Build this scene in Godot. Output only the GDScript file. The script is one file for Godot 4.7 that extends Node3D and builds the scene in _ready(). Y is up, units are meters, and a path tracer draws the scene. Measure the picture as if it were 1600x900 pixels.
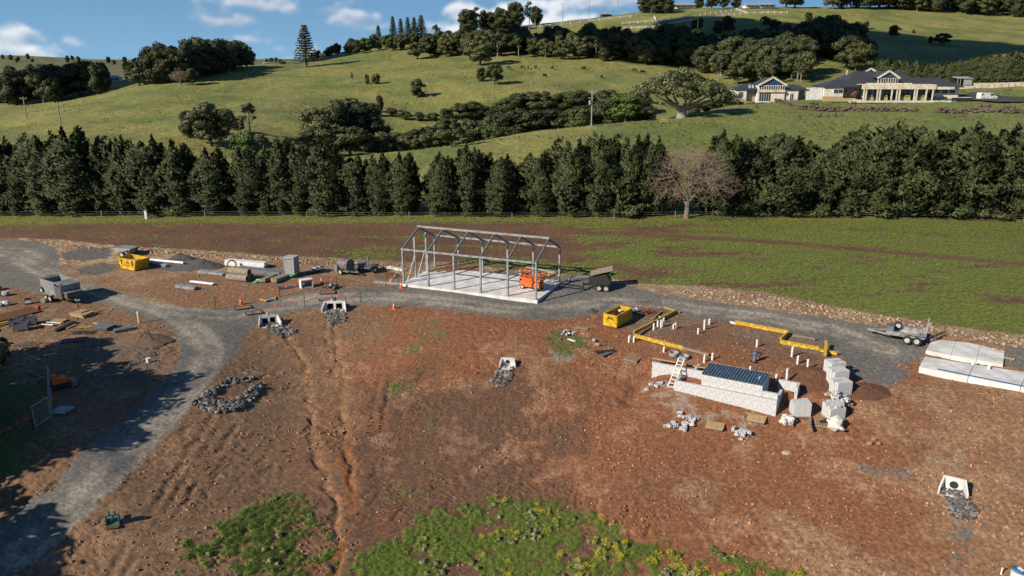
extends Node3D
# An earthworks site on a hillside farm, seen from a drone: red soil, a gravel road, a steel portal frame, cypress windbreak, paddocks and houses behind.

# ---------------------------------------------------------------- helpers
class Mb:
	var v := PackedVector3Array()
	var n := PackedVector3Array()
	var c := PackedColorArray()
	var col := Color(1, 1, 1)
	func tri(a: Vector3, b: Vector3, d: Vector3) -> void:
		var q := (b - a).cross(d - a).normalized()
		v.append(a); v.append(d); v.append(b)
		for i in 3:
			n.append(q); c.append(col)
	func trin(a: Vector3, b: Vector3, d: Vector3, na: Vector3, nb: Vector3, nd: Vector3) -> void:
		if (b - a).cross(d - a).dot(na + nb + nd) < 0.0:   # the face looks the way its normals point
			v.append(a); v.append(b); v.append(d)
			n.append(na); n.append(nb); n.append(nd)
		else:
			v.append(a); v.append(d); v.append(b)
			n.append(na); n.append(nd); n.append(nb)
		for i in 3: c.append(col)
	func quad(a: Vector3, b: Vector3, d: Vector3, e: Vector3) -> void:
		tri(a, b, d); tri(a, d, e)
	func box(p: Vector3, s: Vector3, bs := Basis.IDENTITY) -> Mb:
		var x := bs.x * s.x * 0.5
		var y := bs.y * s.y * 0.5
		var z := bs.z * s.z * 0.5
		quad(p - x - y + z, p + x - y + z, p + x + y + z, p - x + y + z)
		quad(p + x - y - z, p - x - y - z, p - x + y - z, p + x + y - z)
		quad(p + x - y + z, p + x - y - z, p + x + y - z, p + x + y + z)
		quad(p - x - y - z, p - x - y + z, p - x + y + z, p - x + y - z)
		quad(p - x + y + z, p + x + y + z, p + x + y - z, p - x + y - z)
		quad(p - x - y - z, p + x - y - z, p + x - y + z, p - x - y + z)
		return self
	func bar(a: Vector3, b: Vector3, w: float, h: float) -> Mb:
		var x := (b - a).normalized()
		var up := Vector3.UP if absf(x.y) < 0.95 else Vector3.RIGHT
		var z := x.cross(up).normalized()
		var y := z.cross(x)
		return box((a + b) * 0.5, Vector3((b - a).length(), h, w), Basis(x, y, z))
	func cyl(a: Vector3, b: Vector3, r0: float, r1: float, seg := 8, caps := true) -> Mb:
		var x := (b - a).normalized()
		var up := Vector3.UP if absf(x.y) < 0.9 else Vector3.RIGHT
		var y := x.cross(up).normalized()
		var z := x.cross(y)
		for i in seg:
			var t0 := TAU * i / seg
			var t1 := TAU * (i + 1) / seg
			var d0 := y * cos(t0) + z * sin(t0)
			var d1 := y * cos(t1) + z * sin(t1)
			trin(a + d0 * r0, b + d1 * r1, a + d1 * r0, d0, d1, d1)
			trin(a + d0 * r0, b + d0 * r1, b + d1 * r1, d0, d0, d1)
			if caps:
				tri(a, a + d0 * r0, a + d1 * r0)
				tri(b, b + d1 * r1, b + d0 * r1)
		return self
	func pipe(a: Vector3, b: Vector3, r: float, th: float, seg := 10) -> Mb:
		cyl(a, b, r, r, seg, false)
		cyl(a, b, r - th, r - th, seg, false)
		var x := (b - a).normalized()
		var up := Vector3.UP if absf(x.y) < 0.9 else Vector3.RIGHT
		var y := x.cross(up).normalized()
		var z := x.cross(y)
		for i in seg:
			var t0 := TAU * i / seg
			var t1 := TAU * (i + 1) / seg
			var d0 := y * cos(t0) + z * sin(t0)
			var d1 := y * cos(t1) + z * sin(t1)
			for e in [a, b]:
				quad(e + d0 * r, e + d1 * r, e + d1 * (r - th), e + d0 * (r - th))
		return self
	func ring(p: Vector3, axis: Vector3, R: float, r: float, seg := 14, rs := 6) -> Mb:
		var x := axis.normalized()
		var up := Vector3.UP if absf(x.y) < 0.9 else Vector3.RIGHT
		var y := x.cross(up).normalized()
		var z := x.cross(y)
		for i in seg:
			for j in rs:
				var q := []
				var m := []
				for k in [[0, 0], [1, 0], [1, 1], [0, 1]]:
					var t: float = TAU * (i + k[0]) / seg
					var s: float = TAU * (j + k[1]) / rs
					var d: Vector3 = y * cos(t) + z * sin(t)
					var nn: Vector3 = d * cos(s) + x * sin(s)
					q.append(p + d * R + nn * r); m.append(nn)
				trin(q[0], q[1], q[2], m[0], m[1], m[2])
				trin(q[0], q[2], q[3], m[0], m[2], m[3])
		return self
	func ext(poly: Array, o: Vector3, ax: Vector3, ay: Vector3, az: Vector3) -> Mb:   # extrude a convex 2D outline along az
		var k := poly.size()
		var p := []
		for q in poly: p.append(o + ax * q.x + ay * q.y)
		for i in range(1, k - 1):
			tri(p[0] + az, p[i] + az, p[i + 1] + az)
			tri(p[0], p[i + 1], p[i])
		for i in k:
			var j := (i + 1) % k
			quad(p[i], p[j], p[j] + az, p[i] + az)
		return self
	func hull(p: Vector3, s: Vector3, rng: RandomNumberGenerator, rough := 0.25) -> Mb:   # a rough stone: jittered, stretched icosahedron
		var g := 1.618
		var q := [Vector3(-1, g, 0), Vector3(1, g, 0), Vector3(-1, -g, 0), Vector3(1, -g, 0), Vector3(0, -1, g), Vector3(0, 1, g), Vector3(0, -1, -g), Vector3(0, 1, -g), Vector3(g, 0, -1), Vector3(g, 0, 1), Vector3(-g, 0, -1), Vector3(-g, 0, 1)]
		for i in 12: q[i] = p + q[i] / 1.9 * s * 0.5 * (1.0 + rng.randf_range(-rough, rough))
		for f in [[0, 11, 5], [0, 5, 1], [0, 1, 7], [0, 7, 10], [0, 10, 11], [1, 5, 9], [5, 11, 4], [11, 10, 2], [10, 7, 6], [7, 1, 8], [3, 9, 4], [3, 4, 2], [3, 2, 6], [3, 6, 8], [3, 8, 9], [4, 9, 5], [2, 4, 11], [6, 2, 10], [8, 6, 7], [9, 8, 1]]:
			tri(q[f[0]], q[f[1]], q[f[2]])
		return self
	func mesh() -> ArrayMesh:
		var a := []
		a.resize(Mesh.ARRAY_MAX)
		a[Mesh.ARRAY_VERTEX] = v
		a[Mesh.ARRAY_NORMAL] = n
		a[Mesh.ARRAY_COLOR] = c
		var m := ArrayMesh.new()
		m.add_surface_from_arrays(Mesh.PRIMITIVE_TRIANGLES, a)
		return m

var rng := RandomNumberGenerator.new()
var mats := {}
var texs := {}
var used := {}
var no_a := FastNoiseLite.new()
var no_b := FastNoiseLite.new()
var no_c := FastNoiseLite.new()

func v3(x: float, y: float, z: float) -> Vector3:
	return Vector3(x, y, z)

func tex(kind: String) -> ImageTexture:
	if texs.has(kind): return texs[kind]
	var f := FastNoiseLite.new()
	f.fractal_octaves = 4
	var lo := 0.7
	var hi := 1.0
	match kind:
		"grain": f.seed = 3; f.frequency = 0.06; lo = 0.66
		"soil": f.seed = 5; f.frequency = 0.03; f.fractal_octaves = 6; f.fractal_gain = 0.68; lo = 0.5
		"smear": f.seed = 7; f.frequency = 0.012; f.fractal_octaves = 5; lo = 0.78
		"leaf": f.seed = 9; f.frequency = 0.05; lo = 0.6
		"grime": f.seed = 13; f.frequency = 0.02; f.fractal_octaves = 6; f.fractal_gain = 0.62; lo = 0.72
		"bark": f.seed = 11; f.frequency = 0.04; lo = 0.55
	var im := f.get_seamless_image(256, 256)
	im.convert(Image.FORMAT_L8)
	var d := im.get_data()
	for i in d.size(): d[i] = int(255.0 * lerpf(lo, hi, smoothstep(0.05, 0.6, d[i] / 255.0) if kind == "grime" else d[i] / 255.0))
	im = Image.create_from_data(256, 256, false, Image.FORMAT_L8, d)
	im.generate_mipmaps()
	texs[kind] = ImageTexture.create_from_image(im)
	return texs[kind]

# colours are linear base colours; the material wants them as sRGB
func mat(r: float, g: float, b: float, rough := 0.8, metal := 0.0, kind := "smear", scale := 0.5) -> StandardMaterial3D:
	var key := "%.3f %.3f %.3f %.2f %.2f %s %.2f" % [r, g, b, rough, metal, kind, scale]
	if mats.has(key): return mats[key]
	var m := StandardMaterial3D.new()
	m.albedo_color = Color(r, g, b).linear_to_srgb()
	m.roughness = rough
	m.metallic = metal
	if kind != "":
		m.albedo_texture = tex(kind)
		m.uv1_triplanar = true
		m.uv1_scale = Vector3.ONE * scale
	mats[key] = m
	return m

func vmat(rough: float, kind: String, scale: float, world := true) -> StandardMaterial3D:   # vertex colours times a grain
	var key := "v %.2f %s %.2f %s" % [rough, kind, scale, world]
	if mats.has(key): return mats[key]
	var m := StandardMaterial3D.new()
	m.vertex_color_use_as_albedo = true
	m.roughness = rough
	if kind != "":
		m.albedo_texture = tex(kind)
		m.uv1_triplanar = true
		m.uv1_world_triplanar = world
		m.uv1_scale = Vector3.ONE * scale
	mats[key] = m
	return m

func numbered(called: String) -> String:
	if not used.has(called):
		used[called] = 0
		return called
	used[called] += 1
	return "%s_%03d" % [called, used[called]]

func meta(o: Node, label: String, category: String, group := "") -> void:
	o.set_meta("label", label)
	o.set_meta("category", category)
	if group != "": o.set_meta("group", group)

func thing(called: String, label: String, category: String, p: Vector2, yaw := 0.0, group := "", lift := 0.0) -> Node3D:
	var o := Node3D.new()
	o.name = numbered(called)
	add_child(o)
	o.position = Vector3(p.x, gh(p.x, p.y) + lift, p.y)
	o.rotation.y = yaw
	meta(o, label, category, group)
	return o

func part(called: String, m: Mb, material: Material, parent: Node) -> MeshInstance3D:
	return part_mesh(called, m.mesh(), material, parent)

func part_mesh(called: String, m: Mesh, material: Material, parent: Node) -> MeshInstance3D:
	var o := MeshInstance3D.new()
	o.name = numbered(called) if parent == self else called
	o.mesh = m
	o.material_override = material
	parent.add_child(o, true)
	return o

func pb(called: String, parent: Node, material: Material, p: Vector3, s: Vector3, bs := Basis.IDENTITY) -> MeshInstance3D:
	return part(called, Mb.new().box(p, s, bs), material, parent)

func one(called: String, label: String, category: String, m: Mb, material: Material, p: Vector2, yaw := 0.0, group := "", lift := 0.0) -> MeshInstance3D:
	var o := part(called, m, material, self)
	o.position = Vector3(p.x, gh(p.x, p.y) + lift, p.y)
	o.rotation.y = yaw
	meta(o, label, category, group)
	return o

func structure(called: String, m: Mesh, material: Material) -> MeshInstance3D:
	var o := part_mesh(called, m, material, self)
	o.set_meta("kind", "structure")
	return o

func stuff(called: String, m: Mesh, material: Material, xf: Array, cols: Array, label: String, category: String) -> void:
	var mm := MultiMesh.new()
	mm.transform_format = MultiMesh.TRANSFORM_3D
	mm.use_colors = true
	mm.mesh = m
	mm.instance_count = xf.size()
	for i in xf.size():
		mm.set_instance_transform(i, xf[i])
		mm.set_instance_color(i, cols[i])
	var o := MultiMeshInstance3D.new()
	o.name = numbered(called)
	o.multimesh = mm
	o.material_override = material
	add_child(o)
	meta(o, label, category)
	o.set_meta("kind", "stuff")

func ordinal(i: int) -> String:
	return ["first", "second", "third", "fourth", "fifth", "sixth", "seventh", "eighth", "ninth", "tenth", "eleventh", "twelfth", "thirteenth", "fourteenth", "fifteenth", "sixteenth", "seventeenth", "eighteenth", "nineteenth", "twentieth", "twenty-first", "twenty-second", "twenty-third", "twenty-fourth", "twenty-fifth", "twenty-sixth", "twenty-seventh", "twenty-eighth"][i]

# ---------------------------------------------------------------- terrain heights, surveyed on a fan of 61 bearings by 64 distances (cm)
const NU := 61
const NV := 64
const U0 := -1.05
const U1 := 1.05
var V0 := log(26.0)
var V1 := log(3200.0)
var TB := PackedInt32Array(
[-505, -507, -509, -513, -517, -522, -527, -533, -539, -546, -554, -561, -569, -578, -586, -596, -605, -615, -625, -634, -643, -650, -656, -660, -663, -664, -663, -660, -657, -653, -650, -649, -648, -646, -645, -642, -638, -634, -628, -622,
-614, -606, -598, -589, -580, -571, -562, -554, -546, -538, -532, -527, -523, -521, -520, -520, -522, -525, -529, -533, -538, -455, -456, -458, -460, -464, -468, -473, -479, -486, -493, -501, -509, -517, -526, -536, -547, -558, -571, -583,
-595, -607, -616, -624, -630, -633, -635, -634, -632, -629, -626, -623, -620, -618, -616, -613, -610, -605, -599, -592, -584, -576, -566, -556, -546, -536, -525, -515, -505, -496, -487, -479, -473, -468, -465, -464, -464, -467, -470, -475,
-480, -486, -404, -404, -404, -405, -407, -411, -415, -421, -428, -435, -443, -452, -461, -471, -482, -494, -508, -523, -539, -554, -569, -582, -592, -599, -604, -606, -606, -604, -602, -599, -595, -592, -589, -585, -581, -577, -571, -564,
-555, -546, -536, -525, -514, -502, -490, -479, -467, -455, -445, -434, -425, -417, -411, -407, -406, -407, -409, -414, -419, -425, -432, -352, -350, -348, -347, -347, -349, -352, -357, -363, -370, -379, -388, -398, -409, -422, -436, -453,
-472, -492, -511, -530, -546, -558, -567, -573, -575, -576, -574, -572, -568, -564, -560, -556, -551, -547, -541, -534, -526, -516, -505, -493, -481, -469, -457, -444, -431, -418, -406, -393, -382, -371, -361, -353, -348, -347, -348, -351,
-356, -363, -370, -377, -301, -296, -291, -287, -284, -283, -283, -286, -291, -296, -304, -316, -328, -341, -357, -375, -395, -418, -442, -466, -488, -507, -522, -531, -537, -540, -541, -540, -537, -534, -529, -523, -517, -511, -505, -499,
-492, -482, -471, -460, -448, -435, -422, -409, -396, -383, -369, -356, -343, -330, -317, -304, -295, -289, -288, -289, -294, -300, -307, -315, -324, -252, -244, -236, -229, -222, -215, -210, -207, -205, -208, -215, -228, -245, -266, -290,
-316, -341, -366, -391, -416, -440, -461, -477, -488, -495, -499, -500, -499, -497, -493, -487, -480, -472, -463, -454, -445, -438, -429, -420, -410, -398, -385, -372, -359, -345, -332, -319, -307, -294, -279, -263, -248, -237, -231, -230,
-232, -237, -244, -253, -263, -272, -207, -197, -187, -176, -165, -154, -143, -133, -124, -122, -129, -141, -160, -190, -227, -259, -286, -310, -334, -360, -385, -407, -426, -438, -446, -450, -452, -451, -450, -446, -440, -432, -422, -409,
-395, -383, -376, -372, -367, -359, -347, -334, -320, -305, -289, -274, -262, -251, -240, -226, -207, -191, -180, -174, -173, -176, -183, -192, -202, -213, -224, -168, -157, -145, -132, -119, -106, -93, -81, -71, -67, -70, -79, -96, -129,
-181, -205, -222, -243, -269, -297, -326, -351, -371, -384, -392, -395, -396, -396, -395, -393, -389, -381, -369, -355, -339, -325, -317, -315, -312, -306, -296, -283, -266, -245, -225, -206, -192, -182, -171, -158, -142, -128, -120, -116,
-118, -123, -132, -142, -154, -167, -180, -137, -125, -112, -99, -86, -73, -62, -52, -45, -42, -43, -51, -67, -93, -120, -134, -148, -169, -198, -232, -267, -298, -319, -330, -334, -334, -332, -331, -331, -332, -330, -323, -313, -300, -285,
-270, -258, -252, -245, -234, -223, -212, -191, -169, -148, -130, -118, -111, -101, -88, -74, -64, -59, -60, -65, -74, -85, -98, -112, -126, -140, -112, -100, -88, -76, -64, -53, -44, -36, -32, -31, -31, -35, -44, -55, -66, -76, -87, -104,
-132, -175, -220, -255, -275, -280, -275, -267, -260, -256, -254, -255, -255, -249, -242, -233, -220, -198, -174, -154, -139, -125, -109, -93, -82, -73, -66, -63, -60, -57, -48, -34, -18, -8, -7, -11, -20, -31, -45, -60, -75, -91, -106,
-93, -82, -71, -60, -50, -41, -33, -27, -23, -21, -21, -22, -25, -29, -33, -38, -47, -62, -90, -136, -185, -225, -238, -234, -219, -201, -186, -175, -166, -160, -155, -152, -149, -148, -140, -113, -78, -45, -26, -23, -20, -12, -13, -16,
-16, -17, -17, -16, -10, 7, 23, 32, 33, 27, 17, 3, -12, -29, -46, -62, -78, -79, -69, -59, -49, -40, -32, -25, -20, -16, -13, -12, -12, -12, -14, -15, -18, -24, -38, -64, -101, -142, -174, -189, -187, -171, -148, -124, -103, -88, -79, -72,
-66, -59, -56, -54, -40, -17, 4, 15, 16, 13, 7, 0, 0, 12, 23, 30, 35, 42, 54, 64, 69, 66, 57, 44, 29, 12, -6, -23, -40, -56, -69, -60, -50, -42, -34, -26, -20, -15, -11, -9, -7, -6, -6, -7, -6, -6, -8, -15, -31, -57, -86, -111, -128, -134,
-122, -99, -75, -54, -39, -31, -27, -22, -18, -14, -12, -8, -3, 0, 8, 20, 28, 30, 30, 37, 55, 73, 81, 85, 90, 97, 102, 99, 90, 78, 63, 46, 28, 10, -7, -24, -39, -61, -52, -43, -35, -28, -21, -16, -11, -8, -5, -4, -4, -4, -4, -2, 1, 3, 3,
-3, -14, -26, -35, -41, -51, -54, -46, -32, -17, -9, -8, -9, -8, -5, 1, 8, 12, 13, 12, 23, 45, 61, 69, 74, 81, 93, 105, 112, 115, 118, 119, 118, 113, 102, 89, 73, 56, 38, 20, 3, -13, -27, -54, -45, -37, -29, -22, -15, -10, -5, -2, 0, 1, 1,
-1, -2, 2, 8, 14, 19, 20, 20, 20, 21, 25, 18, 4, -4, -1, 6, 7, 2, -3, 0, 9, 21, 34, 45, 55, 67, 80, 93, 105, 108, 108, 109, 112, 117, 122, 126, 128, 127, 124, 117, 106, 93, 78, 61, 44, 27, 11, -4, -16, -47, -38, -30, -21, -14, -7, -1, 4, 7,
9, 11, 12, 12, 10, 15, 25, 35, 42, 48, 52, 55, 55, 53, 45, 34, 24, 26, 30, 27, 19, 12, 18, 33, 50, 66, 79, 92, 105, 115, 122, 126, 127, 126, 125, 124, 126, 129, 132, 133, 131, 127, 119, 109, 96, 81, 66, 49, 33, 18, 5, -5, -40, -31, -21,
-12, -3, 6, 13, 20, 25, 28, 30, 33, 35, 37, 43, 58, 70, 76, 80, 83, 85, 83, 79, 72, 66, 63, 65, 69, 67, 59, 54, 57, 67, 80, 93, 105, 114, 123, 128, 132, 134, 136, 137, 138, 138, 140, 142, 143, 142, 139, 134, 126, 116, 104, 89, 74, 58, 43,
29, 17, 9, -32, -22, -11, 0, 11, 22, 32, 41, 50, 58, 66, 71, 75, 79, 88, 100, 107, 109, 110, 109, 108, 106, 103, 101, 99, 99, 102, 105, 105, 102, 100, 101, 107, 115, 123, 130, 135, 139, 140, 141, 142, 146, 150, 154, 158, 160, 162, 162, 160,
156, 150, 143, 133, 120, 106, 91, 75, 60, 47, 36, 29, -23, -12, 0, 14, 27, 41, 54, 67, 79, 90, 100, 108, 113, 119, 125, 131, 134, 135, 132, 130, 127, 127, 128, 130, 133, 137, 142, 146, 148, 148, 148, 150, 154, 158, 162, 165, 166, 165, 163,
161, 162, 169, 176, 183, 189, 193, 195, 195, 193, 188, 181, 173, 163, 151, 136, 121, 105, 90, 76, 65, 60, -14, -1, 14, 29, 46, 62, 78, 94, 108, 121, 131, 140, 148, 155, 159, 161, 160, 157, 153, 149, 148, 149, 153, 160, 169, 179, 188, 196,
201, 205, 207, 209, 211, 213, 214, 213, 211, 208, 206, 205, 207, 213, 220, 228, 235, 241, 244, 244, 242, 238, 231, 222, 211, 198, 183, 167, 151, 136, 123, 112, 107, -3, 12, 28, 46, 66, 85, 105, 124, 141, 156, 169, 180, 188, 193, 194, 192,
187, 180, 173, 168, 166, 169, 177, 190, 205, 222, 238, 252, 263, 270, 275, 278, 279, 279, 277, 274, 271, 268, 266, 266, 269, 275, 283, 291, 299, 306, 310, 311, 309, 305, 298, 288, 276, 262, 247, 231, 216, 202, 190, 182, 179, 11, 26, 44, 65,
86, 109, 132, 155, 176, 196, 212, 224, 232, 236, 234, 228, 218, 206, 193, 183, 178, 182, 194, 213, 239, 266, 291, 313, 329, 341, 349, 354, 356, 356, 352, 348, 343, 340, 338, 339, 343, 350, 359, 369, 379, 387, 392, 394, 393, 388, 380, 370,
357, 342, 327, 312, 297, 285, 275, 269, 268, 25, 41, 60, 82, 106, 132, 159, 186, 212, 236, 256, 272, 281, 284, 281, 271, 255, 235, 214, 195, 183, 183, 197, 225, 263, 304, 342, 373, 396, 413, 426, 436, 441, 441, 438, 432, 426, 422, 420, 422,
427, 437, 448, 461, 472, 481, 488, 491, 490, 485, 477, 465, 452, 437, 421, 406, 393, 382, 374, 370, 370, 37, 53, 73, 96, 122, 151, 182, 214, 245, 275, 301, 321, 334, 338, 334, 323, 303, 276, 243, 209, 181, 170, 182, 217, 269, 328, 380, 422,
456, 482, 502, 523, 535, 537, 531, 524, 518, 514, 512, 514, 520, 532, 547, 563, 577, 587, 594, 597, 598, 593, 585, 572, 558, 543, 527, 513, 501, 491, 485, 483, 484, 47, 62, 82, 105, 133, 164, 198, 234, 271, 307, 341, 368, 384, 392, 391,
384, 366, 337, 296, 243, 187, 148, 144, 178, 241, 317, 381, 433, 482, 529, 573, 610, 633, 639, 632, 624, 624, 622, 618, 616, 623, 638, 657, 675, 690, 699, 704, 707, 710, 708, 699, 687, 673, 658, 644, 631, 620, 612, 607, 607, 610, 55, 68,
86, 109, 136, 168, 204, 242, 283, 324, 365, 400, 421, 434, 442, 447, 443, 427, 394, 338, 252, 159, 117, 113, 148, 211, 278, 348, 425, 504, 587, 658, 705, 730, 738, 741, 745, 749, 746, 740, 745, 759, 776, 792, 805, 807, 807, 810, 815, 817,
813, 804, 794, 782, 770, 759, 749, 743, 741, 742, 748, 62, 73, 88, 108, 134, 165, 200, 239, 280, 323, 365, 403, 433, 456, 476, 495, 512, 521, 521, 508, 472, 355, 171, 59, 26, 39, 80, 147, 241, 355, 484, 602, 685, 747, 782, 808, 838, 870,
893, 902, 902, 900, 900, 903, 907, 907, 906, 911, 920, 927, 930, 929, 925, 919, 910, 901, 893, 888, 887, 892, 900, 71, 78, 90, 107, 130, 158, 191, 228, 269, 312, 357, 402, 445, 479, 504, 527, 559, 589, 611, 619, 589, 478, 283, 125, -6, -99,
-130, -94, -11, 99, 226, 357, 484, 596, 671, 742, 830, 930, 1010, 1048, 1049, 1035, 1022, 1019, 1023, 1030, 1037, 1045, 1053, 1061, 1069, 1074, 1076, 1073, 1068, 1061, 1055, 1052, 1053, 1059, 1068, 84, 88, 96, 108, 127, 151, 180, 215, 256,
302, 355, 415, 485, 547, 583, 605, 634, 657, 674, 691, 695, 670, 615, 462, 77, -147, -245, -233, -186, -126, -39, 68, 186, 306, 421, 539, 679, 853, 1027, 1112, 1154, 1157, 1148, 1154, 1163, 1181, 1203, 1217, 1223, 1229, 1240, 1246, 1249,
1248, 1245, 1241, 1238, 1237, 1240, 1246, 1254, 100, 100, 104, 111, 124, 142, 167, 199, 239, 290, 357, 444, 553, 658, 719, 745, 755, 758, 760, 772, 786, 780, 724, 583, 362, 125, -53, -117, -135, -140, -91, -34, 42, 154, 256, 348, 456, 590,
784, 1030, 1231, 1322, 1329, 1319, 1319, 1339, 1368, 1397, 1419, 1432, 1437, 1438, 1438, 1437, 1436, 1435, 1435, 1437, 1441, 1446, 1454, 122, 117, 115, 116, 122, 133, 151, 177, 212, 259, 322, 409, 530, 670, 784, 836, 861, 868, 865, 860,
859, 851, 815, 735, 617, 450, 288, 204, 197, 226, 260, 284, 317, 371, 416, 445, 490, 567, 743, 1028, 1293, 1427, 1452, 1449, 1453, 1475, 1511, 1553, 1594, 1616, 1622, 1626, 1629, 1632, 1635, 1638, 1642, 1647, 1652, 1658, 1665, 148, 138,
130, 124, 123, 125, 134, 150, 175, 209, 251, 298, 398, 558, 718, 847, 934, 978, 978, 951, 930, 923, 900, 845, 768, 686, 617, 582, 651, 770, 819, 846, 841, 845, 864, 853, 857, 917, 1044, 1205, 1351, 1447, 1495, 1520, 1543, 1574, 1616, 1664,
1711, 1749, 1776, 1796, 1812, 1825, 1837, 1848, 1857, 1865, 1873, 1880, 1887, 182, 166, 152, 139, 128, 122, 121, 127, 141, 163, 192, 235, 323, 473, 662, 859, 1030, 1138, 1166, 1133, 1092, 1068, 1041, 1006, 969, 969, 1000, 1045, 1116, 1191,
1230, 1232, 1206, 1199, 1210, 1205, 1223, 1296, 1389, 1465, 1521, 1550, 1578, 1606, 1633, 1667, 1712, 1766, 1823, 1877, 1925, 1965, 1998, 2025, 2048, 2066, 2082, 2094, 2104, 2112, 2118, 224, 203, 182, 161, 142, 126, 116, 113, 120, 139, 175,
230, 298, 410, 606, 862, 1134, 1343, 1414, 1405, 1361, 1311, 1277, 1270, 1291, 1345, 1402, 1454, 1501, 1527, 1525, 1498, 1463, 1471, 1492, 1480, 1493, 1567, 1664, 1760, 1831, 1852, 1827, 1794, 1784, 1801, 1841, 1899, 1968, 2037, 2102, 2158,
2205, 2244, 2276, 2301, 2321, 2336, 2347, 2355, 2359, 275, 250, 223, 194, 166, 140, 119, 106, 105, 119, 149, 195, 252, 342, 511, 785, 1108, 1384, 1557, 1632, 1628, 1581, 1553, 1567, 1603, 1654, 1714, 1777, 1828, 1849, 1843, 1829, 1830,
1853, 1887, 1874, 1832, 1855, 1948, 2082, 2214, 2291, 2187, 2062, 2014, 2005, 2033, 2095, 2175, 2256, 2330, 2394, 2448, 2494, 2530, 2558, 2580, 2595, 2604, 2609, 2610, 335, 307, 275, 239, 201, 164, 131, 106, 94, 99, 125, 174, 250, 360, 516,
766, 1042, 1320, 1576, 1766, 1858, 1876, 1863, 1867, 1898, 1938, 1984, 2049, 2124, 2185, 2215, 2207, 2204, 2221, 2231, 2195, 2130, 2123, 2225, 2376, 2504, 2554, 2504, 2413, 2344, 2313, 2325, 2387, 2470, 2550, 2621, 2683, 2737, 2781, 2816,
2842, 2860, 2871, 2876, 2876, 2871, 403, 374, 339, 296, 249, 200, 154, 115, 91, 87, 111, 172, 276, 431, 629, 767, 904, 1175, 1474, 1743, 1952, 2048, 2047, 2093, 2191, 2268, 2314, 2384, 2470, 2536, 2566, 2565, 2572, 2625, 2683, 2671, 2590,
2554, 2663, 2791, 2874, 2898, 2868, 2808, 2752, 2724, 2734, 2778, 2843, 2909, 2970, 3024, 3070, 3107, 3135, 3153, 3163, 3166, 3162, 3153, 3139, 475, 448, 412, 365, 308, 247, 188, 136, 98, 82, 95, 149, 249, 383, 513, 623, 795, 1059, 1337,
1588, 1792, 1932, 2042, 2230, 2501, 2658, 2754, 2837, 2912, 2967, 2994, 3010, 3040, 3154, 3313, 3376, 3340, 3338, 3382, 3408, 3419, 3405, 3359, 3293, 3234, 3204, 3203, 3231, 3277, 3324, 3369, 3410, 3445, 3470, 3485, 3490, 3486, 3475, 3458,
3436, 3411, 542, 519, 486, 437, 372, 301, 231, 170, 124, 98, 101, 141, 244, 401, 567, 727, 888, 1063, 1243, 1416, 1577, 1748, 1977, 2299, 2651, 2928, 3116, 3262, 3389, 3492, 3568, 3627, 3688, 3772, 3889, 3983, 4040, 4095, 4128, 4120, 4098,
4065, 4001, 3915, 3828, 3762, 3725, 3719, 3739, 3772, 3806, 3836, 3857, 3865, 3862, 3847, 3823, 3793, 3758, 3721, 3681, 593, 570, 539, 490, 422, 348, 277, 216, 173, 153, 165, 221, 335, 501, 693, 873, 990, 1086, 1185, 1293, 1414, 1567, 1822,
2281, 2776, 3131, 3342, 3553, 3786, 3983, 4131, 4253, 4364, 4477, 4602, 4710, 4804, 4897, 4939, 4932, 4895, 4838, 4754, 4645, 4520, 4400, 4308, 4252, 4243, 4264, 4290, 4306, 4305, 4288, 4257, 4215, 4165, 4110, 4054, 3998, 3942, 624, 596,
558, 509, 448, 382, 319, 267, 233, 224, 248, 313, 421, 566, 727, 873, 976, 1051, 1124, 1211, 1330, 1511, 1812, 2267, 2779, 3144, 3349, 3634, 3989, 4243, 4439, 4636, 4835, 5051, 5276, 5452, 5574, 5632, 5654, 5645, 5609, 5556, 5487, 5396,
5280, 5142, 4994, 4867, 4838, 4846, 4844, 4822, 4779, 4720, 4650, 4573, 4492, 4411, 4332, 4255, 4181, 647, 615, 574, 525, 471, 414, 360, 316, 289, 285, 310, 366, 453, 564, 684, 797, 892, 971, 1048, 1138, 1263, 1446, 1709, 2048, 2417, 2756,
3061, 3376, 3696, 3974, 4220, 4465, 4715, 4980, 5254, 5498, 5684, 5782, 5861, 5914, 5940, 5969, 5988, 5993, 5973, 5905, 5791, 5673, 5588, 5520, 5440, 5343, 5234, 5119, 5002, 4886, 4775, 4669, 4568, 4473, 4384, 676, 642, 601, 555, 505, 454,
407, 368, 343, 336, 351, 392, 457, 541, 636, 731, 819, 898, 973, 1056, 1159, 1295, 1471, 1686, 1935, 2213, 2497, 2773, 3037, 3288, 3533, 3773, 4006, 4233, 4461, 4694, 4929, 5148, 5346, 5520, 5682, 5844, 6006, 6177, 6343, 6421, 6394, 6331,
6239, 6103, 5935, 5756, 5580, 5413, 5257, 5112, 4978, 4855, 4741, 4636, 4538, 720, 687, 648, 606, 561, 515, 472, 434, 407, 393, 397, 421, 468, 536, 620, 709, 793, 867, 932, 994, 1060, 1139, 1235, 1350, 1497, 1696, 1910, 2114, 2301, 2482,
2691, 2892, 3067, 3217, 3358, 3542, 3822, 4134, 4427, 4692, 4939, 5184, 5449, 5744, 6043, 6274, 6412, 6489, 6485, 6330, 6124, 5913, 5713, 5529, 5362, 5212, 5075, 4951, 4836, 4731, 4633, 784, 755, 722, 686, 647, 607, 568, 532, 502, 482, 476,
486, 518, 578, 666, 762, 846, 909, 954, 987, 1016, 1048, 1089, 1148, 1231, 1342, 1469, 1598, 1723, 1853, 1991, 2126, 2242, 2341, 2439, 2594, 2858, 3168, 3469, 3745, 3997, 4242, 4513, 4848, 5222, 5566, 5835, 6013, 6078, 6023, 5894, 5739,
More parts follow.
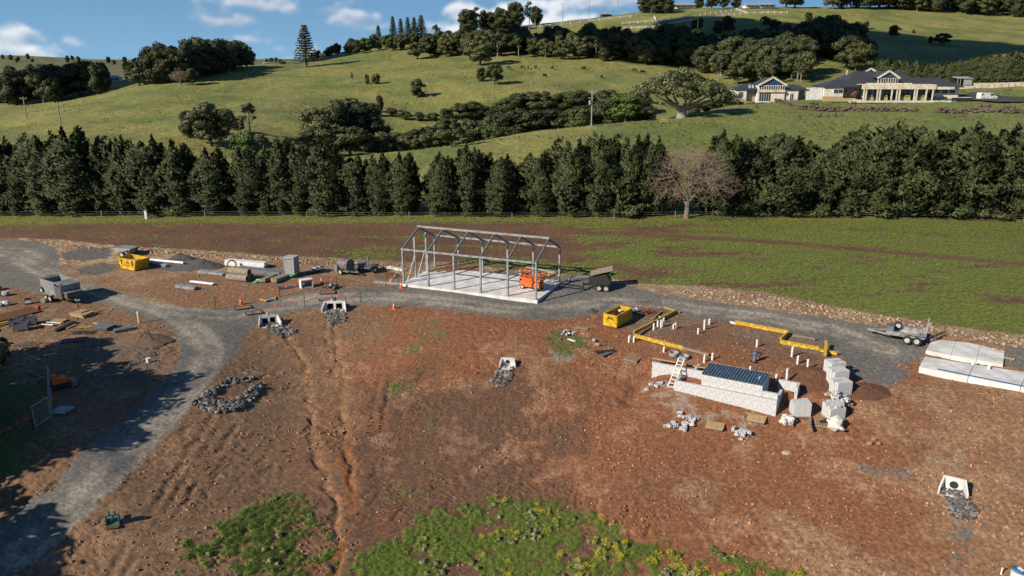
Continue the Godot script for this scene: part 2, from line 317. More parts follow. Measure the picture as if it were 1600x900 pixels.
5582, 5434, 5298, 5172, 5057, 4949, 4849, 4755, 4666, 872, 850, 826, 799, 771, 740, 709, 678, 650, 629, 619, 626, 654, 715, 820, 924, 999, 1039, 1053, 1051, 1043, 1036, 1037, 1051, 1082, 1130, 1193, 1264, 1341, 1423, 1509, 1596, 1679, 1765,
1871, 2019, 2220, 2456, 2701, 2934, 3150, 3356, 3582, 3916, 4325, 4707, 5019, 5239, 5360, 5392, 5364, 5308, 5239, 5166, 5090, 5014, 4938, 4863, 4789, 4715, 4643, 984, 973, 962, 950, 936, 921, 904, 885, 865, 848, 841, 854, 899, 983, 1093,
1194, 1236, 1234, 1208, 1171, 1129, 1091, 1059, 1038, 1030, 1036, 1055, 1086, 1126, 1175, 1230, 1290, 1358, 1437, 1536, 1662, 1818, 1997, 2187, 2379, 2572, 2774, 3011, 3305, 3642, 3974, 4262, 4481, 4624, 4701, 4741, 4779, 4803, 4810, 4802,
4782, 4753, 4716, 4673, 4626, 4575, 1117, 1121, 1126, 1134, 1142, 1151, 1156, 1158, 1155, 1147, 1141, 1149, 1193, 1278, 1376, 1447, 1462, 1431, 1378, 1315, 1252, 1192, 1139, 1095, 1062, 1041, 1033, 1037, 1054, 1083, 1121, 1168, 1226, 1297,
1383, 1488, 1612, 1752, 1905, 2067, 2241, 2434, 2653, 2902, 3171, 3438, 3680, 3879, 4030, 4138, 4227, 4317, 4397, 4459, 4502, 4529, 4541, 4539, 4527, 4505, 4476, 1267, 1287, 1313, 1344, 1381, 1421, 1461, 1495, 1522, 1539, 1544, 1546, 1571,
1630, 1678, 1692, 1668, 1613, 1542, 1466, 1393, 1326, 1265, 1211, 1164, 1127, 1103, 1094, 1100, 1119, 1150, 1191, 1243, 1306, 1381, 1468, 1567, 1679, 1803, 1939, 2089, 2256, 2442, 2646, 2861, 3076, 3278, 3457, 3611, 3742, 3860, 3969, 4070,
4158, 4231, 4289, 4330, 4356, 4368, 4367, 4356, 1430, 1466, 1511, 1568, 1638, 1716, 1796, 1874, 1946, 2006, 2051, 2078, 2090, 2083, 2046, 1978, 1887, 1788, 1694, 1612, 1544, 1485, 1432, 1380, 1329, 1284, 1251, 1236, 1239, 1257, 1287, 1327,
1376, 1432, 1497, 1568, 1648, 1735, 1832, 1940, 2061, 2196, 2345, 2507, 2678, 2851, 3019, 3178, 3325, 3460, 3586, 3703, 3813, 3912, 4000, 4074, 4134, 4179, 4208, 4223, 4226, 1601, 1652, 1714, 1794, 1896, 2009, 2127, 2247, 2364, 2472, 2562,
2617, 2616, 2546, 2417, 2249, 2074, 1923, 1811, 1739, 1697, 1668, 1639, 1602, 1557, 1509, 1468, 1451, 1457, 1476, 1506, 1545, 1591, 1643, 1699, 1757, 1818, 1882, 1951, 2029, 2117, 2218, 2331, 2455, 2588, 2725, 2864, 3001, 3134, 3261, 3383,
3499, 3608, 3710, 3802, 3884, 3955, 4011, 4051, 4075, 4089, 1774, 1842, 1924, 2023, 2141, 2273, 2413, 2556, 2699, 2834, 2952, 3031, 3023, 2888, 2679, 2412, 2156, 1967, 1865, 1835, 1849, 1876, 1889, 1877, 1844, 1801, 1761, 1739, 1736, 1750,
1776, 1812, 1856, 1904, 1953, 1999, 2041, 2080, 2121, 2168, 2224, 2291, 2369, 2459, 2559, 2665, 2777, 2891, 3006, 3120, 3231, 3339, 3442, 3539, 3630, 3712, 3784, 3844, 3890, 3923, 3945, 1936, 2018, 2113, 2222, 2344, 2478, 2619, 2761, 2898,
3021, 3115, 3157, 3108, 2950, 2706, 2410, 2119, 1929, 1874, 1913, 2012, 2116, 2175, 2181, 2152, 2110, 2071, 2043, 2031, 2036, 2056, 2088, 2129, 2176, 2221, 2257, 2279, 2291, 2303, 2320, 2346, 2384, 2432, 2493, 2564, 2643, 2731, 2823, 2919,
3017, 3114, 3210, 3303, 3392, 3476, 3554, 3623, 3682, 3731, 3770, 3799, 2073, 2161, 2260, 2368, 2486, 2610, 2736, 2857, 2966, 3052, 3101, 3095, 3016, 2861, 2643, 2391, 2156, 1996, 1942, 2012, 2183, 2360, 2441, 2442, 2412, 2373, 2335, 2306,
2291, 2290, 2303, 2330, 2366, 2409, 2452, 2483, 2483, 2471, 2460, 2454, 2457, 2471, 2496, 2533, 2580, 2637, 2703, 2776, 2854, 2935, 3018, 3101, 3182, 3261, 3337, 3408, 3472, 3530, 3579, 3620, 3654, 2176, 2263, 2358, 2460, 2565, 2672, 2776,
2870, 2948, 2999, 3015, 2984, 2903, 2771, 2603, 2422, 2261, 2154, 2125, 2188, 2319, 2457, 2545, 2574, 2567, 2545, 2519, 2497, 2483, 2481, 2489, 2507, 2534, 2564, 2591, 2605, 2600, 2583, 2564, 2547, 2537, 2535, 2544, 2563, 2593, 2632, 2679,
2735, 2796, 2862, 2931, 3001, 3071, 3140, 3208, 3272, 3331, 3386, 3434, 3477, 3512, 2244, 2326, 2413, 2502, 2593, 2680, 2761, 2831, 2883, 2911, 2909, 2874, 2804, 2704, 2586, 2466, 2365, 2302, 2291, 2333, 2413, 2502, 2573, 2615, 2631, 2630,
2620, 2609, 2601, 2599, 2603, 2613, 2628, 2642, 2653, 2656, 2648, 2632, 2612, 2592, 2577, 2568, 2566, 2574, 2591, 2616, 2650, 2691, 2738, 2791, 2847, 2906, 2966, 3026, 3086, 3144, 3198, 3250, 3296, 3339, 3376, 2280, 2354, 2430, 2507, 2581,
2651, 2712, 2762, 2796, 2811, 2804, 2772, 2719, 2649, 2570, 2494, 2433, 2397, 2393, 2419, 2468, 2525, 2578, 2617, 2641, 2652, 2655, 2653, 2650, 2650, 2651, 2655, 2660, 2664, 2665, 2661, 2650, 2634, 2616, 2597, 2580, 2568, 2561, 2562, 2570,
2586, 2609, 2639, 2676, 2717, 2763, 2812, 2863, 2916, 2969, 3021, 3072, 3120, 3165, 3206, 3244, 2289, 2354, 2419, 2482, 2542, 2597, 2643, 2679, 2701, 2709, 2701, 2677, 2640, 2593, 2543, 2496, 2459, 2439, 2438, 2455, 2487, 2525, 2562, 2594,
2618, 2634, 2642, 2646, 2647, 2646, 2646, 2646, 2645, 2643, 2638, 2630, 2618, 2603, 2586, 2569, 2553, 2540, 2532, 2528, 2531, 2541, 2556, 2578, 2606, 2639, 2676, 2718, 2762, 2808, 2855, 2903, 2950, 2995, 3038, 3079, 3117, 2278, 2333, 2387,
2438, 2485, 2527, 2562, 2587, 2603, 2608, 2601, 2585, 2560, 2530, 2498, 2470, 2449, 2438, 2440, 2452, 2473, 2500, 2527, 2552, 2572, 2587, 2596, 2602, 2604, 2603, 2601, 2598, 2594, 2589, 2581, 2572, 2560, 2546, 2531, 2516, 2502, 2490, 2481,
2476, 2476, 2481, 2491, 2507, 2529, 2555, 2586, 2622, 2660, 2702, 2745, 2789, 2832, 2876, 2918, 2957, 2995, 2250, 2296, 2340, 2381, 2418, 2449, 2475, 2493, 2503, 2506, 2502, 2491, 2475, 2457, 2438, 2422, 2411, 2406, 2409, 2419, 2434, 2453,
2473, 2492, 2508, 2520, 2528, 2533, 2534, 2532, 2529, 2524, 2518, 2511, 2502, 2493, 2483, 2471, 2458, 2446, 2434, 2423, 2415, 2409, 2408, 2410, 2417, 2429, 2445, 2467, 2493, 2524, 2559, 2597, 2637, 2678, 2720, 2761, 2802, 2841, 2879, 2211,
2249, 2284, 2316, 2344, 2368, 2386, 2398, 2405, 2406, 2403, 2396, 2387, 2377, 2367, 2358, 2353, 2352, 2356, 2364, 2376, 2390, 2405, 2419, 2431, 2440, 2446, 2448, 2447, 2444, 2438, 2432, 2424, 2417, 2409, 2401, 2393, 2384, 2374, 2364, 2355,
2346, 2339, 2333, 2331, 2332, 2336, 2345, 2358, 2376, 2399, 2427, 2459, 2494, 2532, 2572, 2612, 2652, 2692, 2731, 2768, 2164, 2195, 2223, 2248, 2269, 2285, 2298, 2305, 2309, 2308, 2306, 2302, 2297, 2293, 2288, 2284, 2283, 2284, 2288, 2296,
2306, 2317, 2328, 2338, 2347, 2353, 2356, 2356, 2353, 2347, 2339, 2331, 2322, 2314, 2308, 2303, 2297, 2291, 2284, 2277, 2270, 2263, 2257, 2253, 2250, 2250, 2253, 2259, 2270, 2285, 2305, 2331, 2362, 2396, 2433, 2471, 2510, 2549, 2588, 2626,
2663, 2114, 2138, 2160, 2179, 2194, 2206, 2214, 2218, 2219, 2217, 2214, 2212, 2211, 2210, 2209, 2208, 2208, 2210, 2214, 2221, 2230, 2238, 2247, 2254, 2260, 2263, 2263, 2261, 2256, 2249, 2240, 2230, 2220, 2213, 2209, 2206, 2202, 2198, 2194,
2189, 2184, 2179, 2175, 2171, 2169, 2169, 2172, 2177, 2185, 2198, 2216, 2241, 2271, 2305, 2340, 2377, 2415, 2453, 2491, 2528, 2565, 2061, 2081, 2098, 2112, 2123, 2132, 2137, 2139, 2139, 2137, 2135, 2133, 2133, 2133, 2133, 2133, 2135, 2137,
2141, 2146, 2153, 2159, 2165, 2170, 2173, 2174, 2173, 2170, 2164, 2156, 2147, 2138, 2129, 2122, 2118, 2115, 2113, 2110, 2107, 2104, 2101, 2097, 2094, 2092, 2092, 2092, 2095, 2101, 2109, 2122, 2140, 2163, 2191, 2222, 2256, 2291, 2327, 2364,
2400, 2437, 2473]
)

func base(x: float, zz: float) -> float:
	var z := clampf(-zz, 26.001, 3199.0)
	var fu := clampf((x / z - U0) / (U1 - U0) * (NU - 1), 0.0, NU - 1.001)
	var fv := clampf((log(z) - V0) / (V1 - V0) * (NV - 1), 0.0, NV - 1.001)
	var i := int(fu)
	var j := int(fv)
	var a := fu - i
	var b := fv - j
	var a2 := a * a
	var a3 := a2 * a
	var b2 := b * b
	var b3 := b2 * b
	var w0 := (-a + 2 * a2 - a3) * 0.5
	var w1 := (2 - 5 * a2 + 3 * a3) * 0.5
	var w2 := (a + 4 * a2 - 3 * a3) * 0.5
	var w3 := (a3 - a2) * 0.5
	var i0 := maxi(i - 1, 0)
	var i2 := mini(i + 1, NU - 1)
	var i3 := mini(i + 2, NU - 1)
	var r := 0.0
	var o := maxi(j - 1, 0) * NU
	r += (-b + 2 * b2 - b3) * 0.5 * (w0 * TB[o + i0] + w1 * TB[o + i] + w2 * TB[o + i2] + w3 * TB[o + i3])
	o = j * NU
	r += (2 - 5 * b2 + 3 * b3) * 0.5 * (w0 * TB[o + i0] + w1 * TB[o + i] + w2 * TB[o + i2] + w3 * TB[o + i3])
	o = mini(j + 1, NV - 1) * NU
	r += (b + 4 * b2 - 3 * b3) * 0.5 * (w0 * TB[o + i0] + w1 * TB[o + i] + w2 * TB[o + i2] + w3 * TB[o + i3])
	o = mini(j + 2, NV - 1) * NU
	r += (b3 - b2) * 0.5 * (w0 * TB[o + i0] + w1 * TB[o + i] + w2 * TB[o + i2] + w3 * TB[o + i3])
	return r * 0.01

# ---------------------------------------------------------------- ground zones (outlines in metres, x and z)
var zn := {}
var lines := {}

func zone(called: String, f: Array) -> void:
	var q := PackedVector2Array()
	for i in range(0, f.size(), 2): q.append(Vector2(f[i], f[i + 1]))
	var r := Rect2(q[0], Vector2.ZERO)
	for p in q: r = r.expand(p)
	zn[called] = [q, r]

func inz(called: String, p: Vector2) -> bool:
	var a: Array = zn[called]
	return (a[1] as Rect2).has_point(p) and Geometry2D.is_point_in_polygon(p, a[0])

func line(called: String, f: Array) -> void:
	var q := PackedVector2Array()
	for i in range(0, f.size(), 2): q.append(Vector2(f[i], f[i + 1]))
	var r := Rect2(q[0], Vector2.ZERO)
	for p in q: r = r.expand(p)
	lines[called] = [q, r.grow(2.5)]

func off(called: String, p: Vector2) -> float:   # distance to a polyline, 9 when far
	var a: Array = lines[called]
	if not (a[1] as Rect2).has_point(p): return 9.0
	var q: PackedVector2Array = a[0]
	var d := 9.0
	for i in q.size() - 1:
		d = minf(d, p.distance_to(Geometry2D.get_closest_point_to_segment(p, q[i], q[i + 1])))
	return d

func survey() -> void:
	zone("road", [-79.6, -97.3, -64.7, -94.8, -61.4, -94.7, -57.9, -93.4, -55.2, -90.7, -52.8, -86.8, -50.5, -83.0, -48.2, -80.2, -46.1, -78.7, -42.2, -75.9, -38.2, -73.1, -33.9, -70.4, -30.3, -69.2, -27.9, -69.3, -26.3, -69.8, -24.0, -72.3, -21.2, -73.9, -18.3, -75.1, -15.2, -76.1, -11.3, -77.2, -6.9, -80.1, 0.0, -81.8, 5.5, -79.6, 6.9, -80.2, 9.9, -79.2, 10.7, -76.8, 12.1, -75.4, 14.6, -72.7, 17.5, -71.5, 20.7, -69.6, 23.6, -67.3, 26.1, -66.1, 28.7, -65.3, 30.8, -63.4, 32.4, -62.3, 34.3, -61.6, 35.5, -61.2, 32.5, -56.6, 29.8, -55.4, 30.5, -54.0, 29.1, -53.4, 28.0, -52.1, 27.1, -52.6, 26.0, -53.4, 25.7, -54.5, 26.3, -56.5, 26.4, -58.7, 24.4, -61.3, 22.2, -62.9, 19.9, -64.4, 17.3, -65.6, 15.4, -67.5, 13.9, -68.9, 11.3, -69.7, 9.7, -69.0, 7.7, -67.7, 5.9, -66.8, 4.1, -66.3, 0.0, -66.8, -3.6, -68.1, -6.7, -69.5, -11.2, -71.1, -15.0, -71.5, -18.6, -70.7, -20.7, -69.6, -22.6, -68.4, -23.6, -66.6, -23.5, -63.1, -23.0, -59.1, -22.9, -49.9, -23.6, -44.8, -23.8, -40.7, -24.4, -37.6, -25.6, -34.6, -27.2, -31.8, -31.4, -33.2, -28.7, -37.6, -27.1, -40.0, -26.9, -46.6, -26.4, -52.0, -26.5, -57.1, -27.7, -60.2, -29.2, -62.9, -31.1, -65.2, -32.9, -66.1, -35.9, -68.2, -40.3, -71.0, -47.2, -73.8, -50.8, -75.9, -53.2, -76.6, -63.6, -76.2])
	zone("field", [-134.1, -122.4, -38.4, -114.0, 18.7, -110.9, 72.3, -107.0, 128.5, -108.5, 67.7, -53.6, 51.3, -57.6, 42.6, -60.1, 37.1, -62.8, 34.1, -64.6, 29.8, -68.1, 25.0, -71.9, 19.4, -74.6, 13.2, -76.0, 10.2, -78.5, 5.6, -80.4, -2.9, -83.6, -7.3, -84.9, -11.7, -85.0, -17.7, -85.8, -27.5, -86.5, -38.2, -89.3, -46.8, -91.1, -56.8, -95.0, -65.7, -96.3, -111.6, -100.7])
	zone("tan", [-63.3, -96.5, -56.8, -95.0, -46.8, -91.1, -38.2, -89.3, -27.5, -86.5, -17.7, -85.8, -11.7, -85.0, -7.3, -84.7, -7.6, -80.1, -11.2, -76.6, -15.2, -76.1, -18.3, -75.1, -21.2, -73.9, -24.0, -72.3, -26.3, -69.8, -27.9, -69.3, -30.3, -69.2, -33.9, -70.4, -38.2, -73.1, -42.2, -75.9, -46.1, -78.7, -48.2, -80.2, -50.5, -83.0, -52.8, -86.8, -55.2, -90.7, -57.9, -93.4, -62.2, -94.7])
	zone("browntan", [-38.4, -77.7, -32.7, -80.6, -22.2, -80.5, -16.2, -77.8, -18.3, -75.1, -21.2, -73.9, -24.0, -72.3, -26.3, -69.8, -28.5, -69.3, -31.8, -69.9, -35.4, -72.4])
	zone("pale", [-7.3, -84.7, -2.9, -83.6, 5.6, -80.4, 10.2, -78.5, 13.2, -76.0, 19.4, -74.6, 25.0, -71.9, 29.8, -68.1, 34.1, -64.6, 37.1, -62.8, 42.6, -60.1, 51.3, -57.6, 47.2, -52.3, 39.9, -58.2, 35.5, -60.8, 34.3, -61.6, 30.8, -63.4, 26.1, -66.1, 20.7, -69.6, 14.6, -72.7, 10.7, -76.8, 9.9, -79.2, 5.5, -80.0, -2.8, -81.8])
	zone("pad", [10.7, -65.9, 15.3, -67.2, 19.9, -64.4, 24.4, -61.3, 26.6, -58.7, 26.2, -56.1, 24.8, -55.3, 22.0, -56.0, 18.2, -58.4, 13.6, -58.9, 10.1, -61.9])
	zone("padred", [12.9, -63.4, 17.1, -64.8, 18.1, -61.9, 21.2, -59.8, 24.8, -56.7, 21.7, -55.0, 18.0, -55.7, 15.0, -58.0, 12.6, -59.2])
	zone("apron", [39.9, -58.2, 45.6, -56.9, 42.7, -52.7, 38.7, -53.8, 37.7, -55.4])
	zone("grassa", [-18.3, -34.7, -17.7, -36.5, -17.0, -37.6, -16.3, -39.7, -15.5, -40.7, -14.4, -42.3, -13.2, -42.4, -11.9, -41.7, -11.0, -39.9, -10.3, -37.9, -9.2, -36.3])
	zone("grassb", [-9.0, -36.3, -8.2, -38.7, -6.9, -40.1, -4.8, -41.8, -3.2, -42.6, -2.0, -42.9, 1.2, -42.5, 3.9, -41.3, 5.8, -40.5, 7.5, -39.0, 9.4, -37.2, 10.2, -36.8, 11.2, -37.4, 12.5, -36.9, 13.4, -36.2, 15.9, -35.3, 18.0, -34.8, 17.1, -32.5, 3.4, -33.8])
	zone("grassc", [2.5, -62.0, 4.0, -63.9, 5.9, -63.5, 7.1, -61.8, 7.1, -60.1, 4.7, -59.0, 3.2, -59.4])
	zone("grassd", [-8.8, -66.5, -6.5, -67.3, -2.8, -64.3, -3.8, -61.8, -6.5, -61.0, -8.5, -59.7, -8.1, -63.1])
	zone("grasse", [-10.1, -56.0, -8.1, -56.2, -6.9, -54.8, -8.3, -53.6, -9.6, -54.4])
	zone("grassf", [-7.0, -51.2, -5.2, -51.4, -4.6, -50.2, -5.9, -49.6])
	zone("grassg", [-9.5, -41.7, -6.6, -43.5, -3.3, -44.4, -4.1, -43.2, -7.7, -40.1, -9.2, -40.1])
	zone("shadegrass", [-51.3, -57.5, -40.7, -56.9, -36.0, -53.3, -31.9, -48.2, -29.8, -44.2, -29.7, -41.3, -30.0, -39.7, -36.6, -38.4])
	zone("rubble", [3.2, -59.4, 2.7, -60.8, 3.6, -59.8, 5.3, -59.0, 4.8, -58.1, 3.6, -58.1])
	zone("ash", [-35.7, -59.0, -32.5, -61.2, -29.3, -59.9, -27.2, -56.2, -27.7, -51.9, -29.9, -50.7, -33.2, -53.5])
	zone("smear", [22.4, -44.1, 24.5, -43.8, 25.2, -42.8, 24.7, -42.1, 23.2, -42.7, 22.1, -43.3])
	zone("smearb", [25.1, -38.1, 26.0, -37.7, 25.1, -36.0, 23.9, -34.7, 23.1, -34.6])
	zone("bare", [27.0, -45.6, 28.6, -45.5, 29.3, -43.7, 27.9, -42.7, 26.3, -43.4])
	zone("whitedust", [12.0, -54.3, 13.1, -52.6, 16.1, -50.5, 18.6, -49.0, 18.0, -47.7, 14.8, -49.0, 12.1, -50.9, 9.6, -53.1, 9.4, -54.6])
	zone("grey_patch", [-48.7, -83.0, -46.9, -85.2, -44.9, -84.1, -43.9, -81.7, -45.3, -80.5, -47.5, -81.1])
	zone("grey_patchb", [-53.9, -89.1, -52.5, -91.6, -48.5, -90.6, -47.1, -87.1, -49.5, -85.9, -52.4, -87.0])
	zone("grey_patchc", [-40.5, -84.9, -36.2, -86.1, -33.8, -83.6, -34.9, -80.9, -37.7, -81.1, -39.7, -82.2])
	line("gully", [-21.2, -66.2, -19.5, -63.6, -17.9, -60.9, -16.5, -57.2, -15.4, -53.7, -14.6, -50.9, -13.9, -48.5, -13.1, -46.4, -11.9, -43.9, -10.9, -41.6, -10.2, -39.4, -10.0, -37.4, -9.9, -36.3])
	line("gullyb", [-17.1, -68.2, -17.0, -65.8, -16.1, -62.8, -14.9, -59.3, -13.5, -55.6, -12.6, -52.8, -11.6, -48.7, -10.8, -45.3, -9.9, -42.2])
	line("gullyc", [-16.4, -68.2, -15.9, -64.6, -14.8, -60.9, -13.1, -55.5])
	line("gullyd", [-10.6, -59.1, -10.5, -55.2, -10.4, -51.8, -10.3, -48.7, -10.1, -45.3])
	line("gullye", [-9.9, -60.0, -9.6, -55.1, -9.5, -51.0, -9.3, -46.7, -8.7, -44.1])
	line("stain", [-11.7, -48.7, -11.2, -46.6, -10.7, -44.6, -10.0, -42.5, -9.9, -42.0])
	line("stainb", [-10.1, -38.9, -10.0, -37.4, -9.9, -36.3])
	line("rut", [-21.1, -49.5, -21.2, -45.7, -21.2, -42.1, -21.1, -38.8, -21.2, -35.8, -21.2, -34.3])
	line("rutb", [-19.3, -48.9, -19.5, -45.1, -19.6, -41.6, -19.7, -38.3, -19.8, -35.3, -19.9, -34.4])
	line("rutc", [-20.2, -49.2, -20.3, -45.4, -20.4, -41.9, -20.4, -38.6, -20.4, -35.4, -20.5, -34.4])
	line("cut", [8.9, -53.1, 9.8, -54.5, 10.8, -56.0])
	line("track", [-13.6, -99.8, -1.7, -98.4, 16.3, -95.6, 31.1, -91.1, 44.1, -85.7, 55.4, -80.4])
	line("wheel", [-66.7, -90.6, -56.0, -85.5, -47.5, -78.3, -39.6, -73.2, -32.2, -68.0, -27.4, -63.3, -25.2, -60.2, -24.0, -55.7, -24.1, -49.7, -24.4, -44.1, -24.8, -39.0, -26.2, -35.7])
	line("wheelb", [-29.8, -67.9, -26.3, -68.1, -23.4, -70.4, -19.0, -72.7, -12.9, -73.8, -6.3, -71.5, 0.0, -69.1, 4.2, -69.0, 8.7, -70.9, 15.3, -70.1, 23.0, -65.3, 27.7, -62.6, 30.1, -58.4])
	line("wheelc", [-68.3, -92.8, -59.6, -90.3, -51.8, -83.5, -44.0, -76.8, -33.3, -69.1, -27.3, -67.4, -24.6, -70.3])
	no_a.seed = 21; no_a.frequency = 0.16; no_a.fractal_octaves = 3
	no_b.seed = 22; no_b.frequency = 0.8; no_b.fractal_octaves = 3
	no_c.seed = 23; no_c.frequency = 2.6; no_c.fractal_octaves = 2
	rng.seed = 7

func gh(x: float, z: float) -> float:
	var h := base(x, z)
	if z < -128.0: return h
	var p := Vector2(x, z)
	p.x += no_a.get_noise_2d(x * 2.0, z * 2.0 + 77.0) * 0.55 + no_b.get_noise_2d(z, x) * 0.15
	var d := off("gully", p)
	if d < 1.2: h -= 0.17 * clampf(0.55 + no_a.get_noise_2d(x * 2.2, z * 2.2) * 1.6, 0.05, 1.0) * exp(-d * d * 14.0)
	d = off("gullyb", p)
	if d < 1.2: h -= 0.15 * clampf(0.5 + no_a.get_noise_2d(x * 2.2 + 20.0, z * 2.2) * 1.6, 0.0, 1.0) * exp(-d * d * 16.0)
	d = off("gullyc", p)
	if d < 1.2: h -= 0.12 * exp(-d * d * 18.0)
	d = off("cut", p)
	if d < 2.0: h -= 0.5 * exp(-d * d * 1.2)
	return h

const SOIL := Color(0.33, 0.135, 0.063)
const BROWN := Color(0.31, 0.18, 0.1)
const DARK := Color(0.105, 0.058, 0.038)
const TAN := Color(0.42, 0.285, 0.17)
const PALE := Color(0.56, 0.42, 0.27)
const GREY := Color(0.21, 0.203, 0.19)
const TRACK := Color(0.46, 0.41, 0.34)
const FSOIL := Color(0.175, 0.088, 0.047)
const FGRASS := Color(0.16, 0.235, 0.035)
const PAST := Color(0.235, 0.265, 0.055)

var z_kind := 0     # 0 soil, 1 road, 2 field, 3 grass
var z_rough := 0.05
var z_grass := 0.0

func near_color(x: float, z: float) -> Color:
	var na := no_a.get_noise_2d(x, z)
	var nb := no_b.get_noise_2d(x, z)
	var nc := no_c.get_noise_2d(x, z)
	var nd := no_b.get_noise_2d(x + 71.0, z * 1.1 - 33.0)
	var p := Vector2(x + nb * 0.3 + rng.randf_range(-0.07, 0.07), z + nd * 0.3 + rng.randf_range(-0.07, 0.07))
	var c := SOIL
	z_kind = 0
	z_rough = 1.0
	z_grass = 0.0
	if inz("road", p):
		z_kind = 1
		z_rough = 0.12
		var w := minf(off("wheel", p), minf(off("wheelb", p), off("wheelc", p)))
		var t := exp(-pow((absf(w - 0.75) - 0.0) / 0.42, 2.0)) + 0.35 * exp(-w * w * 0.5)
		t = clampf(t * (0.75 + na * 1.1 + nb * 0.5), 0.0, 1.0)
		c = GREY.lerp(TRACK, t * 0.85) * (1.0 + na * 0.22 + nb * 0.12 + nc * 0.16)
		if inz("pad", p): c = c.lerp(BROWN, 0.3)
		return c
	if z < -104.0 or inz("field", p):
		z_kind = 2
		var far := clampf((-z - 101.5 + nb * 1.2) / 2.0, 0.0, 1.0)   # the mown strip by the windbreak
		var g := no_a.get_noise_2d(x * 0.45, z * 1.3 + 50.0) * 1.3 + nb * 0.55 + nc * 0.3
		var lush := -0.2 + clampf((x - 2.0) / 42.0, -0.22, 0.8) + (0.26 if z > -90.0 and x < -12.0 else 0.0)
		if x < 8.0 and z < -91.5 and z > -102.0: lush -= 0.3
		g = clampf((g + lush) * 2.2 + 0.42, 0.0, 1.0)
		g = maxf(g, far)
		var tr := off("track", p)
		if tr < 1.6: g *= clampf(tr - 0.5, 0.0, 1.0)
		z_grass = g
		c = FSOIL * (1.0 + na * 0.35 + nc * 0.3)
		c = c.lerp(FGRASS.lerp(Color(0.32, 0.34, 0.07), clampf(far * 0.7 + nc * 0.5 + 0.1, 0.0, 0.6)), g * 0.8)
		return c
	if inz("tan", p):
		var t := clampf(0.5 + na * 1.2 + nb * 0.5, 0.0, 1.0)
		c = BROWN.lerp(TAN, t)
		if inz("browntan", p): c = BROWN.lerp(Color(0.34, 0.175, 0.09), 0.5 + nb)
		elif z < -86.0 - x * 0.03 and nb + nc * 0.7 > 0.12: c = PALE
		if inz("grey_patch", p) or inz("grey_patchb", p) or inz("grey_patchc", p): c = GREY * 0.75
		return c * (1.0 + nc * 0.35)
	if inz("pale", p):
		var t := clampf(0.35 + na * 0.8 + nb * 1.0, 0.0, 1.0)
		c = Color(0.34, 0.205, 0.13).lerp(PALE, t)
		if nc + nb > 0.55: c = Color(0.2, 0.19, 0.17)
		z_rough = 1.8
		return c * (1.0 + nc * 0.4)
	if inz("apron", p):
		return GREY * (1.0 + nc * 0.2)
	# red and brown earth: browner to the west, redder to the east, paler gravel worked in low down
	var wx := x + na * 7.0 + nb * 2.0
	var wz := z + no_a.get_noise_2d(x * 0.8 - 40.0, z * 0.8) * 6.0
	c = SOIL.lerp(Color(0.38, 0.21, 0.115), smoothstep(19.0, 30.0, wx + (wz + 44.0) * 0.6))
	c = c.lerp(Color(0.29, 0.17, 0.095), smoothstep(-11.0, -16.0, wx))
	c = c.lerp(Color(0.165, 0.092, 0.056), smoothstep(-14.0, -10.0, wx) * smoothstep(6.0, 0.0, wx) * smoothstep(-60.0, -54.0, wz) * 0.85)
	var dk := clampf(no_a.get_noise_2d(x * 0.5 + 40.0, z * 0.5) * 1.6 + -0.15, 0.0, 1.0)
	c = c.lerp(Color(0.22, 0.122, 0.072), dk * 0.45)
	var pl := clampf(na * 1.6 + nb * 0.7 - 0.15 + (0.25 if x > 8.0 and z > -52.0 else 0.0), 0.0, 1.0)
	c = c.lerp(Color(0.5, 0.31, 0.185), pl * 0.6)
	c = c * (1.0 + nc * 0.3 + nb * 0.15)
	if inz("pad", p):
		c = c.lerp(Color(0.27, 0.21, 0.155), clampf(0.6 + na + nb * 0.6, 0.0, 1.0)); z_rough = 0.4
		if inz("padred", p): c = c.lerp(Color(0.24, 0.115, 0.065), clampf(0.6 + na * 1.5 + nb, 0.0, 1.0))
	if inz("ash", p): c = c.lerp(Color(0.19, 0.16, 0.135), clampf(0.6 + nb * 1.3, 0.0, 1.0)); z_rough = 1.5
	if inz("smear", p) or inz("smearb", p): c = c.lerp(GREY * 0.95, clampf(0.5 + na + nb, 0.0, 0.9))
	if inz("bare", p): c = c.lerp(Color(0.42, 0.3, 0.2), clampf(0.45 + na + nb * 0.8, 0.0, 0.9))
	if inz("whitedust", p): c = c.lerp(Color(0.42, 0.38, 0.34), clampf(nb * 2.0 + na * 1.2 - 0.2, 0.0, 0.6))
	if inz("rubble", p): c = c.lerp(Color(0.32, 0.31, 0.29), clampf(0.6 + nb, 0.0, 1.0))
	var gu := minf(off("gully", p), off("gullyb", p))
	if gu < 0.8: c = c.lerp(Color(0.42, 0.235, 0.12), clampf(0.75 - gu + nb * 0.9, 0.0, 0.7))   # washed-out subsoil
	var s := minf(off("stain", p), off("stainb", p))
	if s < 0.7: c = c.lerp(Color(0.33, 0.125, 0.03), clampf(1.1 - s * 2.2 + nb * 0.8, 0.0, 0.85))
	var gs := -1.0
	p += Vector2(na * 2.2 + nd * 1.1, nb * 1.1 + rng.randf_range(-0.5, 0.5))
	if inz("grassa", p): gs = 0.26
	elif inz("grassb", p): gs = 0.44
	elif inz("grassc", p): gs = 0.5
	elif inz("grassd", p) or inz("grasse", p) or inz("grassf", p) or inz("grassg", p): gs = -0.05
	elif inz("shadegrass", p): gs = 0.6
	if gs > -0.5:
		var g := clampf((na * 0.9 + nb * 0.9 + gs) * 2.2, 0.0, 1.0)
		z_grass = g
		if g > 0.35: z_kind = 3
		c = c.lerp(Color(0.12, 0.175, 0.035), g * 0.85)
	return c

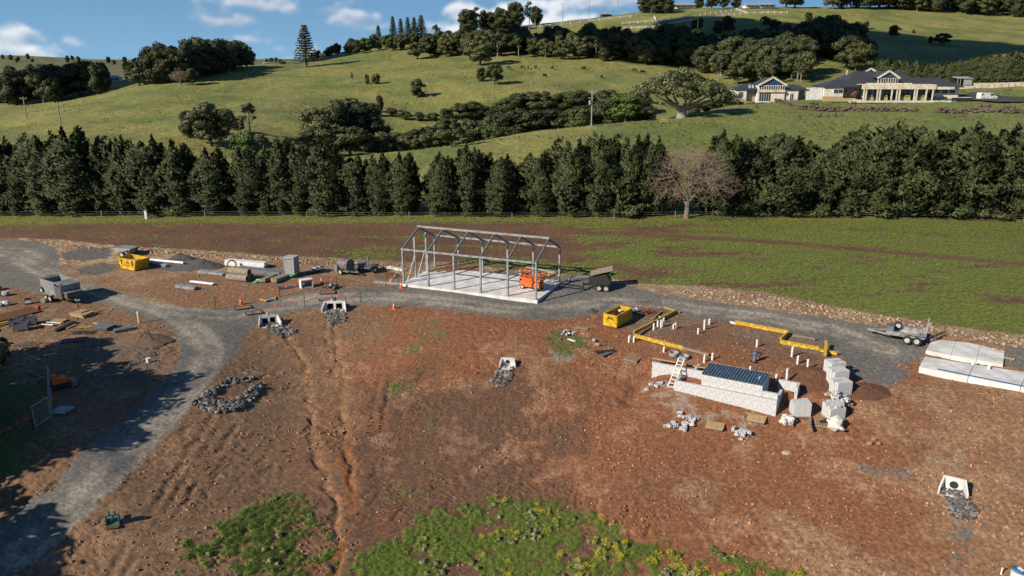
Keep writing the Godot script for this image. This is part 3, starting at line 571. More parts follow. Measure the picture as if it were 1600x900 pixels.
func far_color(x: float, z: float, h: float) -> Color:
	var a := no_a.get_noise_2d(x * 0.16, z * 0.16)
	var b := no_a.get_noise_2d(x * 0.9 + 9.0, z * 0.35)
	var d := no_b.get_noise_2d(x * 0.35, z * 0.35)
	var c := PAST.lerp(Color(0.34, 0.325, 0.085), clampf(0.4 + a * 1.1 + b * 0.35, 0.0, 1.0))
	c = c.lerp(Color(0.14, 0.205, 0.038), clampf(a * -1.6 + d * 0.4 - 0.1, 0.0, 0.7))
	if x > 20.0 and z > -235.0 and z < -130.0: c = c.lerp(Color(0.165, 0.225, 0.038), clampf(0.55 + b * 0.9 + a * 0.5, 0.0, 0.9))   # greener home paddock
	if z < -700.0: c = c.lerp(Color(0.09, 0.11, 0.05), 0.6)
	if inz("dry", Vector2(x + d * 5.0, z + b * 5.0)): c = Color(0.36, 0.27, 0.14)
	var worn := absf(sin(h * 2.1 + a * 5.0 + b * 1.2))   # stock tracks along the contours
	if worn < 0.1 and d > -0.1: c = c.lerp(Color(0.36, 0.3, 0.13), 0.3)
	var e := no_c.get_noise_2d(x * 0.3, z * 0.3)
	return c * (1.0 + d * 0.24 + b * 0.14 + e * 0.2)

func make_ground() -> void:
	zone("dry", [187.9, -358.5, 209.3, -374.4, 228.3, -386.9, 223.8, -368.8, 193.9, -336.2, 174.0, -323.8])
	# columns: fine inside the view, coarse towards the sides
	var us := PackedFloat32Array()
	var u := -3.0
	while u < 3.0:
		us.append(u)
		u += 0.0027 if absf(u) < 0.8 else (0.012 if absf(u) < 1.0 else 0.1)
	var vs := PackedFloat32Array()
	var z := 29.0
	while z < 125.0:
		vs.append(z)
		z *= 1.0029 if z > 33.0 else 1.006
	var w := us.size()
	var hgt := vs.size()
	var pos := PackedVector3Array()
	var col := PackedColorArray()
	var kind := PackedByteArray()
	pos.resize(w * hgt); col.resize(w * hgt); kind.resize(w * hgt)
	for j in hgt:
		for i in w:
			var k := j * w + i
			var zz := -vs[j]
			var x := us[i] * vs[j]
			var y := gh(x, zz)
			if absf(us[i]) > 1.0:
				col[k] = SOIL.lerp(FGRASS, clampf(0.5 + no_a.get_noise_2d(x * 0.3, zz * 0.3) * 2.0, 0.0, 1.0)) if zz > -100.0 else PAST
				pos[k] = Vector3(x, y, zz)
				continue
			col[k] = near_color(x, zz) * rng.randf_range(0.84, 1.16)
			kind[k] = 1 if z_kind == 1 else 0
			var r := z_rough
			var am := clampf(0.55 + no_a.get_noise_2d(x * 0.9 + 5.0, zz * 0.9) * 1.5, 0.15, 1.3)
			var q := (no_b.get_noise_2d(x * 1.7, zz * 1.7) * 0.035 + no_c.get_noise_2d(x * 1.1, zz * 1.1) * 0.035) * am + no_a.get_noise_2d(x * 1.5, zz * 1.5) * 0.022
			if z_kind == 0:   # rills run down the fill batter
				if zz > -66.0 and x < 6.0: q += no_b.get_noise_2d(x * 1.5 - zz * 0.4 + no_a.get_noise_2d(x, zz) * 1.5, zz * 0.2 + x * 0.1) * 0.035 * am
				if x < -15.0 and zz > -52.0:
					var d := minf(off("rut", Vector2(x, zz)), minf(off("rutb", Vector2(x, zz)), off("rutc", Vector2(x, zz))))
					if d < 1.0: q = q * 0.6 + (0.04 * exp(-pow(d - 0.4, 2.0) * 30.0) - 0.05 * exp(-d * d * 30.0)) * am
				var g := off("gullyd", Vector2(x, zz))
				g = minf(g, off("gullye", Vector2(x, zz)))
				if g < 0.8: q -= 0.09 * am * exp(-g * g * 40.0)
			var rl := no_a.get_noise_2d((x + 0.42 * zz) * 6.5 + no_a.get_noise_2d(x, zz) * 3.0, (zz - 0.42 * x) * 0.7)
			if z_kind == 0 and zz > -64.0 and x < 9.0: q -= 0.13 * pow(clampf(1.0 - absf(rl) * 7.0, 0.0, 1.0), 1.5) * clampf(0.3 + no_a.get_noise_2d(x * 0.7 + 60.0, zz * 0.7) * 1.8, 0.0, 1.0)
			elif z_kind == 1: q += no_a.get_noise_2d(x, zz) * 0.25
			pos[k] = Vector3(x, y + q * r, zz)
	var nor := normals_of(pos, w, hgt)
	for pass_id in 2:
		var remap := PackedInt32Array()
		remap.resize(w * hgt); remap.fill(-1)
		var vv := PackedVector3Array()
		var nv := PackedVector3Array()
		var cv := PackedColorArray()
		var ix := PackedInt32Array()
		for j in hgt - 1:
			for i in w - 1:
				var k := j * w + i
				if kind[k] != pass_id: continue
				for t in [k, k + w, k + 1, k + 1, k + w, k + w + 1]:
					if remap[t] < 0:
						remap[t] = vv.size()
						vv.append(pos[t]); nv.append(nor[t]); cv.append(col[t])
					ix.append(remap[t])
		structure(["ground", "gravel_road"][pass_id], indexed(vv, nv, cv, ix), vmat(0.95, "soil", 0.35))
	# hills beyond the windbreak
	us = PackedFloat32Array(); vs = PackedFloat32Array()
	u = -2.2
	while u < 2.2:
		us.append(u)
		u += 0.0036 if absf(u) < 0.72 else 0.05
	z = 124.6
	while z < 3100.0:
		vs.append(z)
		z *= 1.006 if z < 650.0 else 1.03
	grid("hills", us, vs, true)
	# land behind and below the camera
	var m := Mb.new()
	for i in 40:
		for j in 20:
			var q := []
			for k in [[0, 0], [0, 1], [1, 1], [1, 0]]:
				var x: float = -100.0 + 5.0 * (i + k[0])
				var zz: float = 71.5 - 5.0 * (j + k[1]) - (1.5 if j + k[1] == 20 else 0.0)
				q.append(Vector3(x, base(x, minf(zz, -28.9)) - 0.1 + (0.0 if zz < -28.0 else -0.05 * (zz + 28.0)), zz))
			m.col = SOIL.lerp(FGRASS, clampf(0.5 + no_a.get_noise_2d(i * 3.0, j * 3.0) * 2.0, 0.0, 1.0))
			m.quad(q[0], q[3], q[2], q[1])
	structure("lower_slope", m.mesh(), vmat(0.95, "soil", 0.35))

func grid(called: String, us: PackedFloat32Array, vs: PackedFloat32Array, _far: bool) -> void:
	var w := us.size()
	var hgt := vs.size()
	var pos := PackedVector3Array()
	var col := PackedColorArray()
	for j in hgt:
		for i in w:
			var x := us[i] * vs[j]
			var zz := -vs[j]
			var y := base(x, zz)
			if vs[j] > 130.0: y += (no_a.get_noise_2d(x * 0.25, zz * 0.25) * 0.5 + no_b.get_noise_2d(x * 0.3, zz * 0.3) * 0.16) * clampf((vs[j] - 130.0) / 20.0, 0.0, 1.0)
			pos.append(Vector3(x, y, zz))
			col.append(far_color(x, zz, y))
	var ix := PackedInt32Array()
	for j in hgt - 1:
		for i in w - 1:
			var k := j * w + i
			for t in [k, k + w, k + 1, k + 1, k + w, k + w + 1]: ix.append(t)
	structure(called, indexed(pos, normals_of(pos, w, hgt), col, ix), vmat(0.95, "soil", 0.12))

func normals_of(pos: PackedVector3Array, w: int, hgt: int) -> PackedVector3Array:
	var nor := PackedVector3Array()
	nor.resize(w * hgt)
	for j in hgt:
		for i in w:
			var a := pos[j * w + mini(i + 1, w - 1)] - pos[j * w + maxi(i - 1, 0)]
			var b := pos[mini(j + 1, hgt - 1) * w + i] - pos[maxi(j - 1, 0) * w + i]
			nor[j * w + i] = a.cross(b).normalized()
	return nor

func indexed(vv: PackedVector3Array, nv: PackedVector3Array, cv: PackedColorArray, ix: PackedInt32Array) -> ArrayMesh:
	var a := []
	a.resize(Mesh.ARRAY_MAX)
	a[Mesh.ARRAY_VERTEX] = vv
	a[Mesh.ARRAY_NORMAL] = nv
	a[Mesh.ARRAY_COLOR] = cv
	a[Mesh.ARRAY_INDEX] = ix
	var m := ArrayMesh.new()
	m.add_surface_from_arrays(Mesh.PRIMITIVE_TRIANGLES, a)
	return m

# ---------------------------------------------------------------- things on the site
func S(k: String) -> StandardMaterial3D:
	match k:
		"galv": return mat(0.3, 0.325, 0.35, 0.5, 0.3, "grime", 0.3)
		"galvdark": return mat(0.2, 0.225, 0.25, 0.55, 0.3, "smear", 0.5)
		"concrete": return mat(0.46, 0.45, 0.43, 0.9, 0.0, "smear", 0.22)
		"newconcrete": return mat(0.7, 0.71, 0.715, 0.9, 0.0, "smear", 0.2)
		"oldconcrete": return mat(0.42, 0.36, 0.29, 0.95, 0.0, "soil", 0.4)
		"block": return mat(0.56, 0.59, 0.63, 0.92, 0.0, "smear", 1.6)
		"yellow": return mat(0.84, 0.52, 0.015, 0.6, 0.0, "soil", 0.22)
		"form": return mat(0.8, 0.53, 0.045, 0.8, 0.0, "soil", 0.35)
		"orange": return mat(0.7, 0.13, 0.02, 0.5, 0.0, "grime", 0.7)
		"black": return mat(0.022, 0.022, 0.025, 0.7, 0.0, "smear", 0.8)
		"rubber": return mat(0.03, 0.03, 0.03, 0.9, 0.0, "grain", 2.0)
		"white": return mat(0.75, 0.76, 0.78, 0.5, 0.0, "smear", 0.5)
		"pvc": return mat(0.8, 0.8, 0.83, 0.4, 0.0, "smear", 0.8)
		"rim": return mat(0.6, 0.6, 0.58, 0.5, 0.2, "smear", 1.0)
		"timber": return mat(0.5, 0.37, 0.2, 0.85, 0.0, "bark", 0.9)
		"oldtimber": return mat(0.38, 0.32, 0.24, 0.9, 0.0, "bark", 0.9)
		"ply": return mat(0.48, 0.33, 0.17, 0.85, 0.0, "smear", 0.7)
		"rust": return mat(0.2, 0.085, 0.02, 0.9, 0.0, "soil", 0.6)
		"cone": return mat(0.8, 0.13, 0.02, 0.6, 0.0, "")
		"teal": return mat(0.02, 0.17, 0.17, 0.55, 0.0, "smear", 1.5)
		"blue": return mat(0.05, 0.16, 0.36, 0.5, 0.0, "smear", 1.0)
		"deck": return mat(0.13, 0.2, 0.27, 0.4, 0.3, "smear", 0.5)
		"rock": return mat(0.1, 0.102, 0.105, 0.95, 0.0, "soil", 1.2)
		"bag": return mat(0.72, 0.71, 0.68, 0.7, 0.0, "smear", 1.2)
		"red": return mat(0.6, 0.02, 0.02, 0.5, 0.0, "")
		"green": return mat(0.03, 0.3, 0.14, 0.6, 0.0, "smear", 1.0)
	return mat(0.5, 0.5, 0.5)

func wheel(parent: Node, p: Vector3, r: float, w: float, axis := Vector3(0, 0, 1)) -> void:
	var t := part("wheel", Mb.new().cyl(p - axis * w * 0.5, p + axis * w * 0.5, r, r, 14), S("rubber"), parent)
	part("rim", Mb.new().cyl(p - axis * (w * 0.5 + 0.012), p + axis * (w * 0.5 + 0.012), r * 0.6, r * 0.6, 12), S("rim"), t)

func shed() -> void:
	var p := Vector2(-11.27, -76.80)
	var yaw := -0.393
	var L := 14.7
	var W := 6.9
	var sl := thing("shed_slab", "pale grey concrete floor slab under the steel frame", "slab", p, yaw)
	sl.position.y = 0.0
	var bays := 5
	for i in bays:   # poured in bays with sawn joints between
		pb("slab_bay", sl, S("newconcrete"), v3((i + 0.5) * (L + 0.5) / bays - 0.25, 0.06, -W / 2), v3((L + 0.5) / bays - 0.015, 0.42, W + 0.5))
	var s := thing("shed_frame", "open galvanised steel portal frame of a gabled shed on its slab", "shed frame", p, yaw)
	s.position.y = 0.27
	var E := 3.65
	var R := 5.25
	for i in 6:
		var x := L * i / 5.0
		for z in [0.0, -W]:
			var c := part("column", Mb.new().box(v3(x, E / 2, z), v3(0.1, E, 0.16)).box(v3(x, E / 2, z + 0.08), v3(0.17, E, 0.02)).box(v3(x, E / 2, z - 0.08), v3(0.17, E, 0.02)), S("galv"), s)
			pb("base_plate", c, S("galv"), v3(x, 0.015, z), v3(0.36, 0.03, 0.36))
			part("rafter", Mb.new().bar(v3(x, E, z), v3(x, R, -W / 2), 0.13, 0.2), S("galvdark"), s)
			part("knee_brace", Mb.new().bar(v3(x, E - 0.45, z), v3(x, E + 0.25, z + (0.55 if z < -1.0 else -0.55)), 0.08, 0.12), S("galvdark"), s)
	part("ridge_beam", Mb.new().bar(v3(-0.1, R + 0.12, -W / 2), v3(L + 0.1, R + 0.12, -W / 2), 0.2, 0.2), S("galv"), s)
	part("eave_beam", Mb.new().bar(v3(-0.1, E + 0.02, 0.12), v3(L + 0.1, E + 0.02, 0.12), 0.1, 0.18), S("galv"), s)
	part("eave_beam", Mb.new().bar(v3(-0.1, E + 0.02, -W - 0.12), v3(L + 0.1, E + 0.02, -W - 0.12), 0.1, 0.18), S("galv"), s)
	part("gable_post", Mb.new().box(v3(0.02, 2.2, -W * 0.36), v3(0.18, 4.4, 0.18)), S("galv"), s)
	part("gable_post", Mb.new().box(v3(0.02, 2.2, -W * 0.72), v3(0.18, 4.4, 0.18)), S("galv"), s)
	part("brace", Mb.new().bar(v3(0.1, 0.1, -0.6), v3(0.1, 2.5, -2.3), 0.06, 0.06), S("galv"), s)
	part("brace", Mb.new().bar(v3(0.1, 0.1, -2.8), v3(0.1, 2.6, -4.6), 0.06, 0.06), S("galv"), s)
	part("prop", Mb.new().bar(v3(-1.7, -0.15, 0.2), v3(-0.05, 2.0, 0.0), 0.07, 0.07), S("galv"), s)
	part("prop", Mb.new().bar(v3(-1.3, -0.15, -0.7), v3(-0.05, 1.8, -2.3), 0.07, 0.07), S("galv"), s)
	part("strap_bundle", Mb.new().hull(v3(0.3, 4.15, -W * 0.62), v3(0.3, 0.6, 0.35), rng), S("green"), s)

func scissor_lift() -> void:
	var o := thing("scissor_lift", "orange scissor lift parked on the shed slab with pipes across its rails", "scissor lift", Vector2(2.02, -74.69), -0.626)
	o.position.y = 0.27
	var m := S("orange")
	part("chassis", Mb.new().box(v3(0, 0.55, 0), v3(2.3, 0.5, 0.95)).box(v3(0, 0.84, 0), v3(2.1, 0.1, 0.7)), m, o)
	pb("battery_tray", o, m, v3(0.1, 0.55, 0.5), v3(1.3, 0.42, 0.08))
	for x in [-0.85, 0.85]:
		for z in [-0.42, 0.42]: wheel(o, v3(x, 0.24, z), 0.24, 0.2)
	var a := Mb.new()
	for k in 3:
		for z in [-0.3, 0.3]:
			a.bar(v3(-0.95, 0.88 + k * 0.06, z), v3(0.95, 0.94 + k * 0.06, z), 0.06, 0.08)
			a.bar(v3(0.95, 0.88 + k * 0.06, z + 0.07), v3(-0.95, 0.94 + k * 0.06, z + 0.07), 0.06, 0.08)
	part("scissor_arms", a, m, o)
	pb("platform", o, m, v3(0.05, 1.12, 0), v3(2.5, 0.14, 1.05))
	var r := Mb.new()
	for z in [-0.5, 0.5]:
		for y in [1.45, 1.72, 2.0]: r.bar(v3(-1.18, y, z), v3(1.28, y, z), 0.05, 0.05)
		for i in 5: r.bar(v3(-1.18 + i * 0.615, 1.15, z), v3(-1.18 + i * 0.615, 2.0, z), 0.05, 0.05)
	for x in [-1.18, 1.28]:
		for y in [1.45, 1.72, 2.0]: r.bar(v3(x, y, -0.5), v3(x, y, 0.5), 0.05, 0.05)
	part("guard_rail", r, m, o)
	pb("control_box", o, S("white"), v3(-1.05, 1.7, 0.58), v3(0.3, 0.3, 0.12))
	pb("ladder", o, S("black"), v3(-1.32, 0.62, 0.0), v3(0.12, 0.75, 0.5))
	pb("bumper", o, S("black"), v3(1.25, 0.6, 0.3), v3(0.14, 0.85, 0.24))
	pb("bumper", o, S("form"), v3(1.25, 0.7, -0.1), v3(0.1, 0.7, 0.14))
	var q := Mb.new()
	for i in 3: q.bar(v3(-0.9, 2.07 + 0.07 * (i % 2), -0.4 + 0.1 * i), v3(2.6, 2.07 + 0.07 * (i % 2), -0.44 + 0.1 * i), 0.08, 0.06)
	var qo := one("steel_lengths", "bundle of thin steel lengths laid over the scissor lift rails", "steel bundle", q, S("galv"), Vector2(o.position.x, o.position.z), o.rotation.y)
	qo.position.y = 0.27
	var f := thing("folding_trestle", "yellow folding trestle standing behind the scissor lift", "trestle", Vector2(4.12, -76.45), -0.626)
	f.position.y = 0.27
	for x in [-0.35, 0.35]:
		part("leg", Mb.new().bar(v3(x, 0, -0.3), v3(x, 1.2, 0), 0.06, 0.06), S("form"), f)
		part("leg", Mb.new().bar(v3(x, 0, 0.3), v3(x, 1.2, 0), 0.06, 0.06), S("form"), f)
	pb("top_rail", f, S("form"), v3(0, 1.22, 0), v3(1.0, 0.1, 0.1))

func skip(label: String, p: Vector2, yaw: float, L: float, W: float, H: float, slope: float) -> Node3D:
	var o := thing("skip_bin", label, "skip bin", p, yaw, "yellow skip bins")
	var y := S("yellow")
	var t := 0.05
	var h := L / 2
	var b := h - slope
	for sz in [-1.0, 1.0]:
		var z: float = sz * W / 2
		part("side_panel", Mb.new().ext([Vector2(-b, 0), Vector2(b, 0), Vector2(h, H), Vector2(-h, H)], v3(0, 0.05, z - t / 2), Vector3.RIGHT, Vector3.UP, v3(0, 0, t)), y, o)
		part("top_rim", Mb.new().bar(v3(-h, H + 0.05, z), v3(h, H + 0.05, z), 0.12, 0.1), y, o)
		part("waist_rib", Mb.new().bar(v3(-b - slope * 0.55, H * 0.55, z + sz * 0.05), v3(b + slope * 0.55, H * 0.55, z + sz * 0.05), 0.06, 0.07), y, o)
		for x in [-0.28, 0.3]:
			part("side_rib", Mb.new().box(v3(x * L, H * 0.75, z + sz * 0.06), v3(0.1, H * 0.5, 0.08)), S("black") if slope > 0.1 else y, o)
			part("lifting_lug", Mb.new().cyl(v3(x * L, H * 0.8, z + sz * 0.05), v3(x * L, H * 0.8, z + sz * 0.16), 0.05, 0.05, 8), y, o)
	for sx in [-1.0, 1.0]:
		part("end_panel", Mb.new().bar(v3(sx * b, 0.05, 0), v3(sx * h, H + 0.03, 0), W - t, t), y, o)
		part("top_rim", Mb.new().bar(v3(sx * h, H + 0.05, -W / 2), v3(sx * h, H + 0.05, W / 2), 0.12, 0.1), y, o)
	pb("floor", o, y, v3(0, 0.06, 0), v3(b * 2, 0.06, W - t))
	return o

func lettering(txt: String, parent: Node, p: Vector3, size: float, yaw: float, m: Material) -> void:
	var t := TextMesh.new()
	var f := SystemFont.new()
	f.font_names = PackedStringArray(["Droid Sans"])
	f.font_weight = 700
	t.font = f
	t.text = txt
	t.font_size = 32
	t.pixel_size = size / 32.0
	t.depth = 0.01
	var o := part_mesh("lettering", t, m, parent)
	o.position = p
	o.rotation.y = yaw

func skips() -> void:
	var a := skip("wedge-ended yellow skip bin on the storage terrace", Vector2(-41.96, -82.60), -0.509, 3.1, 1.7, 1.15, 0.42)
	a.scale = Vector3.ONE * 1.0
	var e := Mb.new()   # the round-topped mountain emblem and the line of small print below it
	for i in 9:
		var t0 := PI * i / 9.0
		var t1 := PI * (i + 1) / 9.0
		e.quad(v3(cos(t0) * 0.3, sin(t0) * 0.26, 0), v3(cos(t0) * 0.22, sin(t0) * 0.18, 0), v3(cos(t1) * 0.22, sin(t1) * 0.18, 0), v3(cos(t1) * 0.3, sin(t1) * 0.26, 0))
	e.tri(v3(-0.18, 0, 0), v3(0.18, 0, 0), v3(0, 0.17, 0))
	var em := part("emblem", e, S("black"), a)
	em.position = v3(0.15, 0.74, 0.882)
	part("small_print", Mb.new().box(v3(-0.1, 0.5, 0.9), v3(0.8, 0.06, 0.004)), S("black"), a)
	var l := one("skip_load", "brown soil heaped inside the wedge-ended skip bin", "soil load", Mb.new().hull(v3(0.25, 0.7, 0), v3(2.1, 0.75, 1.45), rng, 0.1), S("oldconcrete"), Vector2(a.position.x, a.position.z), a.rotation.y)
	l.position.y = a.position.y
	var b := skip("square-ended yellow skip bin full of rubbish beside the road", Vector2(9.50, -65.34), 0.946, 2.9, 1.3, 1.05, 0.02)
	lettering("JPK", b, v3(-1.49, 0.82, 0.0), 0.34, -PI / 2, S("black"))
	for i in 11:
		var k := Mb.new().hull(Vector3.ZERO, v3(rng.randf_range(0.3, 0.7), rng.randf_range(0.2, 0.4), rng.randf_range(0.3, 0.6)), rng, 0.3)
		var r := one("rubbish", ["torn cardboard lying in the square-ended skip bin", "black plastic wrap lying in the square-ended skip bin", "pale scrap lying in the square-ended skip bin"][i % 3], "rubbish", k, [S("ply"), S("black"), S("white")][i % 3], Vector2(b.position.x, b.position.z), 0.0, "rubbish in the skip bin, kind %d" % (i % 3))
		r.position = b.transform * v3(rng.randf_range(-1.1, 1.2), 0.62 + rng.randf_range(0.0, 0.25), rng.randf_range(-0.4, 0.4))

func cage_trailer() -> void:
	var o := thing("cage_trailer", "grey twin-axle cage trailer with a front toolbox on the road edge", "trailer", Vector2(-44.18, -72.10), -0.591)
	var g := mat(0.27, 0.285, 0.3, 0.6, 0.3, "smear", 0.4)
	var gd := mat(0.11, 0.115, 0.12, 0.6, 0.3, "smear", 0.4)
	pb("deck", o, gd, v3(0, 0.62, 0), v3(3.9, 0.12, 1.9))
	for z in [-0.93, 0.93]:
		pb("side_wall", o, g, v3(-0.55, 1.35, z), v3(2.7, 1.4, 0.05))
		pb("front_side", o, gd, v3(1.35, 1.2, z), v3(1.1, 1.1, 0.05))
		pb("mudguard", o, g, v3(-0.35, 0.78, z + signf(z) * 0.14), v3(1.7, 0.06, 0.32))
		pb("top_rail", o, g, v3(0.0, 2.07, z), v3(3.8, 0.06, 0.06))
		for x in [-0.8, -0.05]: wheel(o, v3(x, 0.34, z + signf(z) * 0.12), 0.34, 0.22)
		for i in 7: part("cage_post", Mb.new().box(v3(-1.9 + i * 0.63, 1.7, z), v3(0.05, 0.75, 0.05)), g, o)
	pb("front_wall", o, g, v3(1.92, 1.25, 0), v3(0.05, 1.2, 1.86))
	pb("partition", o, g, v3(0.8, 1.35, 0), v3(0.05, 1.4, 1.86))
	pb("tailgate", o, g, v3(-1.93, 1.3, 0), v3(0.05, 1.3, 1.86))
	part("canopy_panel", Mb.new().bar(v3(0.8, 2.08, 0), v3(1.92, 1.86, 0), 1.9, 0.04), g, o)
	for x in [-1.9, 0.8]: pb("cross_rail", o, g, v3(x, 2.07, 0), v3(0.06, 0.06, 1.86))
	pb("toolbox", o, gd, v3(2.3, 0.95, 0), v3(0.66, 0.55, 1.5))
	pb("toolbox_lid", o, g, v3(2.3, 1.25, 0), v3(0.7, 0.05, 1.54))
	part("drawbar", Mb.new().bar(v3(1.9, 0.55, -0.6), v3(3.3, 0.5, 0), 0.1, 0.12).bar(v3(1.9, 0.55, 0.6), v3(3.3, 0.5, 0), 0.1, 0.12), g, o)
	part("jockey_wheel", Mb.new().cyl(v3(3.0, 0.0, 0.15), v3(3.0, 0.75, 0.15), 0.05, 0.05, 6), gd, o)
	wheel(o, v3(-1.6, 0.95, 1.02), 0.31, 0.16)

func flat_trailer(label: String, p: Vector2, yaw: float, L: float, m: Material, ramp_up: bool, twin := true) -> Node3D:
	var o := thing("plant_trailer", label, "trailer", p, yaw, "small trailers on site")
	pb("deck", o, m, v3(0, 0.55, 0), v3(L * 0.62, 0.1, 1.6))
	for z in [-0.82, 0.82]:
		pb("side_rail", o, m, v3(0, 0.72, z), v3(L * 0.62, 0.26, 0.06))
		part("mudguard", Mb.new().bar(v3(-0.2 if twin else 0.2, 0.85, z + signf(z) * 0.14), v3(1.3 if twin else 0.9, 0.85, z + signf(z) * 0.14), 0.28, 0.05), m, o)
		wheel(o, v3(0.2, 0.33, z + signf(z) * 0.14), 0.33, 0.2)
		if twin: wheel(o, v3(0.9, 0.33, z + signf(z) * 0.14), 0.33, 0.2)
	part("drawbar", Mb.new().bar(v3(-L * 0.31, 0.5, -0.6), v3(-L * 0.62, 0.48, 0), 0.1, 0.12).bar(v3(-L * 0.31, 0.5, 0.6), v3(-L * 0.62, 0.48, 0), 0.1, 0.12), m, o)
	if ramp_up:
		for z in [-0.5, 0.5]:
			var r := Mb.new()
			for s in [-0.16, 0.16]: r.bar(v3(L * 0.32, 0.55, z + s), v3(L * 0.34, 2.0, z + s), 0.05, 0.09)
			for i in 6: r.bar(v3(L * 0.322, 0.7 + i * 0.24, z - 0.16), v3(L * 0.322, 0.7 + i * 0.24, z + 0.16), 0.05, 0.05)
			part("ramp", r, m, o)
	return o

func trailers() -> void:
	cage_trailer()
	var o := flat_trailer("long galvanised twin-axle plant trailer with raised ramps beside the right-hand slabs", Vector2(32.60, -59.97), -0.498, 4.6, S("galv"), true)
	pb("toolbox", o, S("galvdark"), v3(-1.15, 0.95, 0.2), v3(0.5, 0.4, 0.8))
	part("folded_strap", Mb.new().hull(v3(0.3, 0.72, 0), v3(1.7, 0.3, 0.7), rng, 0.15), mat(0.45, 0.44, 0.36, 0.8), o)
	wheel(o, v3(-0.6, 0.95, -0.7), 0.31, 0.18)
	flat_trailer("short plant trailer with two upright ladder ramps on the storage terrace", Vector2(-15.76, -81.49), -0.866 - 1.2, 2.4, S("galvdark"), true, false)
	o = flat_trailer("low grey box trailer behind the wedge-ended skip bin", Vector2(-45.14, -87.51), -0.295, 2.6, S("galv"), false, false)
	part("tub", Mb.new().ext([Vector2(-1.0, 0), Vector2(0.9, 0), Vector2(1.25, 0.42), Vector2(-1.05, 0.42)], v3(0, 0.6, -0.8), Vector3.RIGHT, Vector3.UP, v3(0, 0, 1.6)), S("galv"), o)
	# tank trailer
	o = thing("tank_trailer", "grey bulbous tank trailer parked on the storage terrace", "tank trailer", Vector2(-18.01, -80.48), -0.591)
	part("tank", Mb.new().hull(v3(0, 1.0, 0), v3(1.9, 1.3, 1.5), rng, 0.05).cyl(v3(-0.7, 1.0, 0), v3(0.7, 1.0, 0), 0.66, 0.66, 14), mat(0.13, 0.14, 0.15, 0.6, 0.0, "smear", 1.0), o)
	pb("engine_cover", o, S("galvdark"), v3(-0.75, 0.7, 0.2), v3(0.5, 0.7, 1.2))
	pb("chassis", o, S("galvdark"), v3(0, 0.42, 0), v3(2.0, 0.12, 1.3))
	pb("warning_label", o, S("red"), v3(0.45, 1.2, 0.67), v3(0.2, 0.2, 0.02))
	for z in [-0.7, 0.7]: wheel(o, v3(-0.1, 0.3, z), 0.3, 0.2)
	part("drawbar", Mb.new().bar(v3(0.9, 0.4, -0.4), v3(1.9, 0.38, 0), 0.08, 0.1).bar(v3(0.9, 0.4, 0.4), v3(1.9, 0.38, 0), 0.08, 0.1), S("galvdark"), o)
	# tipped black trailer
	o = thing("tipper_trailer", "black tipper trailer with a raised tail ramp at the end of the slab", "trailer", Vector2(8.84, -74.77), -0.144)
	part("body", Mb.new().ext([Vector2(-1.0, 0.55), Vector2(0.9, 0.55), Vector2(1.2, 1.0), Vector2(0.7, 1.75), Vector2(-0.5, 1.5), Vector2(-1.05, 1.1)], v3(0, 0, -0.75), Vector3.RIGHT, Vector3.UP, v3(0, 0, 1.5)), S("black"), o)
	part("tail_ramp", Mb.new().bar(v3(-0.9, 1.62, 0), v3(1.3, 2.25, 0), 1.4, 0.12).bar(v3(-0.9, 1.72, 0.6), v3(1.3, 2.35, 0.6), 0.08, 0.08).bar(v3(-0.9, 1.72, -0.6), v3(1.3, 2.35, -0.6), 0.08, 0.08), S("oldtimber"), o)
	for z in [-0.78, 0.78]:
		wheel(o, v3(0.0, 0.33, z), 0.33, 0.2)
		wheel(o, v3(0.72, 0.33, z), 0.33, 0.2)
		pb("mudguard", o, S("black"), v3(0.36, 0.72, z), v3(1.5, 0.05, 0.28))
	part("drawbar", Mb.new().bar(v3(-0.9, 0.5, -0.4), v3(-1.7, 0.45, 0), 0.09, 0.1).bar(v3(-0.9, 0.5, 0.4), v3(-1.7, 0.45, 0), 0.09, 0.1), S("black"), o)
	part("jockey_wheel", Mb.new().cyl(v3(-1.6, 0, 0), v3(-1.6, 0.7, 0), 0.05, 0.05, 6), S("black"), o)
	o = thing("sheet_stack", "low stack of bright metal sheets beside the black tipper trailer", "sheet stack", Vector2(7.04, -78.18), 0.275)
	for i in 5: pb("sheet", o, S("galv"), v3(rng.randf_range(-0.2, 0.2), 0.05 + i * 0.06, rng.randf_range(-0.1, 0.1)), v3(2.4 - i * 0.12, 0.03, 0.9), Basis(Vector3.UP, rng.randf_range(-0.1, 0.1)))

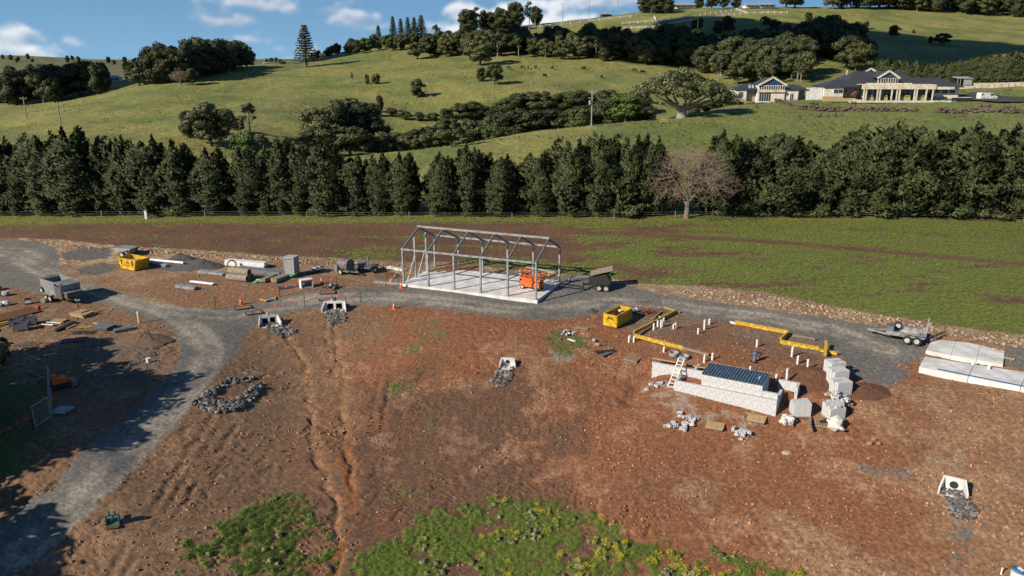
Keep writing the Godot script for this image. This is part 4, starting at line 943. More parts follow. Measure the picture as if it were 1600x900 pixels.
# a bundle of lengths lying side by side: from one ground point to another
func bundle(called: String, label: String, category: String, a: Vector2, b: Vector2, n: int, w: float, h: float, m: Material, layers := 1, tube := false, group := "") -> Node3D:
	var d := a.distance_to(b)
	if group != "":   # loose lengths: each is a thing of its own
		for i in n * layers:
			var k := i % n
			var e := Mb.new()
			var z := (k - (n - 1) * 0.5) * w * 1.1
			var y := h * (i / n + 0.5) * 1.02 + 0.02
			var ll := d * rng.randf_range(0.44, 0.5)
			if tube: e.pipe(v3(-ll, y, z), v3(ll, y, z), w * 0.5, w * 0.06, 10)
			else: e.box(v3(rng.randf_range(-0.03, 0.03) * d, y, z), v3(ll * 2.0, h, w), Basis(Vector3.UP, rng.randf_range(-0.03, 0.03)))
			var q := one(called, label if n * layers == 1 else "%s, %s of %d from the back" % [label, ordinal(i), n * layers], category, e, m, (a + b) * 0.5, atan2(-(b.y - a.y), b.x - a.x), group)
			q.position.y = maxf(q.position.y, maxf(gh(a.x, a.y), gh(b.x, b.y)) - 0.04)
		return null
	var o := thing(called, label, category, (a + b) * 0.5, atan2(-(b.y - a.y), b.x - a.x))
	o.position.y = maxf(o.position.y, maxf(gh(a.x, a.y), gh(b.x, b.y)) - 0.04)
	var one_name := "pipe" if tube else ("plank" if category in ["timber", "plank", "timber stack"] else "bar")
	for k in layers:
		for i in n:
			var z := (i - (n - 1) * 0.5) * w * 1.06 + rng.randf_range(-0.1, 0.1) * w
			var y := h * (k + 0.5) * 1.02 + 0.02
			var s := rng.randf_range(-0.04, 0.04) * d
			var ll := d * rng.randf_range(0.93, 1.0) * 0.5
			if tube: part(one_name, Mb.new().pipe(v3(-ll + s, y, z), v3(ll + s, y, z), w * 0.5, w * 0.06, 10), m, o)
			else: pb(one_name, o, m, v3(s, y, z), v3(ll * 2.0, h, w), Basis(Vector3.UP, rng.randf_range(-0.01, 0.01)))
	return o

func storage() -> void:
	var galv := S("galv")
	bundle("long_pipe", "long white pipe just behind the wedge-ended skip bin", "pipe", Vector2(-41.23, -84.99), Vector2(-36.84, -83.53), 1, 0.3, 0.3, S("pvc"), 1, true)
	bundle("steel_bundle", "galvanised channels lying against the wedge-ended skip bin", "steel bundle", Vector2(-40.96, -84.05), Vector2(-38.37, -82.73), 4, 0.12, 0.12, galv, 2)
	bundle("steel_bundle", "galvanised channel bundle left of the concrete pipes", "steel bundle", Vector2(-34.07, -80.66), Vector2(-30.78, -79.45), 5, 0.14, 0.12, galv, 2)
	bundle("steel_bundle", "short galvanised bundle nearest the road on the terrace", "steel bundle", Vector2(-34.49, -75.78), Vector2(-32.05, -74.74), 4, 0.16, 0.14, galv, 2)
	bundle("lilac_pipe", "lilac-white pipe above the short galvanised bundle", "pipe", Vector2(-33.68, -77.22), Vector2(-30.74, -76.15), 2, 0.2, 0.2, mat(0.75, 0.72, 0.85, 0.4), 1, true, "lilac-white pipes")
	bundle("panel_pack", "long pack of white wrapped lengths at the back of the terrace", "panel pack", Vector2(-31.99, -83.29), Vector2(-27.02, -81.79), 3, 0.26, 0.3, S("white"), 2)
	bundle("steel_bundle", "long dark grey steel sections in front of the white pack", "steel bundle", Vector2(-29.84, -81.16), Vector2(-24.23, -79.11), 5, 0.2, 0.2, S("galvdark"), 2)
	bundle("steel_bundle", "thin grey steel bars between the white pack and the dark sections", "steel bundle", Vector2(-30.15, -82.07), Vector2(-27.72, -81.34), 4, 0.12, 0.1, galv, 1)
	var o := thing("pipe_coil", "coil of black poly pipe leaning on the white pack", "pipe coil", Vector2(-30.78, -81.64), 0.3)
	for i in 3: part("turn", Mb.new().ring(v3(0, 0.5, 0.05 * i), v3(0, 0.25, 1), 0.48 - 0.03 * i, 0.035, 16, 5), S("black"), o)
	# concrete drainage pipes, stacked two and one
	var a := Vector2(-30.06, -77.96)
	var b := Vector2(-27.48, -77.11)
	for e in [[0.0, 0.36, "front lower"], [-0.72, 0.36, "rear lower"], [-0.36, 0.96, "topmost"]]:
		one("concrete_pipe", "big weathered concrete drainage pipe, %s of the stack of three" % e[2], "concrete pipe", Mb.new().pipe(v3(-1.25, e[1], e[0]), v3(1.25, e[1], e[0]), 0.36, 0.06, 16), S("oldconcrete"), (a + b) * 0.5, atan2(-(b.y - a.y), b.x - a.x), "stacked concrete pipes")
	bundle("sawn_beam", "heavy sawn beam lying askew right of the concrete pipes", "beam", Vector2(-25.95, -76.70), Vector2(-25.19, -79.13), 2, 0.26, 0.34, S("oldtimber"), 1, false, "heavy sawn beams")
	bundle("sawn_beam", "heavy sawn beam closest to the portable toilet", "beam", Vector2(-24.82, -76.68), Vector2(-23.81, -79.10), 3, 0.27, 0.36, S("oldtimber"), 1, false, "heavy sawn beams")
	o = thing("green_netting", "crumpled green netting between the pipes and the sawn beams", "netting", Vector2(-26.61, -77.10))
	for i in 6: part("fold", Mb.new().hull(v3(rng.randf_range(-0.5, 0.5), 0.14, rng.randf_range(-0.3, 0.3)), v3(0.6, 0.35, 0.5), rng, 0.35), S("green") if i < 4 else S("bag"), o)
	# portable toilet
	o = thing("portable_toilet", "grey portable toilet standing at the end of the steel stacks", "portable toilet", Vector2(-23.47, -79.09), -0.231)
	var pt := mat(0.3, 0.33, 0.35, 0.5, 0.0, "smear", 0.8)
	pb("cabin", o, pt, v3(0, 1.06, 0), v3(1.1, 2.0, 1.1))
	for x in [-0.53, 0.53]:
		for z in [-0.53, 0.53]: pb("corner_post", o, mat(0.36, 0.39, 0.41, 0.5), v3(x, 1.06, z), v3(0.1, 2.04, 0.1))
	pb("roof", o, mat(0.45, 0.47, 0.48, 0.5), v3(0, 2.12, 0), v3(1.2, 0.1, 1.2))
	for i in 3: pb("door_rib", o, mat(0.36, 0.39, 0.41, 0.5), v3(0, 0.5 + i * 0.55, 0.56), v3(0.85, 0.05, 0.03))
	pb("base", o, S("black"), v3(0, 0.05, 0), v3(1.2, 0.1, 1.2))
	for i in 3: part("vent", Mb.new().box(v3(-0.3 + 0.3 * i, 1.95, 0.56), v3(0.2, 0.05, 0.02)), S("black"), o)
	o = thing("hose_heap", "bright green hose heaped against the portable toilet", "hose", Vector2(-23.21, -78.65))
	for i in 4: part("turn", Mb.new().ring(v3(0.12 * i - 0.3, 0.18 + 0.08 * i, 0.05 * i), v3(0.3 - 0.2 * i, 1, 0.2), 0.34, 0.06, 12, 5), S("green"), o)
	bundle("black_pipe", "black pipe on the ground beyond the portable toilet", "pipe", Vector2(-22.09, -79.32), Vector2(-20.80, -80.84), 2, 0.12, 0.12, S("black"), 1, true, "black pipes")
	o = thing("tarpaulin", "small blue and white tarpaulin dropped behind the portable toilet", "tarpaulin", Vector2(-21.56, -81.97), 0.970)
	for i in 5: part("fold", Mb.new().hull(v3(-0.7 + 0.35 * i, 0.08, 0), v3(0.5, 0.14, 0.5), rng, 0.3), S("blue") if i % 2 == 0 else S("white"), o)
	# precast pit on its side
	o = thing("precast_pit", "white precast pit box tipped on its side by the terrace edge", "precast pit", Vector2(-21.04, -75.44), 0.519)
	for e in [[v3(0, 0.05, 0), v3(1.25, 0.1, 0.8)], [v3(0, 0.85, 0), v3(1.25, 0.1, 0.8)], [v3(-0.58, 0.45, 0), v3(0.1, 0.7, 0.8)], [v3(0.58, 0.45, 0), v3(0.1, 0.7, 0.8)], [v3(0, 0.45, -0.36), v3(1.06, 0.7, 0.08)]]:
		pb("wall", o, S("newconcrete"), e[0], e[1])
	pb("inner_liner", o, S("galvdark"), v3(0, 0.45, -0.3), v3(1.04, 0.68, 0.04))
	bundle("steel_beam", "single dark steel beam lying beside the white precast pit", "beam", Vector2(-23.75, -74.82), Vector2(-21.88, -75.63), 1, 0.3, 0.22, S("deck"), 1)
	o = thing("folding_barrier", "yellow-ended folding barrier lying at the road edge", "barrier", Vector2(-23.87, -72.12), 0.640)
	pb("end_frame", o, S("form"), v3(-0.6, 0.12, 0), v3(0.1, 0.1, 0.9), Basis(Vector3.UP, 0.4))
	pb("end_frame", o, S("form"), v3(0.6, 0.12, 0), v3(0.1, 0.1, 0.9), Basis(Vector3.UP, -0.4))
	pb("panel", o, galv, v3(0, 0.1, 0.05), v3(1.0, 0.05, 0.6))
	bundle("pale_board", "loose pale board lying below the concrete pipes", "plank", Vector2(-27.90, -76.14), Vector2(-27.17, -76.13), 2, 0.16, 0.05, S("oldtimber"), 1, false, "loose boards")
	bundle("steel_purlins", "white purlins on blocks beyond the gable end of the frame", "steel bundle", Vector2(-14.03, -82.99), Vector2(-11.84, -81.58), 3, 0.16, 0.2, S("white"), 1)
	bundle("steel_beam", "bright galvanised beam on the ground at the corner of the frame", "beam", Vector2(-14.51, -77.81), Vector2(-11.13, -76.79), 1, 0.3, 0.22, galv, 1)
	for e in [[Vector2(-37.99, -85.48), 1.7, 0.8, 0.75, S("rock"), "smooth dark gravel heap behind the long white pipe"], [Vector2(-34.27, -82.46), 2.6, 1.3, 0.85, S("rock"), "coarse dark gravel heap left of the galvanised channels"], [Vector2(-13.40, -79.85), 1.7, 1.2, 0.5, mat(0.2, 0.105, 0.06, 0.95, 0.0, "soil", 0.5), "brown soil heap beside the gable end of the frame"]]:
		heap(e[0], e[1], e[2], e[3], e[4], e[5])

func heap(p: Vector2, rx: float, rz: float, h: float, m: Material, label: String, called := "gravel_heap") -> void:
	var b := Mb.new()
	var seg := 30
	var rings := 11
	var q := []
	for j in rings + 1:
		var row := []
		for i in seg:
			var a := TAU * i / seg
			var r := float(j) / rings
			var edge := 1.0 + 0.22 * no_b.get_noise_2d(cos(a) * 1.3 + p.x, sin(a) * 1.3 + p.y)
			var x := cos(a) * r * rx * edge
			var z := sin(a) * r * rz * edge
			var y := h * pow(1.0 - r, 1.15) * (1.0 + 0.25 * no_b.get_noise_2d(x + p.x, z + p.y)) + no_c.get_noise_2d(x * 1.3, z * 1.3) * 0.07 * (1.0 - r)
			if j == rings: y = -0.25
			row.append(v3(x, y + gh(p.x + x, p.y + z) - gh(p.x, p.y) + 0.03, z))
		q.append(row)
	for j in rings:
		for i in seg:
			var k := (i + 1) % seg
			b.quad(q[j][i], q[j][k], q[j + 1][k], q[j + 1][i])
	one(called, label, "heap", b, m, p)

func culvert(label: String, p: Vector2, yaw: float, w: float, holes: int, k := 1.0) -> void:
	var o := thing("culvert_headwall", label, "culvert headwall", p, yaw, "culvert headwalls")
	var m := S("newconcrete")
	var H := 0.85 * k
	pb("apron", o, m, v3(0, -0.05, 0.3), v3(w, 0.12, 0.9))
	if holes == 2:
		for x in [-0.47, 0.0, 0.47]: pb("wall", o, m, v3(x * w, H / 2, -0.2), v3(0.06 * w + 0.1, H, 0.15))
		pb("lintel", o, m, v3(0, H * 0.86, -0.2), v3(w, H * 0.28, 0.16))
		for x in [-0.235, 0.235]: part("pipe_mouth", Mb.new().pipe(v3(x * w, H * 0.38, -0.9), v3(x * w, H * 0.38, -0.15), H * 0.36, 0.05, 14).cyl(v3(x * w, H * 0.38, -0.9), v3(x * w, H * 0.38, -0.88), H * 0.36, H * 0.36, 12), S("black"), o)
	else:
		pb("wall", o, m, v3(0, H / 2, -0.2), v3(w, H, 0.12))
		part("pipe_mouth", Mb.new().cyl(v3(0, H * 0.42, -0.25), v3(0, H * 0.42, -0.125), H * 0.3, H * 0.3, 12), S("black"), o)
	for s in [-1.0, 1.0]:
		part("wing_wall", Mb.new().ext([Vector2(0, -0.1), Vector2(0.85 * k, -0.1), Vector2(0.85 * k, H * 0.35), Vector2(0, H)], v3(s * w * 0.5, 0, -0.2), Vector3(s * 0.25, 0, 1).normalized(), Vector3.UP, Vector3(s * 0.1, 0, 0)), m, o)

func rocks(called: String, label: String, f: Array, n: int, lo: float, hi: float, pile := 0.0, tan_stone := false) -> void:
	var b := Mb.new()
	var q := PackedVector2Array()
	for i in range(0, f.size(), 2): q.append(Vector2(f[i], f[i + 1]))
	var r := Rect2(q[0], Vector2.ZERO)
	for p in q: r = r.expand(p)
	var c := r.get_center()
	var done := 0
	while done < n:
		var p := Vector2(rng.randf_range(r.position.x, r.end.x), rng.randf_range(r.position.y, r.end.y))
		if not Geometry2D.is_point_in_polygon(p, q): continue
		done += 1
		var s := rng.randf_range(lo, hi)
		var g := 0.07 + 0.27 * pow(rng.randf(), 1.6)
		b.col = Color(g, g * 0.99, g * 0.97) if rng.randf() < 0.85 else Color(g * 1.2, g * 0.95, g * 0.75)
		if tan_stone: b.col = Color(0.3, 0.2, 0.12).lerp(Color(0.62, 0.5, 0.35), rng.randf())
		b.hull(v3(p.x - c.x, gh(p.x, p.y) + s * 0.15 + rng.randf() * pile, p.y - c.y), v3(s * rng.randf_range(0.8, 1.3), s * rng.randf_range(0.6, 1.0), s * rng.randf_range(0.8, 1.3)), rng, 0.3)
	var o := part(called, b, vmat(0.95, "grain", 1.0, false), self)
	o.position = v3(c.x, 0, c.y)
	meta(o, label, "rocks")
	o.set_meta("kind", "stuff")

func drainage() -> void:
	culvert("twin-pipe concrete headwall at the road junction", Vector2(-22.29, -66.71), 0.416, 1.45, 2)
	culvert("twin-pipe concrete headwall at the head of the gully", Vector2(-17.06, -70.28), 0.059, 1.75, 2)
	culvert("small concrete headwall in the middle of the red slope", Vector2(-0.36, -57.79), -0.047, 0.85, 1, 0.7)
	culvert("lone concrete headwall low on the right-hand slope", Vector2(26.57, -40.90), -0.278 - 0.25, 1.0, 1, 0.95)
	rocks("rock_apron", "grey rock apron spilling from the junction headwall", [-22.8, -66.5, -21.7, -67.1, -19.6, -65.9, -19.7, -65.2, -20.5, -64.4, -21.6, -65.1], 230, 0.16, 0.36)
	rocks("rock_apron", "grey rock apron spilling from the gully headwall", [-17.9, -69.9, -16.2, -70.2, -15.4, -67.8, -16.1, -67.5, -16.6, -67.1, -17.3, -67.8], 270, 0.16, 0.36)
	rocks("rock_apron", "grey rock apron below the small headwall on the red slope", [-1.0, -57.7, 0.2, -57.7, 0.0, -55.9, -0.7, -54.8, -1.8, -55.2, -1.4, -56.2], 190, 0.14, 0.32)
	rocks("rock_apron", "blue-grey rock apron below the lone right-hand headwall", [26.0, -41.5, 26.1, -40.9, 27.2, -40.9, 27.2, -40.3, 27.0, -39.7, 27.0, -38.9, 26.6, -38.4, 25.8, -38.2, 25.4, -38.7, 25.5, -39.4, 25.8, -40.2, 25.7, -40.8], 380, 0.12, 0.3)
	rocks("rock_heap", "small heap of rocks on the upper side of the road", [-19.4, -75.0, -19.3, -76.1, -18.6, -76.4, -18.0, -75.7, -18.1, -74.9], 70, 0.18, 0.34, 0.25)
	rocks("rock_ring", "horseshoe of tumbled grey rocks beside the lower road", [-23.0, -50.6, -22.7, -51.9, -22.4, -53.5, -21.9, -53.1, -22.0, -51.6, -21.0, -51.4, -20.4, -52.5, -20.1, -53.9, -19.9, -55.7, -19.4, -55.0, -19.3, -53.4, -19.4, -51.8, -20.0, -50.5, -21.0, -49.9, -22.0, -50.0], 420, 0.16, 0.42, 0.12)
	rocks("rock_scatter", "loose stones along the top of the rock horseshoe", [-22.5, -53.7, -22.3, -55.0, -21.2, -56.2, -20.2, -56.8, -20.2, -56.0, -21.1, -55.0, -21.9, -53.3], 60, 0.12, 0.3)
	rocks("batter_stones", "pale stones strewn along the cut batter beside the right road", [18.1, -74.2, 24.8, -71.1, 29.6, -67.5, 33.9, -64.2, 36.9, -62.4, 42.2, -59.5, 40.9, -57.4, 38.1, -59.7, 34.9, -61.8, 30.5, -64.1, 25.8, -66.9, 20.9, -70.4, 16.5, -72.6], 520, 0.06, 0.3, 0.0, true)
	rocks("terrace_stones", "pale stones strewn along the back of the storage terrace", [-59.1, -93.5, -46.4, -90.3, -37.8, -88.2, -27.2, -85.4, -17.5, -84.6, -12.3, -83.9, -12.8, -82.5, -18.6, -83.0, -27.4, -83.9, -37.2, -86.7, -45.7, -88.8], 520, 0.06, 0.3, 0.0, true)
	var i := 0
	for e in [[Vector2(-25.75, -70.00), 0.502], [Vector2(-24.38, -68.93), 0.487], [Vector2(-18.59, -74.14), 0.157], [Vector2(-18.29, -72.51), 0.201]]:
		var o := thing("cover_plate", ["concrete cover plate in the road above the junction headwall, upper of two", "concrete cover plate in the road above the junction headwall, lower of two", "concrete cover plate in the road above the gully headwall, upper of two", "concrete cover plate in the road above the gully headwall, lower of two"][i], "cover plate", e[0], e[1], "cover plates in the road", 0.015)
		pb("plate", o, mat(0.27, 0.235, 0.21, 0.9, 0.0, "soil", 0.5), v3(0, 0.02, 0), v3(1.42, 0.05, 0.88))
		part("frame", Mb.new().box(v3(0, 0.025, 0.47), v3(1.55, 0.07, 0.05)).box(v3(0, 0.025, -0.47), v3(1.55, 0.07, 0.05)).box(v3(0.75, 0.025, 0), v3(0.05, 0.07, 0.9)).box(v3(-0.75, 0.025, 0), v3(0.05, 0.07, 0.9)), S("black"), o)
		i += 1

func cone(label: String, p: Vector2) -> void:
	var o := thing("traffic_cone", label, "traffic cone", p, 0.0, "traffic cones")
	pb("base", o, S("cone"), v3(0, 0.03, 0), v3(0.4, 0.06, 0.4))
	part("body", Mb.new().cyl(v3(0, 0.06, 0), v3(0, 0.75, 0), 0.16, 0.03, 12), S("cone"), o)
	part("reflective_band", Mb.new().cyl(v3(0, 0.36, 0), v3(0, 0.52, 0), 0.111, 0.08, 12), S("white"), o)

func bunting(label: String, f: Array, flags: int) -> void:
	var q := PackedVector2Array()
	for i in range(0, f.size(), 2): q.append(Vector2(f[i], f[i + 1]))
	var o := Node3D.new()
	o.name = numbered("flag_line")
	add_child(o)
	meta(o, label, "flag line", "orange flag lines")
	var at := q[0]
	o.position = v3(at.x, gh(at.x, at.y), at.y)
	var pts := []
	for p in q:
		var y := gh(p.x, p.y)
		part("picket", Mb.new().box(v3(p.x, y + 0.55, p.y) - o.position, v3(0.05, 1.25, 0.05)), S("black"), o)
		pts.append(v3(p.x, y + 1.02, p.y) - o.position)
	for i in pts.size() - 1:
		part("string", Mb.new().bar(pts[i], pts[i + 1], 0.012, 0.012), S("cone"), o)
		for k in flags:
			var t := (k + 0.7) / (flags + 0.4)
			var p: Vector3 = (pts[i] as Vector3).lerp(pts[i + 1], t)
			part("flag", Mb.new().ext([Vector2(-0.08, 0), Vector2(0.08, 0), Vector2(0.06, -0.14), Vector2(-0.06, -0.15)], p + v3(0, 0, -0.01), Vector3.RIGHT, Vector3.UP, v3(rng.randf_range(-0.03, 0.03), 0, 0.02)), S("cone"), o)

func pallet(label: String, p: Vector2, yaw: float, slab := false) -> void:
	var o := thing("pallet", label, "pallet", p, yaw, "wooden pallets")
	for z in [-0.45, 0.0, 0.45]: pb("bearer", o, S("oldtimber"), v3(0, 0.07, z), v3(1.15, 0.1, 0.09))
	if slab: pb("sheet", o, S("ply"), v3(0, 0.15, 0), v3(1.25, 0.05, 1.0))
	else:
		for i in 7: pb("board", o, S("timber"), v3(-0.52 + i * 0.173, 0.135, 0), v3(0.12, 0.03, 1.05))

func blocks(label: String, p: Vector2, yaw: float, nx: int, ny: int, nz: int, cores := true) -> void:
	var o := thing("block_pack", label, "block pack", p, yaw, "packs of concrete blocks")
	pb("pallet_base", o, S("oldtimber"), v3(0, 0.05, 0), v3(nx * 0.4, 0.1, nz * 0.2))
	var full := Mb.new().box(Vector3.ZERO, v3(0.385, 0.19, 0.185)).mesh()
	var hb := Mb.new()   # a hollow block seen from above: shell and web with two cores
	for z in [-0.078, 0.078]: hb.box(v3(0, 0, z), v3(0.385, 0.19, 0.03))
	for x in [-0.175, 0.0, 0.175]: hb.box(v3(x, 0, 0), v3(0.036, 0.188, 0.126))
	var hollow := hb.mesh()
	for y in ny:
		for x in nx:
			for z in nz:
				if y < ny - 1 and x > 0 and x < nx - 1 and z > 0 and z < nz - 1: continue
				if y == ny - 1 and rng.randf() < 0.12: continue
				var b := part_mesh("block", hollow if (y == ny - 1 and cores) else full, S("block"), o)
				b.position = v3((x - (nx - 1) * 0.5) * 0.4 + rng.randf_range(-0.008, 0.008), 0.2 + y * 0.195, (z - (nz - 1) * 0.5) * 0.2)

func loose_blocks(label: String, group: String, f: Array, n: int, spread: float, pile := 0.0) -> void:
	var hb := Mb.new()
	for z in [-0.078, 0.078]: hb.box(v3(0, 0, z), v3(0.385, 0.19, 0.03))
	for x in [-0.175, 0.0, 0.175]: hb.box(v3(x, 0, 0), v3(0.036, 0.188, 0.126))
	var hollow := hb.mesh()
	for i in n:
		var k := (i % (f.size() / 2)) * 2
		var p := Vector2(f[k] + rng.randfn(0.0, spread), f[k + 1] + rng.randfn(0.0, spread))
		var o := part_mesh("concrete_block", hollow, S("block"), self)
		o.position = v3(p.x, gh(p.x, p.y) + 0.1 + rng.randf() * pile, p.y)
		o.rotation = v3(rng.randf_range(-0.4, 0.4) + (PI / 2 if rng.randf() < 0.4 else 0.0), rng.randf_range(0.0, TAU), rng.randf_range(-0.3, 0.3))
		o.scale = Vector3.ONE * rng.randf_range(0.6, 1.0)
		meta(o, label, "concrete block", group)

func bulk_bag(label: String, p: Vector2, w: float, h: float) -> void:
	var o := thing("bulk_bag", label, "bulk bag", p, rng.randf_range(0.0, 1.5), "white bulk bags")
	var b := Mb.new()
	b.hull(v3(0, h * 0.42, 0), v3(w, h, w * 0.9), rng, 0.12)
	b.hull(v3(w * 0.12, h * 0.6, w * 0.05), v3(w * 0.8, h * 0.85, w * 0.75), rng, 0.2)
	part("sack", b, S("bag"), o)
	for i in 5: part("fold", Mb.new().hull(v3(rng.randf_range(-0.5, 0.5) * w, h * rng.randf_range(0.1, 0.7), rng.randf_range(-0.5, 0.5) * w), v3(0.35, 0.28, 0.35) * w, rng, 0.4), S("bag"), o)
	for s in [-0.25, 0.25]: part("strap", Mb.new().bar(v3(s * w, h * 0.85, 0), v3(s * w * 1.6, h * 0.5, w * 0.45), 0.05, 0.02), S("white"), o)

func cellar() -> void:
	var a := Vector2(12.16, -53.11)
	var o := thing("block_cellar", "half-built grey concrete block cellar set into the red bank", "block building", a, -0.507)
	o.position.y = -1.45
	var L := 7.4
	var bm := S("block")
	# walls in block courses: thin recessed beds between, alternate perpends staggered by the grain of the material
	var wall := func(called: String, x0: float, x1: float, z: float, y0: float, y1: float, along_x: bool, t: float) -> void:
		var n := maxi(1, int(round((y1 - y0) / 0.2)))
		for i in n:
			var h := (y1 - y0) / n
			var yc := y0 + h * (i + 0.5)
			var s := v3(x1 - x0, h - 0.012, t) if along_x else v3(t, h - 0.012, x1 - x0)
			var p := v3((x0 + x1) * 0.5, yc, z) if along_x else v3(z, yc, (x0 + x1) * 0.5)
			pb(called, o, bm, p, s)
		var cs := v3(x1 - x0 - 0.02, y1 - y0 - 0.02, t - 0.02) if along_x else v3(t - 0.02, y1 - y0 - 0.02, x1 - x0 - 0.02)
		pb("mortar_core", o, S("concrete"), v3((x0 + x1) * 0.5, (y0 + y1) * 0.5, z) if along_x else v3(z, (y0 + y1) * 0.5, (x0 + x1) * 0.5), cs)
	wall.call("front_course", 0.0, L, -0.1, -0.6, 1.0, true, 0.2)
	wall.call("side_course", -2.2, -0.21, L - 0.1, -0.6, 1.0, false, 0.2)
	wall.call("side_course", -1.2, -0.21, 0.1, -0.6, 1.0, false, 0.2)
	wall.call("room_course", 1.95, 6.3, -0.32, 1.0, 1.8, true, 0.2)
	wall.call("room_course", 6.32, L - 0.02, -0.32, 1.0, 1.42, true, 0.2)
	wall.call("room_side", -2.5, -0.43, 2.05, 0.2, 1.75, false, 0.2)
	wall.call("room_side", -2.5, -0.43, 6.2, 0.2, 1.75, false, 0.2)
	wall.call("rear_course", -2.4, 1.94, -1.95, -0.4, 1.35, true, 0.2)
	wall.call("rear_course", 1.95, 6.3, -2.62, 0.2, 1.8, true, 0.2)
	wall.call("stub_course", -3.3, -2.06, 0.9, 0.2, 1.35, false, 0.2)
	wall.call("rear_course", 6.9, 8.4, -3.2, -0.3, 1.35, true, 0.2)
	wall.call("stub_course", -3.1, -2.3, 8.3, -0.3, 1.35, false, 0.2)
	for x in [-1.7, 0.6]: pb("timber_plate", o, S("timber"), v3(x, 1.4, -2.6), v3(1.9, 0.1, 0.14))
	# ribbed steel deck
	var d := thing("steel_deck", "blue-grey ribbed steel decking roofing the block cellar", "roof deck", a, o.rotation.y)
	d.position = o.transform * v3(0, 1.83, 0)
	var n := 21
	for i in n:
		var x := 1.95 + 4.4 * i / (n - 1.0)
		if i < n - 1: pb("pan", d, S("deck"), v3(x + 0.11, 0.0, -1.45), v3(0.215, 0.02, 2.45))
		pb("rib", d, S("deck"), v3(x, 0.04, -1.45), v3(0.05, 0.06, 2.46))
		pb("end_clip", d, S("white"), v3(x, 0.05, -2.7), v3(0.07, 0.06, 0.08))
	pb("label_patch", d, S("white"), v3(5.75, 0.02, -1.6), v3(0.16, 0.03, 0.5))
	# ladder leaning on the low wall
	o = thing("ladder", "white aluminium ladder leaning against the low cellar wall", "ladder", Vector2(11.94, -53.47), -0.507)
	o.position.y = -1.3
	for x in [-0.22, 0.22]: part("stile", Mb.new().bar(v3(x, 0, 0), v3(x + 0.3, 2.0, -1.6), 0.07, 0.09), S("white"), o)
	for i in 8:
		var t := (i + 0.6) / 8.4
		part("rung", Mb.new().bar(v3(-0.22 + 0.3 * t, 2.0 * t, -1.6 * t), v3(0.22 + 0.3 * t, 2.0 * t, -1.6 * t), 0.1, 0.05), S("white"), o)

